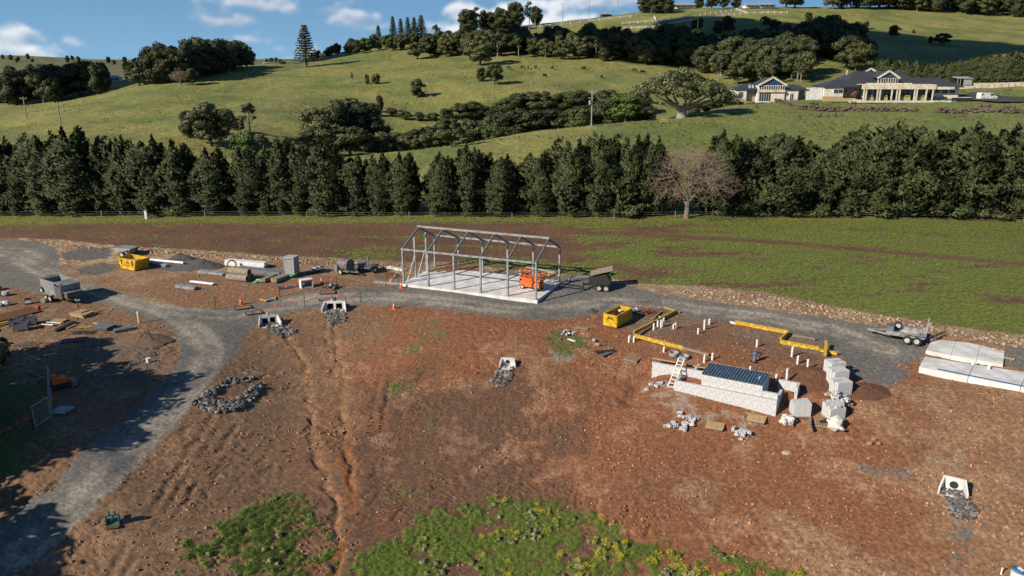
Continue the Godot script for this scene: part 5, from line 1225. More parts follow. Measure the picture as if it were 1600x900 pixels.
func formwork() -> void:
	var f := [
		["yellow formwork board at the back of the pad near the skip", Vector2(10.41, -61.85), Vector2(15.21, -67.71), 0.34, "form"],
		["long yellow formwork board along the front edge of the pad", Vector2(10.39, -61.72), Vector2(14.00, -58.67), 0.3, "form"],
		["bare timber board continuing the front formwork", Vector2(13.92, -58.57), Vector2(15.64, -57.07), 0.16, "oldtimber"],
		["long yellow formwork board beside the right road", Vector2(19.61, -63.90), Vector2(23.37, -61.24), 0.32, "form"],
		["short yellow return board at the end of the road formwork", Vector2(23.37, -61.24), Vector2(22.20, -59.68), 0.32, "form"],
		["yellow formwork board of the inner right corner", Vector2(22.16, -59.54), Vector2(24.73, -57.94), 0.32, "form"],
		["yellow formwork end board towards the gravel pad", Vector2(24.79, -57.95), Vector2(25.93, -57.20), 0.22, "form"],
		["white painted timber at the left end of the road formwork", Vector2(19.32, -64.30), Vector2(19.72, -63.88), 0.16, "white"],
		["pale timber board behind the inner right corner", Vector2(23.76, -61.26), Vector2(25.31, -60.31), 0.12, "oldtimber"],
		["pale timber board at the far corner of the pad", Vector2(14.37, -68.91), Vector2(15.53, -67.54), 0.14, "timber"],
		["pale timber plank lying by the far formwork", Vector2(12.66, -65.68), Vector2(13.87, -67.86), 0.08, "oldtimber"]]
	for e in f:
		var a: Vector2 = e[1]
		var b: Vector2 = e[2]
		var d := a.distance_to(b)
		var o := thing("formwork_board", e[0], "formwork board", (a + b) * 0.5, atan2(-(b.y - a.y), b.x - a.x), "formwork boards")
		pb("board", o, S(e[4]), v3(0, e[3] * 0.5 + 0.06, 0), v3(d, e[3], 0.06))
		pb("cap", o, S(e[4]), v3(0, e[3] + 0.07, 0.03), v3(d, 0.05, 0.14))
		for i in maxi(2, int(d / 1.1)):
			var x := -d * 0.46 + d * 0.92 * i / (maxi(2, int(d / 1.1)) - 1)
			part("peg", Mb.new().bar(v3(x, -0.15, -0.06), v3(x, e[3] + 0.12, -0.06), 0.05, 0.05), S("oldtimber"), o)
	var o := thing("formwork_beam", "upright-lying yellow beam crossing the right formwork", "formwork board", Vector2(24.90, -57.04), 1.200, "formwork boards")
	pb("beam", o, S("form"), v3(0.85, 0.45, 0), v3(2.3, 0.2, 0.2), Basis(Vector3.BACK, 0.12))
	pb("end_plate", o, S("oldtimber"), v3(0.0, 0.2, 0), v3(0.08, 0.4, 0.25))
	var st := [9.9, -61.1, 0.5, 10.3, -61.0, 0.45, 12.4, -63.4, 0.5, 12.9, -64.2, 0.48, 13.1, -63.8, 0.65, 13.3, -64.1, 0.5, 13.6, -65.1, 0.4, 13.3, -65.5, 0.4, 14.1, -63.3, 0.42, 14.3, -63.4, 0.5, 12.4, -58.7, 0.38, 20.0, -58.8, 0.55, 22.2, -56.9, 0.72, 22.2, -55.6, 0.6, 22.7, -54.8, 0.7, 18.2, -54.5, 0.5, 20.5, -53.0, 1, 19.8, -53.3, 0.5, 16.7, -62.9, 0.8, 17.5, -64.4, 0.45, 15.9, -61.8, 0.45, 15.1, -56.2, 0.55, 15.8, -56.5, 0.5]
	var says := ["first of the pair left of the pad corner", "second of the pair at the pad corner", "nearest the far formwork in the cluster of six", "left side of the cluster of six by the far formwork", "tallest in the cluster of six by the far formwork", "right side of the cluster of six by the far formwork", "behind the cluster of six by the far formwork", "back left of the cluster of six by the far formwork", "shorter of the close pair right of the cluster", "taller of the close pair right of the cluster", "in front of the long front formwork board", "alone in the middle of the pad", "below the inner right formwork corner", "between the pad corner and the dirt bank", "nearest the block packs on the dirt bank", "just behind the ribbed steel deck", "tallest of all, behind the right end of the cellar", "short one behind the right end of the deck", "tallest of three at the back of the pad", "rearmost of three at the back of the pad", "front one of three at the back of the pad", "left one of the pair above the cellar", "right one of the pair above the cellar"]
	for i in range(0, st.size(), 3):
		var p := thing("riser_pipe", "white plastic riser pipe, " + says[i / 3], "pipe", Vector2(st[i], st[i + 1]), 0.0, "white riser pipes")
		part("pipe", Mb.new().pipe(v3(0, -0.1, 0), v3(rng.randf_range(-0.04, 0.04), st[i + 2] * 1.15, 0), 0.085, 0.012, 10), S("pvc"), p)
		part("cap", Mb.new().cyl(v3(0, st[i + 2] * 0.55, 0), v3(0, st[i + 2] * 0.62, 0), 0.095, 0.095, 10), S("pvc"), p)
	# trench rammer
	o = thing("trench_rammer", "small blue trench rammer standing on the pad", "rammer", Vector2(18.96, -56.07), 0.4)
	pb("foot", o, S("black"), v3(0, 0.05, 0), v3(0.3, 0.08, 0.5))
	part("bellows", Mb.new().cyl(v3(0, 0.08, 0), v3(0.05, 0.5, 0), 0.12, 0.14, 10), S("galvdark"), o)
	part("engine", Mb.new().hull(v3(0.05, 0.7, 0), v3(0.42, 0.5, 0.42), rng, 0.1), S("blue"), o)
	part("handle", Mb.new().bar(v3(0.1, 0.85, -0.16), v3(0.62, 0.7, -0.16), 0.04, 0.04).bar(v3(0.1, 0.85, 0.16), v3(0.62, 0.7, 0.16), 0.04, 0.04).bar(v3(0.62, 0.7, -0.16), v3(0.62, 0.7, 0.16), 0.04, 0.04).bar(v3(0.6, 0.7, 0.0), v3(0.45, 0.0, 0.0), 0.04, 0.04), S("black"), o)
	for i in 2:
		o = thing("hose_coil", ["grey corrugated pipe coil above the cellar, left of two", "grey corrugated pipe coil above the cellar, right of two with the ladder top"][i], "pipe coil", [Vector2(13.00, -57.79), Vector2(13.66, -57.03)][i], 0.0, "grey pipe coils")
		for k in 4: part("turn", Mb.new().ring(v3(0.02 * k, 0.06 + 0.07 * k, 0), v3(0.05 * i, 1, 0.06), 0.32 + 0.03 * (k % 2), 0.055, 18, 6), S("galv"), o)
	o = thing("pipe_roll", "blue and white wrapped roll behind the square-ended skip", "roll", Vector2(11.18, -67.73), 0.535)
	part("roll", Mb.new().cyl(v3(-0.45, 0.24, 0), v3(0.45, 0.24, 0), 0.24, 0.22, 12), mat(0.2, 0.42, 0.55, 0.5), o)
	part("wrap", Mb.new().hull(v3(0.4, 0.3, 0), v3(0.4, 0.45, 0.45), rng, 0.25), S("bag"), o)
	o = thing("rusty_scrap", "rusty reinforcing scrap beyond the square-ended skip", "scrap", Vector2(12.03, -67.54))
	for i in 14: part("rod", Mb.new().bar(v3(rng.randf_range(-1.0, 1.5), 0.1, rng.randf_range(-0.4, 0.4)), v3(rng.randf_range(-1.0, 1.5), rng.randf_range(0.1, 0.5), rng.randf_range(-0.4, 0.4)), 0.05, 0.05), S("rust") if i % 2 else S("black"), o)

func lower_site() -> void:
	blocks("rear pack of grey concrete blocks on the dirt bank", Vector2(24.29, -53.77), 0.229, 3, 6, 5)
	blocks("second pack of grey concrete blocks in front of the rear pack", Vector2(24.08, -52.61), 0.229, 3, 6, 5)
	blocks("third pack of grey concrete blocks in front of the second pack", Vector2(23.87, -51.45), 0.229, 3, 5, 5)
	blocks("broken-topped pack of concrete blocks at the cellar corner", Vector2(20.31, -49.49), -0.018, 3, 5, 5)
	blocks("narrow pack of concrete blocks beside the round bulk bag", Vector2(22.42, -48.91), 0.229, 3, 5, 5)
	loose_blocks("hollow concrete block tumbled below the block packs", "blocks tumbled below the packs", [22.9, -50.3, 23.4, -50.3, 22.9, -49.7, 22.5, -49.7, 23.5, -49.9], 46, 0.25, 0.65)
	loose_blocks("broken concrete block thrown down in front of the cellar", "broken blocks before the cellar", [12.3, -49.3, 12.7, -49.6, 12.5, -49.0, 11.5, -49.3, 11.9, -50.1, 12.0, -48.7, 11.1, -49.1, 12.9, -49.4], 34, 0.16, 0.12)
	loose_blocks("broken concrete block in the white heap before the cellar", "blocks of the white heap", [15.6, -48.0, 15.9, -48.0, 16.2, -47.9, 15.7, -47.7], 26, 0.15, 0.22)
	loose_blocks("loose concrete block lying left of the cellar", "blocks left of the cellar", [10.3, -53.8, 10.6, -54.3, 11.2, -54.1, 11.0, -53.7], 8, 0.1, 0.1)
	loose_blocks("grey concrete lump lying on the small grass patch", "lumps on the small grass patch", [4.5, -62.6, 4.8, -63.2, 5.2, -62.7, 5.5, -62.9, 7.1, -61.3, 7.2, -60.5], 9, 0.15, 0.1)
	bulk_bag("slumped white bulk bag at the cellar corner", Vector2(19.14, -48.63), 1.15, 0.75)
	bulk_bag("full round white bulk bag beside the block packs", Vector2(22.02, -47.50), 1.1, 1.0)
	pallet("pallet on the bank left of the cellar", Vector2(9.76, -58.08), -0.586)
	pallet("plywood-topped pallet in front of the cellar", Vector2(14.24, -48.91), -0.406, true)
	pallet("plywood-topped pallet against the cellar foot", Vector2(17.25, -49.32), -0.462, true)
	pallet("pallet beside the round bulk bag", Vector2(21.55, -48.23), -0.320)
	bulk_bag_black()
	bundle("grey_post", "weathered grey post lying before the block packs", "plank", Vector2(20.20, -47.23), Vector2(20.95, -49.14), 1, 0.16, 0.14, S("oldtimber"))
	bundle("white_plank", "white plank lying on the small grass patch", "plank", Vector2(4.82, -61.84), Vector2(5.43, -61.21), 1, 0.22, 0.06, S("white"))
	bundle("grey_plank", "weathered grey plank between the grass patch and the skip", "plank", Vector2(5.62, -64.26), Vector2(6.76, -63.79), 3, 0.14, 0.06, S("oldtimber"), 1, false, "loose boards")
	bundle("scrap_timber", "dark scrap timber on the bank left of the cellar", "timber", Vector2(6.88, -59.34), Vector2(8.61, -59.68), 4, 0.1, 0.08, S("black"), 1, false, "loose boards")
	bundle("scrap_steel", "bent steel offcuts on the bank left of the cellar", "steel bundle", Vector2(7.22, -58.58), Vector2(8.39, -59.60), 4, 0.09, 0.07, S("galvdark"))
	var o := thing("flat_stone", "large flat cream stone alone on the red soil", "stone", Vector2(18.22, -45.74))
	part("stone", Mb.new().hull(v3(0, 0.06, 0), v3(0.75, 0.25, 0.6), rng, 0.12), mat(0.6, 0.46, 0.28, 0.9, 0.0, "grain", 1.0), o)
	for i in 4: one("boulder", "tan boulder in the small cluster on the right slope", "boulder", Mb.new().hull(v3(0, 0.1, 0), v3(0.4, 0.3, 0.35), rng, 0.25), mat(0.42, 0.27, 0.15, 0.95, 0.0, "grain", 1.0), Vector2(23.93, -45.81) + Vector2(rng.randf_range(-0.35, 0.35), rng.randf_range(-0.35, 0.35)), 0.0, "tan boulders on the right slope")
	heap(Vector2(25.78, -51.58), 1.9, 1.3, 0.45, mat(0.17, 0.08, 0.045, 0.95, 0.0, "soil", 0.5), "dark loose soil heap right of the block packs", "soil_heap")
	heap(Vector2(22.69, -53.62), 2.4, 1.9, 0.6, mat(0.2, 0.09, 0.048, 0.95, 0.0, "soil", 0.5), "red soil bank heaped between the pad and the block packs", "soil_heap")
	heap(Vector2(-31.08, -60.94), 2.6, 1.6, 0.7, mat(0.2, 0.135, 0.09, 0.95, 0.0, "soil", 0.6), "rough brown heap of soil and roots at the road bend", "soil_heap")
	heap(Vector2(7.48, -68.26), 0.6, 0.5, 0.35, S("rock"), "small dark gravel heap at the road edge near the skip")
	# slabs to the east
	var c := [Vector2(35.40, -60.68), Vector2(33.06, -57.39), Vector2(37.45, -54.47), Vector2(39.81, -58.08)]
	slab_poly("wide pale concrete slab at the right end of the road", c, 0.3)
	c = [Vector2(32.48, -56.42), Vector2(31.00, -54.34), Vector2(39.08, -48.78), Vector2(41.52, -51.69)]
	slab_poly("long concrete slab with blue edge tape at the right edge", c, 0.14)
	bundle("edge_timber", "timber sticking out from the end of the wide slab", "plank", Vector2(38.40, -55.96), Vector2(38.96, -55.51), 1, 0.16, 0.12, S("timber"))
	var u := Vector2(31.99, -53.71)
	var w := Vector2(38.39, -49.08)
	o = thing("edge_tape", "strip of blue tape along the front of the long slab", "tape", (u + w) * 0.5, atan2(-(w.y - u.y), w.x - u.x))
	o.position.y = 0.155
	pb("strip", o, mat(0.03, 0.1, 0.42, 0.5), v3(0, 0.0, -0.25), v3(u.distance_to(w), 0.03, 0.14))
	pb("turned_edge", o, mat(0.03, 0.1, 0.42, 0.5), v3(0, -0.03, -0.17), v3(u.distance_to(w), 0.06, 0.02))
	for i in 2:
		o = thing("slab_pipe", ["white pipe stub behind the long slab, left of two", "white pipe stub behind the long slab, right of two"][i], "pipe", [Vector2(35.33, -54.79), Vector2(36.04, -53.94)][i], 0.0, "pipe stubs between the slabs")
		part("pipe", Mb.new().pipe(v3(0, 0, 0), v3(0, 0.65 - 0.15 * i, 0), 0.1, 0.015, 10), S("pvc"), o)
		part("collar", Mb.new().cyl(v3(0, 0.3, 0), v3(0, 0.4, 0), 0.115, 0.115, 10), S("pvc"), o)
	# digger bucket
	o = thing("digger_bucket", "teal excavator bucket lying on the lower slope", "digger bucket", Vector2(-22.58, -37.89), 0.271)
	var prof := []
	for i in 7:
		var t := PI * 0.95 * i / 6.0
		prof.append(Vector2(-sin(t) * 0.32 + 0.1, 0.33 - cos(t) * 0.33))
	for i in 6:
		var d: Vector2 = (prof[i + 1] + prof[i]) * 0.5
		part("shell_plate", Mb.new().bar(v3(0, prof[i].y, prof[i].x), v3(0, prof[i + 1].y, prof[i + 1].x), 0.7, 0.04), S("teal"), o)
	for x in [-0.34, 0.34]: part("cheek", Mb.new().ext(prof, v3(x - 0.02, 0, 0), Vector3(0, 0, 1), Vector3.UP, v3(0.04, 0, 0)), S("teal"), o)
	for x in [-0.14, 0.14]: part("ear", Mb.new().box(v3(x, 0.72, -0.05), v3(0.06, 0.24, 0.24)), S("teal"), o)
	part("cutting_edge", Mb.new().box(v3(0, 0.03, 0.25), v3(0.74, 0.05, 0.3)), S("rust"), o)
	# things at the lower right corner
	o = thing("drum", "blue and white drum cut by the lower right corner", "drum", Vector2(26.23, -33.94), 0.3)
	part("body", Mb.new().cyl(v3(0, 0, 0), v3(0, 0.42, 0), 0.34, 0.36, 16), S("white"), o)
	part("lid", Mb.new().cyl(v3(0, 0.42, 0), v3(0.02, 0.52, 0), 0.37, 0.3, 16), S("blue"), o)
	part("handle", Mb.new().box(v3(0.05, 0.55, 0.05), v3(0.16, 0.06, 0.3)), S("white"), o)
	o = thing("white_peg", "short white peg beside the blue and white drum", "peg", Vector2(25.55, -34.24))
	part("post", Mb.new().cyl(v3(0, -0.1, 0), v3(0.02, 0.42, 0), 0.04, 0.04, 8), S("pvc"), o)
	part("cap", Mb.new().cyl(v3(0.02, 0.42, 0), v3(0.02, 0.45, 0), 0.045, 0.03, 8), S("galvdark"), o)

func bulk_bag_black() -> void:
	for i in 2: one("black_sack", "black sack on the pallet beside the round bulk bag, %s of two" % ["left", "right"][i], "sack", Mb.new().hull(v3(-0.2 + 0.4 * i, 0.24, 0.1 - 0.2 * i), v3(0.42, 0.2, 0.4), rng, 0.25), S("black"), Vector2(21.60, -48.36), 0.0, "black sacks")

func slab_poly(label: String, c: Array, h: float) -> void:
	var m: Vector2 = (c[0] + c[1] + c[2] + c[3]) * 0.25
	var o := thing("concrete_slab", label, "slab", m, 0.0, "concrete slabs at the right")
	o.position.y = 0.0
	for k in 3:   # cast in three pours
		var q := []
		for e in [[0, 3, 1, 2, k / 3.0], [1, 2, 0, 3, k / 3.0], [1, 2, 0, 3, (k + 1) / 3.0 - 0.004], [0, 3, 1, 2, (k + 1) / 3.0 - 0.004]]:
			var p: Vector2 = (c[e[0]] as Vector2).lerp(c[e[1]], e[4]) - m
			q.append(Vector2(p.x, -p.y))
		part("pour", Mb.new().ext(q, v3(0, -0.5, 0), Vector3.RIGHT, Vector3(0, 0, -1), v3(0, 0.5 + h, 0)), S("newconcrete"), o)

func yard() -> void:
	var o := thing("steel_plate", "large rusty brown sheet lying in the left yard", "steel plate", Vector2(-45.70, -66.83), 1.007)
	pb("sheet", o, S("rust"), v3(-1.2, 0.22, 0), v3(6.4, 0.05, 1.5), Basis(Vector3.RIGHT, 0.12))
	pb("bearer", o, S("black"), v3(-1.2, 0.08, 0.55), v3(6.2, 0.16, 0.12))
	bundle("yellow_beam", "yellow formwork beam lying before the rusty sheet", "beam", Vector2(-45.93, -64.10), Vector2(-44.04, -67.01), 2, 0.13, 0.13, S("form"), 1, false, "yellow beams")
	bundle("pale_beam", "pale timber beside the yellow formwork beams", "timber", Vector2(-45.61, -63.61), Vector2(-43.81, -66.82), 1, 0.13, 0.1, S("oldtimber"))
	for i in 3:
		o = thing("mesh_crate", ["grey steel crate behind its two neighbours in the left yard", "grey steel crate nearest the camera in the left yard", "grey steel crate furthest right of the three in the left yard"][i], "crate", [Vector2(-43.80, -64.23), Vector2(-42.80, -63.24), Vector2(-42.96, -64.72)][i], 0.423, "grey steel crates")
		var m := S("galvdark")
		for z in [-0.42, 0.42]: pb("side", o, m, v3(0, 0.42, z), v3(1.1, 0.55, 0.04))
		for x in [-0.54, 0.54]: pb("side", o, m, v3(x, 0.42, 0), v3(0.04, 0.55, 0.8))
		pb("base", o, m, v3(0, 0.16, 0), v3(1.06, 0.04, 0.82))
		for x in [-0.5, 0.5]:
			for z in [-0.38, 0.38]: pb("foot", o, m, v3(x, 0.07, z), v3(0.08, 0.14, 0.08))
	o = thing("bucket", "bright red bucket beside the rusty sheet", "bucket", Vector2(-44.73, -69.08))
	part("body", Mb.new().cyl(v3(0, 0, 0), v3(0, 0.36, 0), 0.14, 0.18, 12), S("red"), o)
	part("handle", Mb.new().ring(v3(0, 0.36, 0), v3(1, 0, 0), 0.17, 0.012, 12, 4), S("black"), o)
	o = thing("plate_compactor", "small plate compactor with a yellow handle in the left yard", "compactor", Vector2(-46.64, -70.65), 0.4)
	pb("plate", o, S("black"), v3(0, 0.05, 0), v3(0.6, 0.08, 0.5))
	pb("engine", o, S("white"), v3(0, 0.3, 0), v3(0.5, 0.3, 0.4))
	pb("cowl", o, S("black"), v3(0, 0.5, 0), v3(0.55, 0.12, 0.42))
	part("handle", Mb.new().bar(v3(-0.2, 0.3, -0.2), v3(-0.7, 0.9, -0.2), 0.04, 0.04).bar(v3(-0.2, 0.3, 0.2), v3(-0.7, 0.9, 0.2), 0.04, 0.04).bar(v3(-0.7, 0.9, -0.2), v3(-0.7, 0.9, 0.2), 0.05, 0.05), S("form"), o)
	o = thing("cable_drum", "small cable drum near the wheels of the cage trailer", "cable drum", Vector2(-45.40, -71.05))
	for z in [-0.14, 0.14]: part("flange", Mb.new().cyl(v3(0, 0.25, z - 0.02), v3(0, 0.25, z + 0.02), 0.25, 0.25, 14), S("oldtimber"), o)
	part("cable", Mb.new().cyl(v3(0, 0.25, -0.12), v3(0, 0.25, 0.12), 0.17, 0.17, 12), S("bag"), o)
	for i in 3:
		o = thing("rubble_sack", ["grey lumpy sack highest at the left edge of the yard", "grey lumpy sack in the middle at the left edge of the yard", "white crumpled sack lowest at the left edge of the yard"][i], "sack", [Vector2(-52.17, -75.25), Vector2(-50.74, -73.31), Vector2(-48.74, -70.05)][i], 0.0, "lumpy sacks at the left edge")
		for k in 5: part("lump", Mb.new().hull(v3(rng.randf_range(-0.6, 0.5), 0.25, rng.randf_range(-0.3, 0.3)), v3(0.7, 0.55, 0.6), rng, 0.3), S("bag") if i == 2 else S("galvdark") if k % 2 else S("galv"), o)
	o = bundle("timber_pack", "stack of fresh timber on bearers in the left yard", "timber stack", Vector2(-40.40, -67.57), Vector2(-38.76, -66.83), 6, 0.2, 0.1, S("timber"), 3)
	o = thing("timber_offcut", "single plank resting across the fresh timber stack", "plank", Vector2(-39.18, -67.74), 1.148)
	pb("plank", o, S("timber"), v3(0, 0.38, 0), v3(1.9, 0.05, 0.14))
	bundle("pale_plank", "short pale plank on the soil before the cage trailer", "plank", Vector2(-41.45, -65.58), Vector2(-40.15, -65.42), 4, 0.17, 0.07, S("timber"), 2, false, "loose boards")
	bundle("grey_pipe", "grey pipe length below the short pale planks", "pipe", Vector2(-41.79, -65.06), Vector2(-40.17, -64.73), 1, 0.16, 0.16, S("galv"), 1, true)
	bundle("steel_tube", "light blue-grey tube lying beside the grey crates", "pipe", Vector2(-41.68, -64.38), Vector2(-40.51, -64.22), 1, 0.2, 0.2, S("galv"), 1, true)
	bundle("black_beam", "black beam lying slantwise in the left yard", "beam", Vector2(-39.62, -62.75), Vector2(-39.20, -65.26), 2, 0.2, 0.16, S("black"), 1, false, "black beams")
	bundle("pale_plank", "pale plank slanting beside the black beams", "plank", Vector2(-39.13, -63.57), Vector2(-38.87, -64.75), 2, 0.16, 0.06, S("timber"), 1, false, "loose boards")
	bundle("thin_plank", "thin plank lying in front of the black beams", "plank", Vector2(-40.50, -62.75), Vector2(-39.56, -63.24), 2, 0.08, 0.05, S("oldtimber"), 1, false, "loose boards")
	bundle("yellow_offcut", "yellow timber offcut right of the black beams", "plank", Vector2(-38.16, -63.75), Vector2(-37.15, -64.08), 2, 0.1, 0.06, S("form"), 1, false, "loose boards")
	bundle("red_plank", "reddish plank left of the black sheet pack", "plank", Vector2(-37.50, -65.07), Vector2(-36.55, -64.56), 1, 0.16, 0.08, S("ply"))
	o = thing("sheet_pack", "thick pack of black sheets in the left yard", "sheet pack", Vector2(-35.85, -63.74), -0.318)
	for i in 4: pb("sheet", o, S("black") if i % 2 == 0 else S("galvdark"), v3(0, 0.06 + i * 0.07, 0), v3(1.7, 0.06, 1.1))
	o = thing("black_mat", "notched black mat lying flat in the left yard", "mat", Vector2(-37.06, -62.63), 0.005)
	pb("sheet", o, S("black"), v3(0, 0.03, -0.15), v3(1.8, 0.03, 0.55))
	pb("sheet", o, S("black"), v3(-0.55, 0.03, 0.27), v3(0.7, 0.03, 0.29))
	pb("sheet", o, S("black"), v3(0.6, 0.03, 0.27), v3(0.6, 0.03, 0.29))
	o = thing("blue_frame", "dark blue barred frame lying below the black mat", "frame", Vector2(-36.89, -60.80), 0.425)
	for i in 4: pb("bar", o, mat(0.05, 0.06, 0.16, 0.6), v3(-0.9 + 0.6 * i, 0.05, 0), v3(0.1, 0.08, 0.8))
	for z in [-0.4, 0.4]: pb("rail", o, mat(0.05, 0.06, 0.16, 0.6), v3(0, 0.05, z), v3(2.0, 0.08, 0.1))
	bundle("dark_scrap", "dark scrap lengths by the brown soil heap", "timber", Vector2(-34.46, -62.64), Vector2(-33.25, -63.61), 4, 0.16, 0.12, S("galvdark"), 2)
	o = thing("trestle_bars", "pale crossed bars dropped at the edge of the tree shade", "bars", Vector2(-40.18, -59.90))
	for i in 5: part("bar", Mb.new().bar(v3(-1.0 + 0.35 * i, 0.05, 0.5), v3(-0.3 + 0.4 * i, 0.14, -0.5 + 0.1 * i), 0.08, 0.06), S("oldtimber"), o)
	o = thing("grade_post", "pink and white survey post at the road bend", "post", Vector2(-33.42, -65.07))
	part("post", Mb.new().box(v3(0, 0.45, 0), v3(0.12, 1.0, 0.12)), mat(0.75, 0.5, 0.47, 0.7), o)
	part("top_band", Mb.new().box(v3(0, 1.0, 0), v3(0.13, 0.16, 0.13)), S("white"), o)
	o = thing("white_bucket", "white bucket alone at the edge of the tree shade", "bucket", Vector2(-28.74, -56.54))
	part("body", Mb.new().cyl(v3(0, 0, 0), v3(0, 0.34, 0), 0.14, 0.17, 12), S("white"), o)
	part("rim", Mb.new().ring(v3(0, 0.34, 0), Vector3.UP, 0.17, 0.015, 12, 4), S("white"), o)
	# wire panels and an orange machine in the tree shade
	var ends := [[Vector2(-37.05, -54.43), Vector2(-34.26, -52.46)], [Vector2(-33.96, -52.26), Vector2(-31.01, -47.21)], [Vector2(-31.16, -45.57), Vector2(-30.99, -47.02)]]
	for i in 3:
		var a: Vector2 = ends[i][0]
		var b: Vector2 = ends[i][1]
		var d := a.distance_to(b)
		o = thing("fence_panel", ["wire fence panel highest in the shade of the trees", "wire fence panel standing edge-on beside the orange machine", "wire fence panel lowest in the shade of the trees"][i], "fence panel", (a + b) * 0.5, atan2(-(b.y - a.y), b.x - a.x), "temporary fence panels")
		for x in [-0.5, 0.5]: part("post", Mb.new().cyl(v3(x * d, 0, 0), v3(x * d, 1.6, 0), 0.03, 0.03, 6), S("galv"), o)
		for y in [0.15, 1.58]: part("rail", Mb.new().bar(v3(-d / 2, y, 0), v3(d / 2, y, 0), 0.05, 0.05), S("galv"), o)
		for k in 10: part("wire", Mb.new().bar(v3((k - 4.5) * d / 10.0, 0.15, 0), v3((k - 4.5) * d / 10.0, 1.58, 0), 0.012, 0.012), S("galv"), o)
	o = thing("mini_loader", "small orange loader half hidden in the tree shade", "loader", Vector2(-33.09, -51.80), 0.7)
	pb("body", o, S("orange"), v3(0, 0.55, 0), v3(0.9, 0.4, 0.7))
	pb("hood", o, S("orange"), v3(-0.3, 0.85, 0), v3(0.4, 0.3, 0.5))
	for z in [-0.4, 0.4]:
		part("track", Mb.new().box(v3(0, 0.2, z), v3(1.1, 0.36, 0.2)), S("rubber"), o)
		part("lift_arm", Mb.new().bar(v3(-0.4, 0.95, z), v3(0.7, 0.6, z), 0.08, 0.12).bar(v3(0.7, 0.6, z), v3(0.8, 0.2, z), 0.08, 0.1), S("orange"), o)
	pb("bucket", o, S("galvdark"), v3(0.95, 0.2, 0), v3(0.35, 0.36, 1.0))
	bundle("grey_board", "grey board in the tree shade below the orange loader", "timber", Vector2(-30.97, -47.60), Vector2(-30.87, -48.84), 4, 0.26, 0.08, S("galv"), 1, false, "loose boards")
	for e in [["orange and white cone at the corner of the frame", Vector2(-12.67, -77.26)], ["cone at the front corner of the slab", Vector2(-11.43, -76.00)], ["cone below the road in front of the frame", Vector2(-11.32, -70.19)], ["cone on the upper bank at the junction", Vector2(-26.19, -70.78)], ["cone above the junction headwall", Vector2(-22.78, -68.00)], ["cone above the gully headwall", Vector2(-17.58, -71.53)], ["cone on the rocks above the road", Vector2(-18.52, -75.26)], ["fallen-looking cone on the terrace edge", Vector2(-19.75, -76.65)]]: cone(e[0], e[1])
	bunting("orange flag line along the lower road edge", [-23.7, -66.7, -20.0, -70.6, -14.9, -72.1], 6)
	bunting("orange flag line along the upper terrace edge", [-28.1, -69.3, -23.1, -73.0, -18.0, -75.7], 6)
	bunting("orange flag line at the grass in the tree shade", [-32.5, -42.7, -31.2, -45.4], 5)

# ---------------------------------------------------------------- houses, poles, fences, cattle
func hip(m: Mb, x0: float, x1: float, z0: float, z1: float, ye: float, yr: float, a: float, b: float) -> Mb:   # z0 front (greater), z1 back; ridge from a to b
	var zm := (z0 + z1) * 0.5
	var p := v3(a, yr, zm)
	var q := v3(b, yr, zm)
	m.quad(v3(x0, ye, z0), v3(x1, ye, z0), q, p)
	m.quad(v3(x1, ye, z1), v3(x0, ye, z1), p, q)
	m.tri(v3(x1, ye, z0), v3(x1, ye, z1), q)
	m.tri(v3(x0, ye, z1), v3(x0, ye, z0), p)
	m.quad(v3(x0, ye, z1), v3(x1, ye, z1), v3(x1, ye, z0), v3(x0, ye, z0))
	m.box(v3((x0 + x1) * 0.5, ye - 0.12, zm), v3(x1 - x0, 0.22, z0 - z1))
	return m

func window(o: Node, x: float, y: float, z: float, w: float, h: float, n := 1) -> void:
	var f := pb("window", o, S("white"), v3(x, y, z), v3(w + 0.16, h + 0.16, 0.08))
	for i in n: pb("pane", f, glass(), v3(x + (i - (n - 1) * 0.5) * w / n, y, z + 0.05), v3(w / n - 0.1, h, 0.03))

func glass() -> StandardMaterial3D:
	if mats.has("glass"): return mats["glass"]
	var m := StandardMaterial3D.new()
	m.albedo_color = Color(0.03, 0.045, 0.075).linear_to_srgb()
	m.roughness = 0.08
	m.metallic_specular = 0.6
	mats["glass"] = m
	return m

func gable(o: Node, x: float, w: float, ye: float, ya: float, z0: float, z1: float, slate: Material, cream: Material) -> void:
	var t := Mb.new()
	t.quad(v3(x - w, ye, z0), v3(x, ya, z0), v3(x, ya, z1), v3(x - w, ye, z1))
	t.quad(v3(x, ya, z0), v3(x + w, ye, z0), v3(x + w, ye, z1), v3(x, ya, z1))
	var r := part("gable_roof", t, slate, o)
	part("barge_board", Mb.new().bar(v3(x - w * 1.06, ye - 0.1, z0 + 0.1), v3(x, ya + 0.12, z0 + 0.1), 0.2, 0.5), cream, r)
	part("barge_board", Mb.new().bar(v3(x + w * 1.06, ye - 0.1, z0 + 0.1), v3(x, ya + 0.12, z0 + 0.1), 0.2, 0.5), cream, r)
	part("gable_glass", Mb.new().ext([Vector2(x - w * 0.86, ye + 0.1), Vector2(x + w * 0.86, ye + 0.1), Vector2(x, ya - 0.35)], v3(0, 0, z0 - 0.3), Vector3.RIGHT, Vector3.UP, v3(0, 0, 0.1)), mat(0.02, 0.05, 0.12, 0.3, 0.0, ""), r)

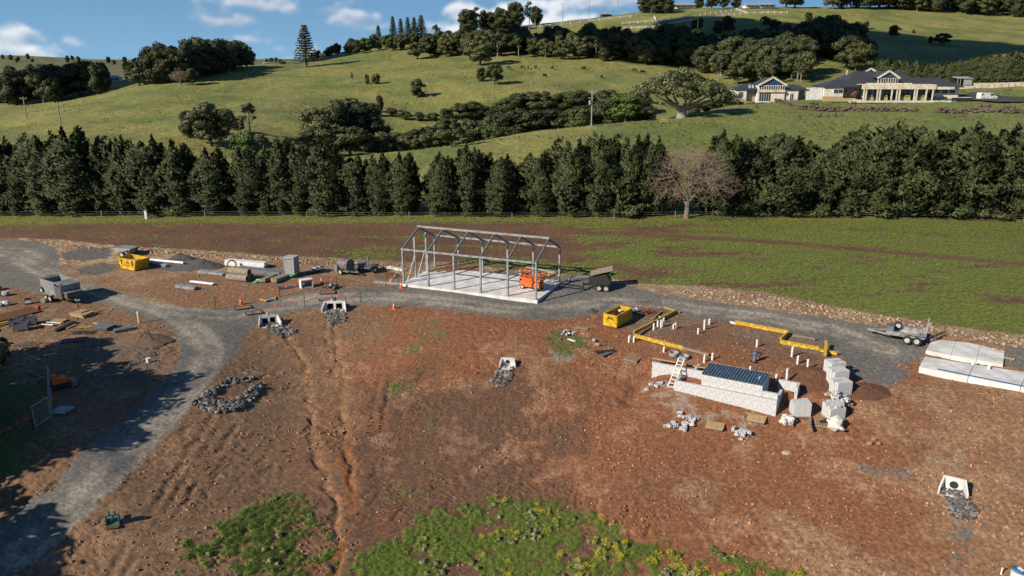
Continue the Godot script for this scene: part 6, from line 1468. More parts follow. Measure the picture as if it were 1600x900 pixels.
func houses() -> void:
	var slate := mat(0.055, 0.062, 0.075, 0.6, 0.0, "grain", 0.6)
	var cream := mat(0.68, 0.62, 0.5, 0.8, 0.0, "smear", 0.2)
	var white := mat(0.74, 0.7, 0.62, 0.8, 0.0, "smear", 0.2)
	var stone := mat(0.55, 0.4, 0.23, 0.9, 0.0, "grain", 0.4)
	var p := Vector2(107.10, -222.09)
	var o := thing("main_house", "long cream house with slate hip roofs and a colonnaded veranda", "house", p, 0.0)
	var X := func(px: float) -> float: return (px - 1395.0) * 0.18
	var Y := func(py: float) -> float: return (157.0 - py) * 0.1875
	pb("wall", o, white, v3(X.call(1301), 1.9, -4.0), v3(5.4, 4.0, 8.0))
	pb("plinth", o, stone, v3(X.call(1301), 0.55, -3.98), v3(5.5, 1.1, 8.0))
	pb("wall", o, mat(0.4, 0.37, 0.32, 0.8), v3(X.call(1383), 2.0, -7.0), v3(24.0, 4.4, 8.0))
	pb("wall", o, white, v3(X.call(1474), 1.9, -5.0), v3(9.0, 3.6, 8.0))
	part("roof", hip(Mb.new(), X.call(1284), X.call(1345), 0.5, -9.0, Y.call(136.5), Y.call(127), X.call(1312), X.call(1340)), slate, o)
	part("roof", hip(Mb.new(), X.call(1320), X.call(1449), -1.0, -15.0, Y.call(133.5), Y.call(115.5), X.call(1348), X.call(1419)), slate, o)
	part("roof", hip(Mb.new(), X.call(1428), X.call(1503), 0.2, -10.0, Y.call(137), Y.call(124.5), X.call(1440), X.call(1476)), slate, o)
	gable(o, X.call(1385), 3.0, Y.call(124.5), Y.call(115), -0.5, -8.0, slate, cream)
	gable(o, X.call(1376), 1.4, Y.call(115.5), Y.call(112), -8.5, -10.5, slate, cream)
	pb("clerestory", o, cream, v3(X.call(1385), Y.call(128.6), -0.75), v3(5.6, 1.5, 0.3))
	for i in 8: pb("pane", o, glass(), v3(X.call(1385) - 2.4 + i * 0.686, Y.call(128.6), -0.56), v3(0.42, 1.3, 0.06))
	pb("veranda_fascia", o, cream, v3(X.call(1394), Y.call(137), 3.0), v3(20.4, 1.15, 0.4))
	pb("veranda_roof", o, cream, v3(X.call(1394), Y.call(133.6), 0.9), v3(20.2, 0.12, 4.4))
	pb("upper_fascia", o, cream, v3(X.call(1387), Y.call(132.6), -0.6), v3(12.8, 0.3, 0.5))
	for px in [1341.0, 1344.5, 1362.0, 1366.0, 1384.0, 1392.0, 1396.0, 1419.0, 1422.5, 1437.0, 1447.0]:
		part("column", Mb.new().box(v3(X.call(px), 1.55, 3.0), v3(0.3, 3.1, 0.3)).box(v3(X.call(px), 0.1, 3.0), v3(0.42, 0.2, 0.42)), cream, o)
	for i in 7: window(o, X.call(1346) + i * 2.75, 1.75, -2.95, 2.3, 2.6, 2)
	window(o, X.call(1308), Y.call(143.5), 0.04, 2.6, 1.0, 2)
	window(o, X.call(1325), Y.call(143.5), -2.96, 1.7, 1.0, 1)
	pb("carport_beam", o, cream, v3(X.call(1474), Y.call(139), 0.4), v3(4.6, 0.7, 0.4))
	for i in 3: window(o, X.call(1466) + i * 2.0, 2.6, -0.96, 1.7, 1.3, 1)
	pb("terrace", o, cream, v3(X.call(1400), -0.1, 1.5), v3(26.0, 0.5, 6.5))
	pb("terrace_wall", o, stone, v3(X.call(1305), 0.3, 2.6), v3(9.0, 0.9, 0.4))
	part("steps", Mb.new().box(v3(X.call(1330), 0.15, 4.0), v3(2.2, 0.5, 1.4)), cream, o)
	for e in [[1352.0, 2.6], [1378.0, 1.2], [1410.0, 2.4], [1432.0, 3.2]]:
		var b := pb("planter", o, stone, v3(X.call(e[0]), 0.55, 1.6), v3(e[1], 0.8, 0.8))
		for k in 4: part("planting", Mb.new().hull(v3(X.call(e[0]) + (k - 1.5) * e[1] * 0.24, 1.2, 1.6), v3(e[1] * 0.4, 0.8, 0.9), rng, 0.25), mat(0.24, 0.26, 0.03, 0.8, 0.0, "grain", 1.0), b)
	for px in [1334.0, 1454.0]:
		for k in 4: part("red_shrub", Mb.new().hull(v3(X.call(px) + rng.randf_range(-0.6, 0.6), 1.6 + rng.randf_range(-0.6, 0.7), -0.5), v3(1.3, 1.2, 1.2), rng, 0.3), mat(0.16, 0.05, 0.035, 0.9, 0.0, "grain", 1.0), o)
	pb("chimney_pot", o, cream, v3(X.call(1339), Y.call(117), -9.0), v3(0.25, 1.3, 0.25))
	# pool and its furniture
	var w := thing("swimming_pool", "turquoise swimming pool along the front of the veranda", "pool", Vector2(108.11, -219.28), 0.0)
	pb("coping", w, cream, v3(0, 0.05, 0), v3(29.0, 0.5, 3.2))
	pb("edge_tiles", w, mat(0.1, 0.38, 0.42, 0.3), v3(-0.2, 0.12, 1.62), v3(29.2, 0.42, 0.1))
	pb("water", w, mat(0.1, 0.42, 0.46, 0.08, 0.0, ""), v3(0, 0.33, 0.1), v3(28.2, 0.1, 2.6))
	for i in 7:
		var l := thing("pool_lounger", "white lounger beside the pool, %s from the left" % ordinal(i), "lounger", Vector2(99.61, -222.63) + Vector2(i * 2.6, -0.9), 0.2, "pool loungers", 0.35)
		pb("seat", l, S("white"), v3(0, 0.3, 0), v3(1.3, 0.12, 0.6))
		pb("backrest", l, S("white"), v3(-0.6, 0.5, 0), v3(0.1, 0.5, 0.6), Basis(Vector3.BACK, 0.5))
	for i in 9:
		tree("shrub1", "poolside_plant", "small grey-green plant along the pool edge", Vector2(96.79, -222.81).x + i * 3.1, Vector2(96.79, -222.81).y + 1.0, rng.randf_range(0.7, 1.2), 1.0, "plants along the pool edge")
	o = thing("dark_terrace", "dark timber terrace edge right of the pool", "terrace", Vector2(123.90, -217.71))
	for i in 9: pb("board", o, S("black"), v3(-2.4 + i * 0.6, 0.45, 0), v3(0.57, 0.9, 0.15))
	pb("deck", o, cream, v3(0, 0.95, -0.8), v3(5.6, 0.1, 1.8))
	# cottage
	o = thing("cottage", "cream cottage with a glazed central gable and slate roofs", "house", Vector2(72.89, -223.04))
	X = func(px: float) -> float: return (px - 1203.0) * 0.18
	Y = func(py: float) -> float: return (159.0 - py) * 0.1875
	pb("wall", o, white, v3(X.call(1156), 1.7, -3.0), v3(3.3, 3.5, 6.0))
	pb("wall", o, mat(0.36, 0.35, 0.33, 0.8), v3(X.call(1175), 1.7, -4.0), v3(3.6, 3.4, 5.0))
	pb("wall", o, white, v3(X.call(1203), 2.1, -3.0), v3(7.6, 4.6, 7.0))
	pb("wall", o, white, v3(X.call(1234), 1.7, -3.0), v3(4.4, 3.5, 6.0))
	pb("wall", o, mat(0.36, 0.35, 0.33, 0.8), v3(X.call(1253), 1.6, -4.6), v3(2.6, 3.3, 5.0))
	for e in [[1156.0, 3.36, -2.98, 6.04], [1234.0, 4.46, -2.98, 6.04]]: pb("plinth", o, stone, v3(X.call(e[0]), 0.3, e[2]), v3(e[1], 0.7, e[3]))
	part("roof", hip(Mb.new(), X.call(1146), X.call(1186), 0.3, -7.0, Y.call(141), Y.call(134), X.call(1163), X.call(1186)), slate, o)
	part("roof", hip(Mb.new(), X.call(1221), X.call(1262), 0.3, -7.5, Y.call(141), Y.call(134), X.call(1222), X.call(1246)), slate, o)
	for k in 2: part("skylight", Mb.new().bar(v3(X.call(1170 + k * 5), Y.call(139), -0.5), v3(X.call(1173 + k * 5), Y.call(135.2), -2.6), 0.5, 0.06), mat(0.4, 0.5, 0.6, 0.1, 0.0, ""), o)
	gable(o, X.call(1203), 3.9, Y.call(135), Y.call(124), 0.9, -7.0, slate, cream)
	pb("clerestory", o, cream, v3(X.call(1203), Y.call(138.4), 0.58), v3(7.2, 1.3, 0.2))
	for i in 11: pb("pane", o, glass(), v3(X.call(1203) - 3.25 + i * 0.65, Y.call(138.4), 0.7), v3(0.38, 1.0, 0.06))
	pb("porch_beam", o, cream, v3(X.call(1203), Y.call(143.5), 0.7), v3(7.6, 0.5, 0.5))
	for i in 5: pb("door_pane", o, glass(), v3(X.call(1186) + i * 0.66, 1.3, 0.54), v3(0.46, 2.1, 0.08))
	window(o, X.call(1156), 1.9, 0.04, 1.3, 1.5, 2)
	window(o, X.call(1236), 1.3, 0.04, 0.9, 1.9, 2)
	o = thing("white_screen_wall", "plain white walled enclosure between cottage and main house", "wall", Vector2(85.13, -221.07))
	pb("panel", o, S("white"), v3(-1.0, 1.7, -2.0), v3(2.4, 3.6, 0.25))
	pb("panel", o, S("white"), v3(1.22, 1.7, -2.0), v3(2.0, 3.6, 0.25))
	pb("coping", o, S("white"), v3(0.0, 3.55, -2.0), v3(4.6, 0.12, 0.4))
	# field-stone walls
	for e in [["dry stone wall along the foot of the cottage lawn", Vector2(73.80, -265.87), Vector2(74.51, -203.64), 0.8], ["dry stone wall below the main house lawn", Vector2(74.51, -203.64), Vector2(103.29, -199.18), 1.25], ["dry stone wall below the parked van", Vector2(107.27, -199.05), Vector2(133.49, -195.13), 1.3]]:
		var a: Vector2 = e[1]
		var b: Vector2 = e[2]
		o = thing("stone_wall", e[0], "stone wall", (a + b) * 0.5, atan2(-(b.y - a.y), b.x - a.x), "dry stone walls")
		var d := a.distance_to(b)
		var n := int(d / 1.1)
		var wm := Mb.new()
		for i in n:
			for k in 3:
				for r in 2:
					var g := rng.randf_range(0.09, 0.2)
					wm.col = Color(g * 1.1, g * 0.85, g * 0.7)
					var q := a.lerp(b, (i + rng.randf()) / n)
					wm.hull(v3((i + rng.randf() - n * 0.5) * d / n, gh(q.x, q.y) - o.position.y + (k + rng.randf()) * e[3] / 3.2, (r - 0.5) * 0.5), v3(rng.randf_range(0.6, 1.5), e[3] / 2.2 * rng.randf_range(0.6, 1.1), 0.7), rng, 0.3)
		var wp := part("stonework", wm, vmat(0.95, "grain", 0.7, false), o)
		wp.set_meta("kind", "stuff")
	var rk := [["dark boulder on the cottage lawn", Vector2(82.67, -214.42), 3], ["upright brown boulder above the stone wall", Vector2(98.00, -206.41), 4], ["brown boulder heaped left of the parked van", Vector2(123.92, -206.65), 5], ["brown boulder heaped right of the parked van", Vector2(129.88, -206.24), 5], ["scattered boulder in the paddock below the stone wall", Vector2(75.16, -192.89), 7], ["brown boulder in the mound on the upper terrace", Vector2(146.58, -235.38), 4], ["single dark boulder at the cottage wall gap", Vector2(64.68, -207.28), 1]]
	for e in rk:
		for i in e[2]:
			var wide := 1.5 if e[2] < 7 else 5.5
			var q: Vector2 = e[1] + Vector2(rng.randf_range(-1.0, 1.0) * wide, rng.randf_range(-0.9, 0.9))
			one("boulder", "%s%s" % [e[0], "" if e[2] == 1 else ", one of %d" % e[2]], "boulder", Mb.new().hull(v3(0, 0.35, 0), v3(rng.randf_range(0.7, 1.4), rng.randf_range(0.6, 1.7), 1.0), rng, 0.3), mat(0.15, 0.11, 0.085, 0.95, 0.0, "grain", 0.8), q, 0.0, e[0])
	# van
	o = thing("van", "white delivery van parked on the drive beside the main house", "van", Vector2(131.68, -219.30), 0.12)
	var prof := [Vector2(-2.4, 0.35), Vector2(2.45, 0.35), Vector2(2.5, 0.95), Vector2(1.75, 1.2), Vector2(1.1, 1.9), Vector2(-2.3, 1.95), Vector2(-2.45, 1.5)]
	part("body", Mb.new().ext(prof, v3(0, 0, -0.95), Vector3.RIGHT, Vector3.UP, v3(0, 0, 1.9)), S("white"), o)
	part("side_window", Mb.new().ext([Vector2(0.35, 1.2), Vector2(1.6, 1.2), Vector2(1.1, 1.75), Vector2(0.35, 1.75)], v3(0, 0, 0.96), Vector3.RIGHT, Vector3.UP, v3(0, 0, 0.02)), glass(), o)
	part("rear_window", Mb.new().box(v3(-2.1, 1.5, 0.96), v3(0.5, 0.5, 0.02)), glass(), o)
	part("windscreen", Mb.new().bar(v3(1.76, 1.24, 0), v3(1.16, 1.86, 0), 1.6, 0.04), glass(), o)
	for x in [-1.55, 1.55]:
		for z in [-0.85, 0.85]: wheel(o, v3(x, 0.34, z), 0.34, 0.24)
	part("headlight", Mb.new().box(v3(2.46, 0.85, 0.7), v3(0.1, 0.2, 0.35)), glass(), o)
	part("headlight", Mb.new().box(v3(2.46, 0.85, -0.7), v3(0.1, 0.2, 0.35)), glass(), o)
	var dm := Mb.new()
	var dq := [128.8, -227.4, 134.9, -231.8, 138.4, -229.8, 138.7, -222.5, 144.3, -219.9, 157.9, -216.5, 154.2, -211.1, 138.5, -213.4, 131.8, -213.7, 126.9, -217.4]
	for i in range(2, dq.size() - 2, 2):
		var t := []
		for k in [0, i, i + 2]: t.append(v3(dq[k], gh(dq[k], dq[k + 1]) + 0.35, dq[k + 1]))
		dm.tri(t[0], t[1], t[2])
	structure("driveway", dm.mesh(), mat(0.07, 0.068, 0.065, 0.95, 0.0, "soil", 0.3))
	o = thing("retaining_wall", "long cream retaining wall behind the van", "wall", Vector2(147.54, -243.19))
	for i in 10: pb("panel", o, cream, v3(-5.0 + i * 2.2, 0.5 + 0.06 * i, -0.2 * i), v3(2.15, 1.5, 0.3))
	for i in 5: pb("low_panel", o, cream, v3(-7.0 - i * 1.6, 0.1, 0.3), v3(1.55, 0.9, 0.3))
	o = thing("farm_shed", "small pale-roofed open shed behind the main house", "shed", Vector2(142.42, -251.99))
	pb("roof", o, mat(0.42, 0.47, 0.5, 0.5, 0.2), v3(0.2, 2.5, 0), v3(4.8, 0.15, 4.0), Basis(Vector3.RIGHT, 0.12))
	pb("wall", o, mat(0.42, 0.47, 0.5, 0.5, 0.2), v3(1.2, 1.3, 1.6), v3(2.7, 2.2, 0.1))
	pb("wall", o, S("black"), v3(0, 1.2, -1.6), v3(4.4, 2.3, 0.1))
	for x in [-2.1, -1.2, 2.3]: pb("post", o, S("oldtimber"), v3(x, 1.2, 1.7), v3(0.18, 2.5, 0.18))
	# far buildings
	far_house("white weatherboard farmhouse among the trees of the left valley", Vector2(-253.01, -505.21), 9.0, 4.0, 0.1)
	far_house("tiny white farm building on the left skyline road", Vector2(-375.61, -1219.50), 7.0, 2.6, 0.0)
	far_house("pale low house on the hilltop behind the dark figs", Vector2(117.39, -558.24), 14.0, 4.0, -0.1)
	far_house("white cottage at the hilltop fence corner, left of two", Vector2(160.26, -549.14), 9.0, 3.2, 0.2)
	far_house("white cottage at the hilltop fence corner, right of two", Vector2(170.96, -550.32), 11.0, 3.6, 0.0)
	far_house("dark shed on the skyline between the power poles", Vector2(63.28, -547.11), 7.0, 2.6, 0.0, true)

func far_house(label: String, p: Vector2, w: float, h: float, yaw: float, dark := false) -> void:
	var o := thing("farmhouse", label, "house", p, yaw, "farm buildings on the skyline")
	var m := S("black") if dark else S("white")
	pb("wall", o, m, v3(0, h * 0.3, 0), v3(w, h * 0.65, w * 0.6))
	part("roof", hip(Mb.new(), -w * 0.55, w * 0.55, w * 0.36, -w * 0.36, h * 0.64, h, -w * 0.3, w * 0.3), mat(0.34, 0.37, 0.4, 0.6), o)
	for i in 3: pb("window", o, glass(), v3((i - 1) * w * 0.3, h * 0.36, w * 0.3 + 0.03), v3(w * 0.14, h * 0.26, 0.06))
	pb("veranda", o, mat(0.3, 0.31, 0.32, 0.7), v3(0, h * 0.52, w * 0.38), v3(w, 0.12, w * 0.2))

func pole(label: String, p: Vector2, h: float, kit := false) -> void:
	var o := thing("power_pole", label, "power pole", p, rng.randf_range(-0.3, 0.3), "power poles")
	part("post", Mb.new().cyl(v3(0, -0.5, 0), v3(0, h, 0), 0.19, 0.13, 8), mat(0.42, 0.4, 0.36, 0.9, 0.0, "bark", 0.3), o)
	var a := part("crossarm", Mb.new().box(v3(0, h - 0.6, 0), v3(2.0, 0.16, 0.14)), S("oldtimber"), o)
	for x in [-0.85, 0.0, 0.85]: part("insulator", Mb.new().cyl(v3(x, h - 0.5, 0), v3(x, h - 0.25, 0), 0.07, 0.05, 6), S("white"), a)
	if kit:
		part("transformer", Mb.new().cyl(v3(-0.45, h - 3.4, 0.1), v3(-0.45, h - 2.4, 0.1), 0.32, 0.32, 10), S("galv"), o)
		pb("lower_arm", o, S("oldtimber"), v3(-0.3, h - 1.9, 0), v3(1.4, 0.16, 0.14))
		part("stay_wire", Mb.new().bar(v3(0, h - 2.2, 0), v3(5.0, -0.5, 0), 0.03, 0.03), S("galv"), o)

func rail_fence(label: String, f: Array, gap: float, m: Material, h: float, w: float, wires: int, group: String, called := "rail_fence") -> void:
	var o := Node3D.new()
	o.name = numbered(called)
	add_child(o)
	meta(o, label, "fence", group)
	o.position = v3(f[0], gh(f[0], f[1]), f[1])
	var pm := Mb.new().box(v3(0, h * 0.5 - 0.15, 0), v3(w, h + 0.3, w)).mesh()
	for i in range(0, f.size() - 2, 2):
		var a := Vector2(f[i], f[i + 1])
		var b := Vector2(f[i + 2], f[i + 3])
		var n := maxi(1, int(a.distance_to(b) / gap))
		var last := Vector3.ZERO
		var rails := Mb.new()
		for k in n + 1:
			var q := a.lerp(b, float(k) / n)
			var g := v3(q.x, gh(q.x, q.y), q.y) - o.position
			if k < n or i + 4 >= f.size():
				var pp := part_mesh("post", pm, m, o)
				pp.position = g
			if k > 0:
				for r in wires: rails.bar(last + Vector3.UP * h * (r + 0.7) / (wires + 0.2), g + Vector3.UP * h * (r + 0.7) / (wires + 0.2), w * 0.3 if wires == 2 else 0.02, w * 0.6 if wires == 2 else 0.02)
			last = g
		part("rail" if wires == 2 else "wire", rails, m, o)

func cow_mesh() -> Mb:
	var m := Mb.new()
	var sp := [[-1.0, 1.05, 0.18], [-0.85, 1.1, 0.34], [-0.3, 1.05, 0.4], [0.3, 1.05, 0.42], [0.75, 1.15, 0.34], [1.0, 1.05, 0.22], [1.25, 0.7, 0.17], [1.45, 0.42, 0.14], [1.62, 0.3, 0.08]]
	for i in sp.size() - 1: m.cyl(v3(sp[i][0], sp[i][1], 0), v3(sp[i + 1][0], sp[i + 1][1], 0), sp[i][2], sp[i + 1][2], 9, i == 0 or i == sp.size() - 2)
	for e in [[-0.75, -0.2], [-0.7, 0.2], [0.65, -0.2], [0.7, 0.2]]:
		m.cyl(v3(e[0], 1.0, e[1]), v3(e[0] + (0.08 if e[0] < 0.0 else -0.02), 0.5, e[1]), 0.17, 0.09, 7, false)
		m.cyl(v3(e[0] + (0.08 if e[0] < 0.0 else -0.02), 0.5, e[1]), v3(e[0], 0.0, e[1]), 0.09, 0.07, 7)
	for z in [-0.14, 0.14]: m.tri(v3(1.3, 0.75, z), v3(1.38, 0.66, z * 2.4), v3(1.28, 0.62, z))
	m.cyl(v3(-1.0, 1.1, 0), v3(-1.12, 0.45, 0), 0.05, 0.02, 5)
	return m

func farm() -> void:
	pole("grey power pole with a transformer at the brow of the near spur", Vector2(18.56, -182.85), 8.6, true)
	pole("slanting power pole furthest left on the paddock brow", Vector2(-144.73, -234.00), 6.5)
	pole("power pole on the left paddock above the windbreak", Vector2(-110.86, -192.38), 8.2)
	pole("pale power pole on the shaded slope below the white fences", Vector2(96.65, -421.97), 15.0)
	pole("skyline power pole left of three", Vector2(33.01, -529.94), 12.0)
	pole("skyline power pole middle of three", Vector2(50.61, -535.48), 14.0)
	pole("skyline power pole right of three", Vector2(69.66, -536.61), 11.0)
	var w := S("white")
	rail_fence("white rail fence climbing the ridge beside the gum clump", [-96.2, -503.7, -63.8, -502.4, -41.8, -527.8, -4.1, -516.0, 25.2, -514.2, 49.6, -524.1, 76.9, -527.9], 6.0, w, 1.5, 0.3, 2, "white rail fences on the hilltop")
	rail_fence("white rail fence, lower line across the hilltop paddocks", [66.6, -481.4, 79.8, -480.9, 87.7, -483.1, 105.8, -497.3, 128.6, -510.6, 148.9, -518.9], 4.0, w, 1.4, 0.3, 2, "white rail fences on the hilltop")
	rail_fence("white rail fence, upper line across the hilltop paddocks", [68.0, -501.0, 87.3, -503.6, 115.5, -514.9, 145.7, -530.0], 4.0, w, 1.4, 0.3, 2, "white rail fences on the hilltop")
	rail_fence("white rail fence running down between the hilltop paddocks", [90.7, -518.9, 87.7, -483.1], 4.0, w, 1.4, 0.4, 2, "white rail fences on the hilltop")
	rail_fence("white rail fence from the hilltop cottages to the sunlit hill", [147.3, -536.2, 150.1, -518.9, 160.0, -521.9, 177.0, -523.9], 4.0, w, 1.4, 0.3, 2, "white rail fences on the hilltop")
	rail_fence("post and wire fence along the top of the right hill", [178.3, -521.5, 203.3, -516.9, 239.1, -533.4, 257.2, -526.8, 274.4, -511.2, 316.4, -500.4], 7.0, S("oldtimber"), 1.2, 0.25, 3, "paddock fences")
	rail_fence("post and wire fence along the foot of the windbreak", [-77.9, -107.1, -66.9, -106.5, -57.4, -105.9, -43.0, -106.0, -28.6, -105.6, -14.2, -104.5, 0.0, -104.2, 14.0, -103.7, 30.9, -104.5, 42.2, -104.0, 52.1, -102.6, 68.7, -101.4], 8.0, mat(0.3, 0.28, 0.24, 0.9, 0.0, "bark", 0.5), 1.0, 0.1, 3, "paddock fences")
	var o := thing("marker_post", "stout white post at the windbreak foot", "post", Vector2(-50.75, -104.99))
	part("post", Mb.new().box(v3(0, 0.6, 0), v3(0.32, 1.3, 0.32)), w, o)
	part("cap", Mb.new().box(v3(0, 1.28, 0), v3(0.38, 0.08, 0.38)), w, o)
	var cm := cow_mesh().mesh()
	var cf := [-1.5, -351.4, 4.8, -352.7, 7.1, -352.9, 10.5, -353.2, 13.5, -330.2, 17.8, -352.4, 31.4, -349.6, 36.9, -327.5, 52.5, -341.1, 55.2, -337.6]
	var cs := ["leftmost black cow on the hillside", "first of three black cows close together on the hillside", "middle of three black cows close together on the hillside", "last of three black cows close together on the hillside", "black cow standing below the three close together", "black cow just right of the three close together", "black cow alone in the middle of the hillside", "black cow lowest towards the creek wood", "left of two black cows above the fig", "right of two black cows above the fig"]
	for i in 10:
		var c := part_mesh("cow", cm, S("black"), self)
		c.position = v3(cf[i * 2], gh(cf[i * 2], cf[i * 2 + 1]) + 0.05, cf[i * 2 + 1])
		c.rotation.y = rng.randf_range(0.0, TAU)
		meta(c, cs[i], "cow", "black cattle on the hillside")
	o = thing("log_seat", "small pale timber seat on the home paddock below the fig", "seat", Vector2(36.06, -186.16))
	pb("seat", o, S("timber"), v3(0, 0.5, 0), v3(2.0, 0.15, 0.7))
	pb("backrest", o, S("timber"), v3(0, 0.9, -0.3), v3(2.0, 0.4, 0.1))
	for x in [-0.8, 0.8]: pb("leg", o, S("oldtimber"), v3(x, 0.22, 0), v3(0.2, 0.5, 0.6))
	# cumulus outside the view, whose shadows darken the upper gully and the left valley
	for e in [["cumulus cloud shading the wooded gully", [[-262, -150, 62], [-205, -120, 58], [-190, -205, 50], [-300, -205, 44], [-150, -160, 46], [-250, -235, 40], [-345, -165, 36], [-120, -95, 34]]], ["cumulus cloud shading the left valley", [[-590, -170, 70], [-520, -210, 56], [-640, -120, 60], [-560, -90, 46], [-660, -230, 50]]]]:
		var m := Mb.new()
		var c0 := v3(e[1][0][0], 290, e[1][0][1])
		for b in e[1]:
			for k in 6:
				var r: float = b[2]
				m.hull(v3(b[0], 290, b[1]) - c0 + rdir() * v3(r * 0.6, r * 0.2, r * 0.6), v3(r, r * 0.6, r) * rng.randf_range(0.8, 1.2), rng, 0.15)
		var c := part("cloud", m, mat(0.85, 0.85, 0.86, 1.0, 0.0, ""), self)
		c.position = c0
		meta(c, e[0], "cloud", "clouds over the farm")

# ---------------------------------------------------------------- grass, weeds, stones
func tuft(n: int, wide: float, splay: float) -> ArrayMesh:
	var m := Mb.new()
	for i in n:
		var a := TAU * i / n + rng.randf_range(-0.4, 0.4)
		var d := Vector3(cos(a), 0, sin(a))
		var s := d.cross(Vector3.UP)
		var b := d * rng.randf_range(0.05, 0.3)
		var sn := (Vector3.UP + d * 0.5).normalized()
		var tip := b + d * splay * rng.randf_range(0.5, 1.2) + Vector3.UP * rng.randf_range(0.6, 1.1)
		m.trin(b - s * wide, b + s * wide, tip, sn, sn, sn)
	return m.mesh()

func small_cover() -> void:
	rng.seed = 404
	var xf := []
	var cols := []
	var n := 0
	while n < 150000:   # rank grass of the worked field and the strip by the windbreak
		var z := -56.0 - 55.0 * rng.randf()
		var x := rng.randf_range(-0.78, 0.76) * -z
		if z > -78.0 and x < 8.0: continue
		near_color(x, z)
		n += 1
		if z_kind != 2 or rng.randf() > z_grass: continue
		var s := 0.06 + 0.13 * pow(rng.randf(), 2.0)
		xf.append(Transform3D(Basis(Vector3.UP, rng.randf() * TAU).scaled(v3(s * 1.8, s * 0.6, s * 1.8)), v3(x, gh(x, z) - 0.02, z)))
		var f := rng.randf()
		cols.append(Color(0.13, 0.19, 0.03).lerp(Color(0.27, 0.32, 0.06), f) if rng.randf() > 0.04 or x < 15.0 else Color(0.42, 0.36, 0.03))
	stuff("field_grass", tuft(7, 0.16, 0.7), leaf_mat(), xf, cols, "rough green grass growing through the worked field", "grass")
	xf = []; cols = []
	n = 0
	while n < 34000:   # tussocks on the paddocks
		n += 1
		var z := -exp(rng.randf_range(log(135.0), log(420.0)))
		var x := rng.randf_range(-0.72, 0.7) * -z
		if no_a.get_noise_2d(x * 0.35, z * 0.35) + rng.randf_range(-0.3, 0.3) < 0.0: continue
		var s := rng.randf_range(0.12, 0.3) * (0.7 + z / -500.0)
		xf.append(Transform3D(Basis(Vector3.UP, rng.randf() * TAU).scaled(v3(s * 1.7, s, s * 1.7)), v3(x, base(x, z) - 0.05, z)))
		cols.append(Color(0.16, 0.2, 0.04).lerp(Color(0.34, 0.31, 0.1), rng.randf()))
	stuff("pasture_tussocks", tuft(6, 0.2, 0.8), leaf_mat(), xf, cols, "low tussocks dotted over the grazed paddocks", "grass")
	xf = []; cols = []
	var wx := []
	var wc := []
	var yx := []
	var yc := []
	n = 0
	while n < 170000:   # lush growth at the foot of the slope
		var z := -34.0 - 30.0 * rng.randf() * rng.randf()
		var x := rng.randf_range(-0.6, 0.5) * -z
		near_color(x, z)
		n += 1
		if z_kind != 3 or rng.randf() > z_grass: continue
		var y := gh(x, z)
		var k := no_a.get_noise_2d(x * 1.6 + 300.0, z * 1.6)
		var s := 0.04 + 0.1 * pow(rng.randf(), 1.8)
		xf.append(Transform3D(Basis(Vector3.UP, rng.randf() * TAU).scaled(v3(s * 1.8, s, s * 1.8)), v3(x, y - 0.02, z)))
		cols.append(Color(0.085, 0.145, 0.022).lerp(Color(0.2, 0.27, 0.05), rng.randf()))
		if k > 0.1 and rng.randf() < (0.02 if x > -8.0 else 0.008):
			s = rng.randf_range(0.08, 0.3)
			wx.append(Transform3D(Basis(Vector3.UP, rng.randf() * TAU).scaled(v3(s, s, s)), v3(x, y, z)))
			wc.append(Color(0.14, 0.16, 0.06).lerp(Color(0.26, 0.25, 0.14), rng.randf()))
		elif x > -2.0 and z > -46.0 and no_b.get_noise_2d(x * 0.5 + 90.0, z * 0.5) > 0.1 and rng.randf() < 0.045:
			s = rng.randf_range(0.07, 0.28)
			yx.append(Transform3D(Basis(Vector3.UP, rng.randf() * TAU).scaled(v3(s, s, s)), v3(x, y + 0.1, z)))
			yc.append(Color(0.45, 0.4, 0.015).lerp(Color(0.62, 0.5, 0.02), rng.randf()))
	stuff("slope_grass", tuft(8, 0.16, 0.8), leaf_mat(), xf, cols, "lush green grass at the foot of the bare slope", "grass")
	var wm := Mb.new()
	for i in 60:
		var d := rdir()
		d.y = absf(d.y)
		leaf(wm, d * v3(0.8, 0.75, 0.8) * rng.randf_range(0.7, 1.0) + v3(0, 0.1, 0), d, 0.34, Color(1, 1, 1) * rng.randf_range(0.6, 1.0))
	stuff("grey_weeds", wm.mesh(), leaf_mat(), wx, wc, "grey-green weedy clumps among the foreground grass", "weeds")
	var ym := Mb.new()
	for i in 34:
		var d := rdir()
		d.y = absf(d.y)
		leaf(ym, d * v3(0.7, 0.7, 0.7) * rng.randf_range(0.8, 1.0) + v3(0, 0.2, 0), Vector3.UP, 0.2, Color(1, 1, 1) * rng.randf_range(0.75, 1.0))
	stuff("yellow_weeds", ym.mesh(), leaf_mat(), yx, yc, "yellow flowering weeds in the foreground grass", "weeds")
	# stones and clods on the bare earth
	var st := Mb.new().hull(Vector3.ZERO, v3(1, 0.7, 1.1), rng, 0.3).mesh()
	xf = []; cols = []
	n = 0
	while n < 20000:
		var z := -34.0 - 34.0 * rng.randf()
		var x := rng.randf_range(-0.75, 0.78) * -z
		n += 1
		var dens := 0.35 + no_a.get_noise_2d(x * 0.8 + 11.0, z * 0.8) * 1.5 + (0.45 if x > 0.0 else -0.2)
		if rng.randf() > dens: continue
		near_color(x, z)
		if z_kind != 0 or (inz("pad", Vector2(x, z)) and rng.randf() < 0.8): continue
		var s := 0.025 + 0.1 * pow(rng.randf(), 4.0)
		xf.append(Transform3D(Basis(rdir(), rng.randf() * TAU).scaled(Vector3.ONE * s), v3(x, gh(x, z) + s * 0.25, z)))
		var f := rng.randf()
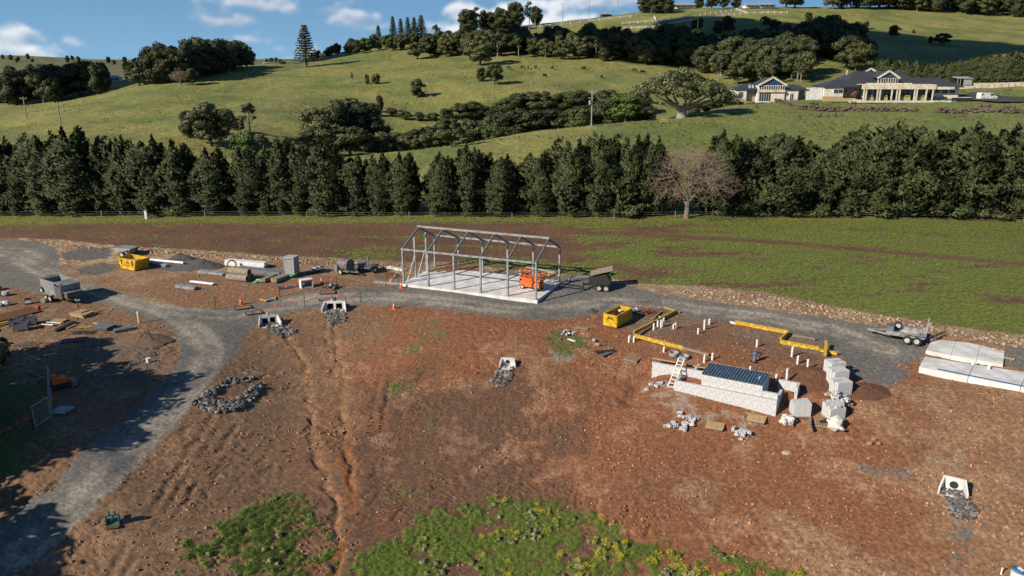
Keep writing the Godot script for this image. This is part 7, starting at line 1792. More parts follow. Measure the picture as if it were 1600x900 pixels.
		cols.append(Color(0.3, 0.16, 0.085).lerp(Color(0.58, 0.42, 0.25), f * f) if rng.randf() < 0.85 else Color(0.12, 0.07, 0.05))
	var kx := []
	var kc := []
	n = 0
	while n < 26000:   # clods turned up by the machines
		n += 1
		var z := -34.0 - 48.0 * rng.randf()
		var x := rng.randf_range(-0.75, 0.78) * -z
		if no_a.get_noise_2d(x * 0.9 - 70.0, z * 0.9) + rng.randf_range(-0.25, 0.25) < 0.02: continue
		var c := near_color(x, z)
		if z_kind != 0: continue
		var s := 0.04 + 0.17 * pow(rng.randf(), 4.0)
		kx.append(Transform3D(Basis(rdir(), rng.randf() * TAU).scaled(Vector3.ONE * s), v3(x, gh(x, z) + s * 0.15, z)))
		kc.append(c * rng.randf_range(0.65, 1.0))
	stuff("soil_clods", st, vmat(0.95, "", 1.0), kx, kc, "broken clods of earth over the bare ground", "clods")
	stuff("loose_stones", st, vmat(0.95, "", 1.0), xf, cols, "pale loose stones strewn over the red earth", "stones")

# ---------------------------------------------------------------- vegetation
var kinds := {}

func rdir() -> Vector3:
	var z := rng.randf_range(-1.0, 1.0)
	var t := rng.randf_range(0.0, TAU)
	var s := sqrt(1.0 - z * z)
	return Vector3(s * cos(t), z, s * sin(t))

func leaf(m: Mb, p: Vector3, out: Vector3, s: float, col: Color, droop := 0.0) -> void:
	var nrm := (out + rdir() * 0.75).normalized()
	var ax := nrm.cross(rdir()).normalized()
	var ay := nrm.cross(ax)
	ay.y -= droop
	m.col = col
	var sn := (out * 0.7 + nrm * 0.6).normalized()
	var a := p - ax * s * 0.5
	var b := p + ax * s * 0.5
	var c := p + ay * s * 0.62 + nrm * s * 0.1
	var d := p - ay * s * 0.62 - nrm * s * 0.1
	m.trin(a, b, c, sn, sn, sn)
	m.trin(a, d, b, sn, sn, sn)

func core(m: Mb, p: Vector3, r: Vector3, col: Color) -> void:
	m.col = col
	m.hull(p, r * 2.0, rng, 0.12)

# a crown of leafy clumps: every clump is a rough ball of leaf faces round its own centre
func clumps(m: Mb, list: Array, per: float, s: float, ca: Color, cb: Color, tip := Color(0, 0, 0), fill := 0.66) -> void:
	for e in list:
		var p: Vector3 = e[0]
		var r: Vector3 = e[1]
		if fill > 0.0: core(m, p, r * fill, ca.lerp(cb, 0.45))
		var k := int(per * (r.x * r.y + r.y * r.z + r.x * r.z))
		var tone := rng.randf_range(-0.25, 0.25)
		for i in k:
			var d := rdir()
			var q := p + d * r * (rng.randf_range(0.68, 1.06) if rng.randf() < 0.9 else rng.randf_range(1.0, 1.3))
			var inside := false
			for f in list:
				if f != e and (((q - f[0]) / f[1]) as Vector3).length_squared() < 0.5: inside = true; break
			if inside: continue
			var c := ca.lerp(cb, clampf(rng.randf() + tone, 0.0, 1.0))
			if tip.g > 0.0 and rng.randf() < 0.12: c = tip
			leaf(m, q, d, s * rng.randf_range(0.6, 1.3), c)

func limb(m: Mb, a: Vector3, d: Vector3, l: float, r: float, depth: int, spread := 0.7, bend := 0.25, up := 0.1) -> void:
	var p := a
	var dir := d.normalized()
	var steps := 3
	for i in steps:
		var nx := (dir + rdir() * bend * 0.6 + Vector3.UP * up).normalized()
		var q := p + nx * l / steps
		m.cyl(p, q, r * (1.0 - 0.18 * i), r * (1.0 - 0.18 * (i + 1)), 5 if depth < 2 else 4, false)
		p = q
		dir = nx
		if depth > 0 and i < steps - 1 and rng.randf() < 0.75:
			limb(m, p, dir + rdir() * spread, l * 0.62, r * 0.55, depth - 1, spread, bend, up)
	if depth > 0:
		for i in 2: limb(m, p, dir + rdir() * spread, l * 0.66, r * 0.6, depth - 1, spread, bend, up)

func kind(called: String, trunk: Mb, crown: Mb) -> void:
	kinds[called] = [trunk.mesh(), crown.mesh()]

func make_kinds() -> void:
	rng.seed = 101
	# windbreak cypresses, 10 m tall: an egg of upright sprays, lumpy, ragged at the top
	for v in 6:
		var m := Mb.new()
		var t := Mb.new()
		t.cyl(v3(0, -0.4, 0), v3(0, 6, 0), 0.28, 0.1, 6, false)
		var round_top := v >= 3
		var lump := []
		for i in 34: lump.append([rdir(), rng.randf_range(0.06, 0.3)])
		for i in 6: core(m, v3(0, 1.0 + i * 1.35, 0), v3(1, 0.8, 1) * (1.5 * sin(PI * clampf((0.9 + i * 1.35) / 9.6, 0.05, 0.97)) + 0.25), Color(0.026, 0.042, 0.009))
		for i in 7200:
			var y := pow(rng.randf(), 0.9)
			var a := rng.randf_range(0.0, TAU)
			var rr := 2.35 * pow(sin(PI * clampf(y * (0.74 if round_top else 0.78) + 0.15, 0.0, 1.0)), 0.5 if round_top else 0.58)
			var d := Vector3(cos(a), (y - 0.5) * 1.6, sin(a)).normalized()
			var k := 0.9
			for e in lump:
				var w: float = d.dot(e[0])
				if w > 0.9: k += (w - 0.9) * 10.0 * e[1]
			k += no_a.get_noise_3d(cos(a) * 9.0 + v * 30.0, y * 30.0, sin(a) * 9.0) * 0.6 + no_a.get_noise_3d(cos(a) * 3.0 + v * 50.0, y * 9.0, sin(a) * 3.0) * 0.4
			k *= rng.randf_range(0.8, 1.06)
			var top := 1.0 + 0.3 * no_a.get_noise_2d(cos(a) * 5.0 + v * 17.0, sin(a) * 5.0) * y
			var p := Vector3(cos(a) * rr * k, 0.25 + y * 9.4 * top, sin(a) * rr * k)
			var o := Vector3(cos(a), 0.25, sin(a)).normalized()
			var s := rng.randf_range(0.16, 0.4)
			var side := o.cross(Vector3.UP).normalized()
			side = (side + rdir() * 0.6).normalized()
			var upd := (Vector3.UP * 1.0 + o * 0.75 + rdir() * 0.5).normalized()
			var f := rng.randf()
			m.col = Color(0.012, 0.022, 0.005).lerp(Color(0.052, 0.076, 0.013), f * f)
			if rng.randf() < 0.02: m.col = Color(0.085, 0.08, 0.02)
			var sn := (o + rdir() * 0.55 + Vector3.UP * 0.2).normalized()
			m.trin(p - side * s * 0.5, p + side * s * 0.5, p + upd * s * 1.35, sn, sn, sn)
			var s2 := side.cross(upd)
			m.trin(p - s2 * s * 0.4, p + s2 * s * 0.4, p + upd * s * 1.1 + side * s * 0.2, sn, sn, sn)
		kind("cypress%d" % v, t, m)
	# round paddock and gully trees, 10 m tall
	for v in 6:
		var m := Mb.new()
		var t := Mb.new()
		t.cyl(v3(0, -0.6, 0), v3(0.2, 3.4, 0.1), 0.34, 0.24, 6, false)
		var l := []
		var wide: float = [3.0, 3.7, 2.6, 3.3, 3.8, 2.8][v]
		for i in 34 + v:
			var a := rng.randf_range(0.0, TAU)
			var q := sqrt(rng.randf())
			var y := rng.randf_range(1.9, 8.6)
			var fall := 1.0 - pow(absf(y - 5.0) / 5.2, 2.0)
			var p := v3(cos(a) * q * wide * fall, y, sin(a) * q * wide * fall)
			var s := rng.randf_range(0.65, 1.35)
			l.append([p, v3(s * 1.15, s * 0.9, s * 1.15)])
			if i % 3 == 0: t.cyl(v3(0.1, 2.6, 0.1), p, 0.17, 0.05, 4, false)
		if v == 2: l.append([v3(0, 1.8, 0), v3(2.2, 1.8, 2.2)])
		var pal := [[Color(0.022, 0.034, 0.011), Color(0.06, 0.075, 0.022)], [Color(0.028, 0.044, 0.012), Color(0.075, 0.1, 0.025)], [Color(0.02, 0.03, 0.012), Color(0.05, 0.06, 0.02)], [Color(0.045, 0.055, 0.022), Color(0.105, 0.115, 0.045)], [Color(0.03, 0.042, 0.014), Color(0.085, 0.1, 0.03)], [Color(0.03, 0.06, 0.012), Color(0.085, 0.14, 0.026)]]
		clumps(m, l, 52.0, 0.36, pal[v][0] * 0.8, pal[v][1] * 1.05, Color(0.13, 0.13, 0.05) if v == 3 else Color(0, 0, 0), 0.55)
		kind("round%d" % v, t, m)
	# open gums, 10 m: bare pale stem, tufted top with sky between the tufts
	for v in 3:
		var m := Mb.new()
		var t := Mb.new()
		var l := []
		t.cyl(v3(0, -0.6, 0), v3(0.15, 5.5, 0), 0.22, 0.13, 6, false)
		for i in 9:
			var a := rng.randf_range(0.0, TAU)
			var y := rng.randf_range(4.2, 9.2)
			var q := rng.randf_range(0.3, 2.3) * (1.0 - 0.5 * (y - 4.2) / 5.0)
			var p := v3(cos(a) * q, y, sin(a) * q)
			t.cyl(v3(0.1, y - 1.6 - q * 0.3, 0), p, 0.1, 0.04, 4, false)
			var s := rng.randf_range(0.6, 1.1)
			l.append([p, v3(s * 1.2, s * 0.7, s * 1.2)])
		clumps(m, l, 42.0, 0.4, Color(0.03, 0.038, 0.016), Color(0.075, 0.085, 0.032), Color(0, 0, 0), 0.45)
		kind("gum%d" % v, t, m)
	# tiered island pine, 10 m
	for v in 2:
		var m := Mb.new()
		var t := Mb.new()
		t.cyl(v3(0, -0.5, 0), v3(0, 9.8, 0), 0.24, 0.03, 6, false)
		for k in 15:
			var y := 1.3 + k * 0.58
			var r := (2.7 if v == 0 else 1.7) * pow(1.0 - (y - 0.4) / 10.0, 0.75)
			for i in 9:
				var a := TAU * i / 9.0 + k * 0.7 + rng.randf_range(-0.2, 0.2)
				var d := Vector3(cos(a), 0.12, sin(a))
				t.cyl(v3(0, y, 0), v3(0, y, 0) + d * r, 0.045, 0.02, 3, false)
				for j in 16:
					var f := rng.randf_range(0.15, 1.0)
					leaf(m, v3(0, y, 0) + d * r * f + rdir() * 0.16, Vector3(d.x, 0.7, d.z).normalized(), 0.34, Color(0.016, 0.026, 0.014).lerp(Color(0.045, 0.062, 0.028), rng.randf()))
		kind("pine%d" % v, t, m)
	# low rounded shrubs, 2 m
	for v in 3:
		var m := Mb.new()
		var t := Mb.new()
		t.cyl(v3(0, -0.2, 0), v3(0, 0.9, 0), 0.06, 0.03, 5, false)
		var l := []
		for i in 5: l.append([v3(rng.randf_range(-0.8, 0.8), rng.randf_range(0.5, 1.3), rng.randf_range(-0.8, 0.8)), v3(0.75, 0.6, 0.75)])
		clumps(m, l, 120.0, 0.2, Color(0.028, 0.042, 0.014), [Color(0.07, 0.085, 0.025), Color(0.085, 0.1, 0.04), Color(0.1, 0.09, 0.05)][v], Color(0, 0, 0), 0.6)
		kind("shrub%d" % v, t, m)
	# leafless tree, 10 m: a mop of grey-brown twigs
	var bt := Mb.new()
	var bc := Mb.new()
	bt.cyl(v3(0, -0.4, 0), v3(0, 2.2, 0), 0.3, 0.22, 7, false)
	for i in 6:
		var a := TAU * i / 6.0
		limb(bt, v3(0, 1.4 + 0.2 * i, 0), Vector3(cos(a), 1.2, sin(a)), 3.4, 0.11, 2, 0.75, 0.3, 0.08)
	for i in 260:
		var a := rng.randf_range(0.0, TAU)
		var e := rng.randf_range(-0.35, 1.45)
		var d := Vector3(cos(a) * cos(e), sin(e), sin(a) * cos(e))
		limb(bc, v3(0, 4.2, 0) + d * v3(3.3, 3.4, 3.3) * rng.randf_range(0.55, 1.0), d + rdir() * 1.0, 1.3, 0.022, 2, 1.1, 0.5, 0.0)
	kind("bare", bt, bc)
	# the old spreading fig, 10 m tall and twice as wide: pale heavy limbs under a broken canopy
	var ft := Mb.new()
	var fc := Mb.new()
	ft.cyl(v3(0, -0.6, 0), v3(0, 1.0, 0), 1.5, 0.95, 9, false)
	ft.cyl(v3(0, 1.0, 0), v3(0, 2.2, 0), 0.95, 0.75, 9, false)
	var fl := []
	for e in [[-8.6, 3.4, 0.5], [-6.0, 4.6, 1.6], [-3.6, 3.2, 2.6], [7.0, 4.0, 0.0], [5.0, 4.8, 2.0], [2.0, 4.6, 2.4], [-2.5, 6.2, -2.0], [1.0, 7.2, 0.0], [4.0, 5.6, -3.0], [-5.0, 6.0, -2.0], [-4.0, 5.0, -4.0], [2.0, 4.0, -5.0], [8.8, 4.4, -1.0]]:
		var p := v3(e[0], e[1], e[2])
		var mid := v3(e[0] * 0.45, 2.4 + e[1] * 0.12, e[2] * 0.45)
		ft.cyl(v3(0, 1.5, 0), mid, 0.42, 0.3, 6, false)
		ft.cyl(mid, p, 0.3, 0.1, 5, false)
	for i in 70:
		var a := rng.randf_range(0.0, TAU)
		var q := sqrt(rng.randf())
		var x := cos(a) * q * 9.6
		var p := v3(x, 3.4 + 4.8 * (1.0 - q * q * 0.85) * rng.randf_range(0.6, 1.05) + (0.9 if x < 0.0 else 0.0), sin(a) * q * 6.5)
		var s := rng.randf_range(0.9, 1.6)
		fl.append([p, v3(s * 1.35, s * 0.75, s * 1.25)])
	clumps(fc, fl, 34.0, 0.36, Color(0.04, 0.05, 0.02), Color(0.1, 0.115, 0.042), Color(0.15, 0.16, 0.07), 0.5)
	kind("fig", ft, fc)

func tree(k: String, called: String, label: String, x: float, z: float, h: float, wide := 1.0, group := "") -> Node3D:
	var o := Node3D.new()
	o.name = numbered(called)
	add_child(o)
	o.position = Vector3(x, gh(x, z) - 0.1, z)
	o.rotation.y = rng.randf_range(0.0, TAU) if k != "fig" else 0.0
	var s := h * (0.97 if k.begins_with("cypress") else 1.06) / (2.0 if k.begins_with("shrub") else 10.0)
	o.scale = Vector3(s * wide, s, s * wide)
	meta(o, label, "shrub" if k.begins_with("shrub") else "tree", group)
	var bark := mat(0.17, 0.14, 0.11, 0.9, 0.0, "bark", 0.6)
	if k.begins_with("gum") or k == "fig": bark = mat(0.42, 0.39, 0.34, 0.9, 0.0, "bark", 0.5)
	if k == "bare": bark = mat(0.27, 0.22, 0.18, 0.9, 0.0, "bark", 0.6)
	part_mesh("stem" if k.begins_with("shrub") else "trunk", kinds[k][0], bark, o)
	if k == "bare": part_mesh("crown", kinds[k][1], mat(0.24, 0.18, 0.14, 0.95, 0.0, ""), o)
	else: part_mesh("crown", kinds[k][1], leaf_mat(), o)
	return o

func leaf_mat() -> StandardMaterial3D:
	if mats.has("leaf"): return mats["leaf"]
	var m := StandardMaterial3D.new()
	m.vertex_color_use_as_albedo = true
	m.roughness = 0.75
	m.backlight_enabled = true
	m.backlight = Color(0.10, 0.13, 0.03)
	mats["leaf"] = m
	return m

func trees(f: Array, k: Array, called: String, label: String, group: String) -> void:   # x, z, height, width
	var rank := []
	for i in range(0, f.size(), 4): rank.append([f[i] / -f[i + 1], i])
	rank.sort()
	for j in rank.size():
		var i: int = rank[j][1]
		var says := label if rank.size() == 1 else "%s, %s counting from the left" % [label, ordinal(j)]
		tree(k[rng.randi() % k.size()], called, says, f[i], f[i + 1], f[i + 2], f[i + 3] * (1.3 if called == "creek_tree" else 1.0), group)

func wood(f: Array, spacing: float, hlo: float, hhi: float, k: Array, called: String, label: String, group: String) -> void:   # scatter inside an outline
	var q := PackedVector2Array()
	for i in range(0, f.size(), 2): q.append(Vector2(f[i], f[i + 1]))
	var r := Rect2(q[0], Vector2.ZERO)
	for p in q: r = r.expand(p)
	var spots := []
	var x := r.position.x
	while x < r.end.x:
		var z := r.position.y
		while z < r.end.y:
			var p := Vector2(x + rng.randf_range(-0.45, 0.45) * spacing, z + rng.randf_range(-0.45, 0.45) * spacing)
			if Geometry2D.is_point_in_polygon(p, q): spots.append([p.x / -p.y, p])
			z += spacing * 1.25
		x += spacing
	spots.sort()
	for i in spots.size():
		var p: Vector2 = spots[i][1]
		tree(k[rng.randi() % k.size()], called, label if spots.size() > 28 else "%s, %s from the left" % [label, ordinal(i)], p.x, p.y, rng.randf_range(hlo, hhi), rng.randf_range(0.9, 1.35), group)

func plant_trees() -> void:
	rng.seed = 202
	# windbreak, in two runs with the gap and the leafless tree between them
	var run := [-77.0, -109.6, 10.37, 1.05, -72.5, -109.1, 10.51, 1.05, -70.0, -108.9, 9.94, 0.95, -66.0, -108.6, 11.57, 1.05, -61.8, -108.4, 11.72, 1.2, -57.8, -108.2, 10.97, 0.85, -55.1, -108.2, 10.97, 0.95, -50.7, -108.2, 10.97, 1, -47.3, -108.3, 10.16, 1.25, -42.4, -108.6, 8.99, 1.25, -37.7, -108.7, 9.73, 1, -35.2, -108.6, 9.55, 0.95, -32.5, -108.6, 9.91, 0.9, -30.0, -108.5, 10.08, 0.95, -26.6, -108.3, 10.24, 1.25, -21.9, -107.9, 8.48, 1.15, -18.7, -107.6, 8.46, 1, -15.2, -107.4, 8.26, 1.2, -9.6, -106.7, 8.66, 1.15, -5.9, -106.6, 9.55, 1.1, -1.7, -106.6, 8.29, 1.45, 3.9, -106.5, 8.82, 1.1, 8.1, -106.3, 10.42, 1.25, 12.4, -106.2, 11.13, 1.05, 16.1, -106.1, 10.94, 1.15, 19.5, -106.1, 10.58, 0.9]
	for i in range(0, run.size(), 4):
		var j := i / 4
		var w := "dark green cypress in the windbreak, %s counting from the left" % (ordinal(j) if j < 24 else "twenty-fifth") if j < 25 else "dark green cypress directly left of the leafless tree in the windbreak"
		tree("cypress%d" % ([0, 1, 2, 3, 1, 2, 0, 4][j % 8]), "cypress", w, run[i], run[i + 1], run[i + 2] * 0.95, run[i + 3] * 1.08, "cypresses of the windbreak")
	run = [29.6, -106.6, 10.63, 1.3, 33.0, -107.1, 9.77, 1.4, 37.2, -107.0, 11.03, 1.5, 40.3, -107.2, 9.60, 1.5, 43.0, -106.6, 9.19, 1.6, 46.4, -106.3, 10.06, 1.5, 50.0, -106.0, 11.73, 1.5, 53.3, -105.8, 11.26, 1.6, 56.8, -105.7, 11.60, 1.5, 60.0, -106.0, 10.20, 1.6, 61.8, -105.2, 11.47, 1.5, 65.3, -105.3, 10.77, 1.6, 68.2, -105.1, 11.37, 1.5, 71.3, -105.3, 10.85, 1.6, 74.7, -105.2, 11.38, 1.3, 79.5, -105.6, 11.43, 1.3]
	for i in range(0, run.size(), 4):
		var j := i / 4
		tree("cypress%d" % ([3, 4, 5, 4, 3, 5][j % 6]), "cypress", "broad cypress right of the leafless tree in the windbreak, %s counting from it" % ordinal(j), run[i], run[i + 1], run[i + 2], run[i + 3], "cypresses of the windbreak")
	tree("bare", "leafless_tree", "grey-brown leafless tree standing in front of the windbreak gap", Vector2(24.02, -103.96).x, Vector2(24.02, -103.96).y, 10.4, 1.32)
	run = [14.4, -105.1, 1.78, 1.2, 16.8, -104.7, 2.13, 1.3, 39.5, -105.0, 1.42, 1.5, 42.1, -104.8, 1.77, 1.4, 45.1, -104.5, 1.59, 1.6, 48.1, -104.3, 1.94, 1.4, 50.9, -103.7, 1.75, 1.6, 54.3, -103.6, 2.10, 1.5, 57.3, -103.5, 1.75, 1.6, 60.6, -103.1, 2.09, 1.5, 64.2, -103.2, 1.92, 1.5, 67.1, -103.0, 2.09, 1.6, 70.2, -103.2, 1.92, 1.5]
	for i in range(0, run.size(), 4):
		tree("shrub%d" % ((i / 4) % 3), "shrub", "low scrubby bush at the foot of the windbreak, %s from the left" % ordinal(i / 4), run[i], run[i + 1], run[i + 2], run[i + 3], "bushes along the windbreak foot")
	# between the windbreak and the hill
	var t := [-53.7, -155.5, 7.75, 1.1]
	tree("round5", "round_tree", "bright green round tree showing above the windbreak", t[0], t[1], t[2], t[3])
	t = [-69.2, -178.8, 9.72, 1.35]
	tree("round3", "paddock_tree", "largest olive green tree on the left paddock behind the windbreak", t[0], t[1], t[2], t[3])
	t = [-77.2, -186.6, 6.44, 1.1]
	tree("round2", "paddock_tree", "dark tree against the left flank of the large olive paddock tree", t[0], t[1], t[2], t[3])
	t = [-65.9, -196.6, 8.38, 1.15]
	tree("gum1", "gum_tree", "tall thin gum with a tufted crown beside the large paddock tree", t[0], t[1], t[2], t[3])
	t = [-68.8, -196.0, 3.53, 1.3]
	tree("round3", "sapling", "small pale tree between the large paddock tree and the thin gum", t[0], t[1], t[2], t[3])
	var names := ["dark round tree alone on the middle of the green hillside", "small dark tree just below the lone round hillside tree", "easternmost of three small trees near the top of the hillside", "middle of three small trees near the top of the hillside", "leaning westernmost of three small trees near the top of the hillside", "larger of two bushy trees standing below the black cattle", "smaller of two bushy trees standing below the black cattle"]
	t = [-34.8, -294.0, 6.90, 1.15, -45.3, -270.0, 5.71, 0.75, -54.9, -321.3, 4.40, 1.1, -58.7, -322.3, 4.42, 0.7, -65.7, -327.4, 4.48, 0.6, -7.0, -309.7, 7.99, 1, -12.3, -318.1, 5.63, 1.1]
	for i in 7: tree(["round0", "round2", "round3", "round2", "gum0", "round4", "round2"][i], "hillside_tree", names[i], t[i * 4], t[i * 4 + 1], t[i * 4 + 2], t[i * 4 + 3])
	t = [-100.1, -389.6, 18.72, 1.25]
	tree("pine0", "island_pine", "lone conical pine on the skyline of the left paddock", t[0], t[1], t[2], t[3])
	t = [-80.8, -488.9, 11.66, 1.4, -72.2, -491.0, 15.60, 1.2, -66.1, -481.2, 14.14, 1.2, -61.8, -480.3, 14.50, 1.2, -58.7, -486.5, 13.90, 1.4, -54.4, -485.9, 14.65, 1.6]
	for i in 6: tree("pine1", "island_pine", "dark tiered pine on the ridge, %s of six from the left" % ordinal(i), t[i * 4], t[i * 4 + 1], t[i * 4 + 2], t[i * 4 + 3], "pines in a row on the ridge")
	t = [-45.3, -484.4, 9.22, 1.2]
	tree("gum2", "gum_tree", "thin sparse gum just right of the six ridge pines", t[0], t[1], t[2], t[3])
	t = [-14.6, -365.3, 13.45, 1.3]
	tree("round3", "gum_tree", "large grey-green gum at the edge of the hillside scrub above the cattle", t[0], t[1], t[2], t[3])
	t = [43.0, -198.4, 11.65, 1.3]
	tree("fig", "fig_tree", "wide spreading fig with pale heavy limbs on the home paddock", t[0], t[1], t[2], 1.0)
	t = [88.3, -231.1, 3.74, 1]
	tree("bare", "dead_tree", "small white leafless tree between the cottage and the main house", t[0], t[1] - 14.0, t[2], 0.8)
	# creek line, behind the brow of the near spur
	trees([-50.3, -205.0, 9.44, 1.2, -47.7, -210.0, 11.01, 1.1, -45.1, -215.0, 12.82, 1.2, -42.4, -220.0, 12.21, 1.1, -39.4, -215.0, 9.04, 1.1, -44.6, -185.0, 8.05, 1.3, -38.6, -185.0, 7.19, 1.2, -48.7, -180.0, 5.76, 1.2, -52.6, -178.0, 4.60, 1.2, -56.3, -176.0, 5.06, 1.1, -32.7, -190.0, 5.65, 1.3], ["round2", "round3", "round4", "gum2"], "creek_tree", "grey-green tree at the left end of the creek", "trees at the left end of the creek")
	trees([-45.0, -262.0, 3.00, 1.3, -40.6, -264.0, 3.00, 1.2, -35.5, -262.0, 3.00, 1.3, -31.0, -262.0, 3.00, 1.3, -26.5, -263.0, 3.00, 1.4, -21.9, -264.0, 4.10, 1.4, -17.1, -264.0, 5.57, 1.5, -12.4, -264.0, 5.66, 1.4, -8.1, -264.0, 4.14, 1.2, -3.8, -262.0, 5.46, 1.2, 0.2, -262.0, 8.21, 1.3, 5.1, -264.0, 8.25, 1.3, 9.8, -264.0, 8.14, 1.3, 14.5, -264.0, 7.23, 1.2, 18.9, -266.0, 7.54, 1.2, 23.0, -264.0, 8.42, 1.2, 28.0, -266.0, 6.21, 1.3, 32.2, -266.0, 7.51, 1.2, 35.4, -264.0, 7.12, 1.2, 39.0, -262.0, 5.70, 1.3, 43.5, -262.0, 6.05, 1.2], ["round0", "round1", "round2", "round4"], "creek_tree", "dark evergreen tree in the back of the creek-line wood", "trees in the back of the creek wood")
	trees([-34.8, -212.0, 5.34, 1.2, -31.5, -216.0, 5.89, 1.2, -27.6, -216.0, 7.00, 1.3, -24.2, -218.0, 7.48, 1.2, -20.9, -220.0, 7.91, 1.3, -12.9, -220.0, 8.40, 1.2, -9.8, -222.0, 7.77, 1.3, -5.8, -224.0, 8.49, 1.3, -1.8, -224.0, 9.85, 1.3, 2.2, -226.0, 10.16, 1.4, 6.6, -226.0, 9.64, 1.4, 10.7, -228.0, 9.21, 1.3, 14.8, -228.0, 7.96, 1.3, 18.9, -228.0, 8.45, 1.4, 22.8, -230.0, 6.89, 1.2, 26.9, -230.0, 8.12, 1.4, 31.3, -232.0, 7.26, 1.3, 35.0, -232.0, 7.50, 1.2, 39.5, -234.0, 7.05, 1.3, 56.4, -240.0, 5.31, 1.2, 61.2, -242.0, 4.94, 1.2, 65.2, -244.0, 5.35, 1.2, 69.6, -246.0, 4.73, 1.2, -5.0, -205.0, 5.24, 1.1, -23.0, -200.0, 5.13, 1.2, -27.2, -195.0, 3.86, 1.1], ["round0", "round1", "round3", "round4", "round2"], "creek_tree", "leafy tree in the front of the creek-line wood", "trees in the front of the creek wood")
	t = [-13.4, -169.7, 6.43, 1.25]
	tree("round4", "creek_tree", "yellowish green round tree standing out in front of the creek wood", t[0], t[1], t[2], t[3])
	tree("round5", "creek_tree", "fresh bright green tree low in front of the fig", Vector2(29.01, -191.89).x, Vector2(29.01, -191.89).y - 8.0, 8.0, 1.5)
	# scrub and woods on the hills
	var dark := ["round0", "round2", "round1", "round4"]
	wood([61.4, -384.6, 79.7, -417.7, 97.9, -424.7, 102.6, -389.5, 117.1, -386.2, 135.0, -394.2, 160.3, -425.1, 180.1, -436.7, 165.9, -381.8, 149.9, -340.4, 150.3, -325.9, 135.1, -311.4, 135.7, -339.3, 132.1, -351.9, 117.9, -334.7, 111.9, -305.8, 97.5, -302.8, 88.8, -315.7, 80.1, -344.5, 69.5, -361.5], 7.6, 9.5, 15.0, dark, "gully_tree", "dark evergreen tree in the wooded gully below the top houses", "trees of the shaded gully")
	wood([78.7, -332.2, 92.0, -337.2, 101.5, -316.0, 114.7, -308.9, 105.0, -282.0, 83.6, -296.3, 75.5, -312.6], 7.0, 7.0, 10.0, ["round3", "round4", "gum0", "round1"], "gully_tree", "olive green tree on the slope behind the cottage roof", "trees behind the cottage")
	wood([-51.9, -406.2, -34.4, -432.0, -14.0, -441.7, 10.4, -434.2, 34.9, -439.6, 53.9, -423.9, 68.8, -411.3, 77.7, -373.8, 55.1, -362.0, 39.5, -380.3, 21.2, -379.5, 0.0, -391.5, -31.3, -391.6], 7.6, 8.0, 13.0, ["round0", "round2", "round3", "gum1", "round4"], "scrub_tree", "dark scrub tree in the band across the upper hillside", "scrub band on the upper hillside")
	wood([-103.7, -510.5, -76.6, -481.6, -44.9, -471.6, -30.2, -475.2, -35.2, -442.8, -62.8, -438.3, -84.2, -440.2], 9.0, 5.0, 8.0, dark, "scrub_tree", "low dark tree on the ridge below the tiered pines", "scrub under the ridge pines")
	wood([-31.5, -509.4, -16.7, -528.1, 0.0, -541.7, 25.8, -527.1, 24.7, -503.4, 0.0, -496.3, -27.0, -486.9], 11.0, 11.0, 17.0, ["gum0", "round2", "gum2", "round0"], "ridge_tree", "dark gum in the clump where the white ridge fence begins", "gums in the ridge clump")
	wood([-231.6, -356.3, -219.0, -354.8, -199.4, -351.2, -166.0, -320.6, -227.9, -445.2, -251.3, -457.5, -280.6, -469.1, -309.7, -478.4], 13.0, 11.0, 16.0, ["round0", "round2", "round4"], "valley_tree", "dark tree in the shaded valley wood at the left edge", "trees of the left valley wood")
	wood([-506.8, -788.0, -488.8, -822.3, -437.9, -813.9, -361.7, -708.5, -350.2, -621.3, -406.8, -630.9], 22.0, 9.0, 14.0, ["round0", "round2"], "valley_tree", "distant dark tree beyond the shaded left valley", "distant valley trees")
	trees([-151.3, -322.4, 10.92, 1.1, -148.0, -322.2, 12.98, 1, -144.3, -320.9, 14.99, 0.95, -141.2, -321.1, 15.52, 0.95, -138.5, -322.1, 14.01, 0.95, -135.1, -321.3, 12.94, 1, -133.9, -325.4, 15.19, 0.95, -133.7, -332.5, 16.58, 0.9, -133.6, -339.8, 16.39, 0.9, -132.4, -344.7, 15.51, 0.95, -130.3, -347.2, 15.06, 0.95, -130.2, -355.6, 15.41, 0.95, -130.7, -367.1, 14.13, 1, -129.4, -372.8, 13.75, 1, -128.3, -379.3, 12.16, 1, -126.8, -382.5, 10.42, 1, -233.0, -488.8, 11.81, 1.2, -149.7, -337.0, 13.56, 1.1, -143.3, -336.2, 14.06, 1.1, -140.2, -356.3, 15.45, 1, -136.6, -366.2, 14.69, 1, -137.4, -380.9, 14.04, 1], ["round0", "round2", "round2", "round3"], "hilltop_tree", "tall dark tree in the clump on the left skyline", "trees of the left skyline clump")
	trees([-127.2, -315.7, 6.61, 1], ["round1"], "hilltop_tree", "small light green tree in front of the left skyline clump", "")
	trees([-130.9, -313.6, 6.07, 1.2], ["bare"], "hilltop_tree", "small brownish bare tree in front of the left skyline clump", "")
	wood([-690.3, -1079.1, -603.7, -1048.1, -490.5, -1021.3, -545.2, -1145.9, -646.1, -1155.4, -740.6, -1159.3], 34.0, 5.0, 9.0, ["round0", "round2"], "distant_tree", "tiny dark tree on the far left ridge", "trees on the far left ridge")
	wood([-389.7, -1217.8, -391.3, -1322.8, -95.9, -428.8, -84.2, -440.2, -100.0, -482.6, -425.8, -1440.3], 12.0, 4.0, 7.0, ["round0", "round3"], "hedge_tree", "low bush along the skyline beside the lone conical pine", "bushes along the left skyline")
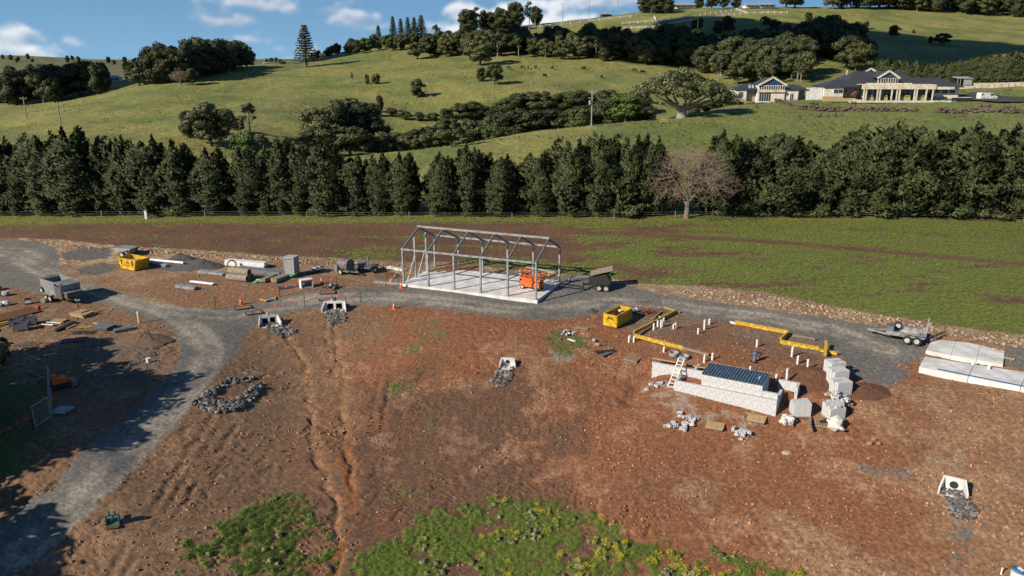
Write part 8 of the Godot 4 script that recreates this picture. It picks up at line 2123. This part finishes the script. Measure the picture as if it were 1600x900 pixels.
	wood([163.8, -549.4, 201.8, -559.1, 267.5, -568.0, 305.2, -571.3, 357.4, -567.5, 431.4, -654.4, 332.2, -623.3, 225.1, -574.0, 166.2, -557.5], 11.0, 15.0, 24.0, ["round0", "round3", "round2", "gum0"], "hilltop_tree", "tall tree in the wood along the right skyline", "trees of the right skyline wood")
	names = ["upper of two small bushes on the sunlit right hill", "lower of two small bushes on the sunlit right hill", "dark rounded bush in the middle of the right hill", "tiny bush beside the dark rounded bush on the right hill", "largest bush on the right hill nearest the house windbreak", "small bush touching the largest bush on the right hill", "lone dark bush beside the fence corner above the shaded gully"]
	t = [208.6, -478.2, 4.53, 1.2, 200.3, -471.8, 4.48, 1, 215.8, -456.2, 6.14, 1.5, 234.0, -471.5, 2.24, 1.2, 228.9, -429.3, 6.14, 1.7, 226.3, -436.3, 3.81, 1, 181.0, -496.1, 5.47, 1.3]
	for i in 7: tree("round%d" % [0, 2, 0, 2, 4, 2, 2][i], "hill_bush", names[i], t[i * 4], t[i * 4 + 1], t[i * 4 + 2], t[i * 4 + 3])
	trees([105.1, -461.4, 8.03, 1.3, 116.2, -456.0, 7.22, 1.4, 122.7, -459.1, 8.71, 1.4, 149.7, -478.8, 5.29, 1.8, 147.5, -454.5, 7.91, 1.4, 127.6, -439.7, 3.49, 1.2], ["round0", "round2"], "scrub_tree", "dark isolated bush on the shaded slope below the white fences", "bushes below the white fences")
	trees([88.9, -544.3, 11.12, 1.5, 95.9, -535.4, 12.62, 1.5, 102.1, -532.6, 10.05, 1.3], ["round2"], "hilltop_tree", "broad dark fig beside the hilltop buildings", "figs beside the hilltop buildings")
	trees([128.2, -559.7, 7.03, 1.5, 135.4, -553.4, 9.55, 1.5, 142.5, -550.6, 8.64, 1.4, 153.3, -558.4, 7.88, 1.4], ["round0", "round2"], "hilltop_tree", "dark tree between the hilltop shed and the top houses", "trees between the hilltop buildings")
	# clipped cypress screen behind the main house
	run = [129.7, -278.6, 7.63, 1.5, 132.1, -277.6, 7.38, 1.5, 134.5, -276.6, 7.13, 1.5, 136.8, -275.4, 6.87, 1.5, 139.1, -274.1, 6.62, 1.5, 141.2, -272.8, 6.15, 1.5, 143.3, -271.4, 6.12, 1.5, 145.3, -269.8, 6.30, 1.5, 147.2, -268.1, 6.69, 1.5, 149.1, -266.4, 6.65, 1.5, 150.9, -264.7, 7.03, 1.5, 152.7, -263.1, 7.84, 1.5, 154.5, -261.4, 7.58, 1.5, 156.5, -259.8, 8.37, 1.5, 158.4, -258.2, 8.73, 1.5, 160.7, -256.8, 9.10, 1.5, 163.1, -255.8, 9.27, 1.5, 165.7, -255.1, 9.45, 1.5]
	for i in range(0, run.size(), 4):
		tree("cypress%d" % (3 + (i / 4) % 3), "screen_cypress", "dense cypress of the screen behind the main house, %s from the left" % ordinal(i / 4), run[i], run[i + 1], run[i + 2], run[i + 3], "cypress screen behind the main house")
	# tall gums on the near side, beyond the left edge of the view, that shade the lower road
	var near := [[-37.5, -45.0, 9.0], [-37.0, -30.0, 10.5], [-44.0, -47.0, 9.5], [-34.0, -24.5, 9.5], [-40.0, -34.5, 9.5], [-38.0, -40.0, 8.5], [-44.5, -52.0, 8.0], [-43.0, -28.0, 10.5], [-44.0, -42.0, 9.5]]
	for i in near.size():
		tree(["round3", "gum1", "round4", "gum2", "gum0", "round4", "round3", "gum1", "round0", "round4"][i], "shade_tree", "%s of the tall trees shading the lower road from the left" % ordinal(i), near[i][0], near[i][1], near[i][2], 1.25 if i in [0, 2, 5, 6, 8, 9] else 1.7, "tall trees beside the lower road")

func build_all() -> void:
	rng.seed = 11
	shed()
	scissor_lift()
	skips()
	trailers()
	storage()
	drainage()
	cellar()
	formwork()
	lower_site()
	yard()
	houses_and_farm()
	plant_trees()
	small_cover()

func houses_and_farm() -> void:
	make_kinds()
	rng.seed = 55
	houses()
	farm()

# ---------------------------------------------------------------- the scene
func _ready() -> void:
	var cam := Camera3D.new()
	cam.name = "camera"
	cam.fov = 41.11
	cam.near = 0.5
	cam.far = 6000.0
	add_child(cam)
	cam.position = Vector3(0, 22.5, 0)
	cam.rotation_degrees = Vector3(-16.5, 0, 0)
	var we := WorldEnvironment.new()
	var env := Environment.new()
	env.background_mode = Environment.BG_SKY
	env.tonemap_mode = Environment.TONE_MAPPER_LINEAR
	env.tonemap_exposure = 1.45
	env.sdfgi_enabled = true
	env.ssao_enabled = true
	env.ssil_enabled = true
	var sky := Sky.new()
	sky.sky_material = make_sky()
	env.sky = sky
	we.environment = env
	add_child(we)
	var sun := DirectionalLight3D.new()
	sun.name = "sun"
	sun.light_energy = 1.6
	sun.light_color = Color(1.0, 0.94, 0.85)
	sun.light_angular_distance = 0.5
	sun.shadow_enabled = true
	add_child(sun)
	sun.look_at_from_position(Vector3.ZERO, Vector3(5.65, -3.9, -3.87))
	survey()
	make_ground()
	build_all()

func make_sky() -> PanoramaSkyMaterial:
	var W := 2048
	var Hh := 1024
	var im := Image.create(W, Hh, false, Image.FORMAT_RGBF)
	var f := FastNoiseLite.new()
	f.seed = 41; f.frequency = 0.011; f.fractal_octaves = 6; f.fractal_gain = 0.55
	for y in Hh:
		var el := (0.5 - (y + 0.5) / Hh) * 180.0
		var t := clampf(el / 90.0, 0.0, 1.0)
		var c := Color(0.17, 0.32, 0.47).lerp(Color(0.058, 0.165, 0.33), 1.0 - pow(1.0 - clampf(t * 6.0, 0.0, 1.0), 2.2))
		c = c.lerp(Color(0.02, 0.06, 0.15), clampf(t * 2.0 - 0.1, 0.0, 1.0))
		if el < -0.5: c = Color(0.13, 0.14, 0.1)
		im.fill_rect(Rect2i(0, y, W, 1), c)
	for y in range(int(Hh * (0.5 - 40.0 / 180.0)), Hh / 2 + 2):
		var el := (0.5 - (y + 0.5) / Hh) * 180.0
		for x in W:
			var a := TAU * x / W
			var d := Vector3(cos(a), 0.0, sin(a)) * 560.0
			var n := f.get_noise_3d(d.x, el * 26.0 + 7.0, d.z) + 0.5 * f.get_noise_3d(d.x * 0.3 + 500.0, el * 9.0, d.z * 0.3)
			var cover := n * 1.7 - 0.13 + 0.16 * exp(-pow((el - 2.0) / 3.0, 2.0)) - clampf(el / 30.0, 0.0, 0.5)
			var k := clampf(cover * 4.0, 0.0, 1.0)
			if k <= 0.0: continue
			var up := f.get_noise_3d(d.x, (el + 0.4) * 26.0 + 7.0, d.z)
			var lit := clampf(0.45 + (n - up) * 2.2, 0.0, 1.0)
			var c := Color(0.24, 0.31, 0.41).lerp(Color(0.66, 0.67, 0.68), lit)
			im.set_pixel(x, y, im.get_pixel(x, y).lerp(c, k * 0.9))
	var m := PanoramaSkyMaterial.new()
	m.panorama = ImageTexture.create_from_image(im)
	return m
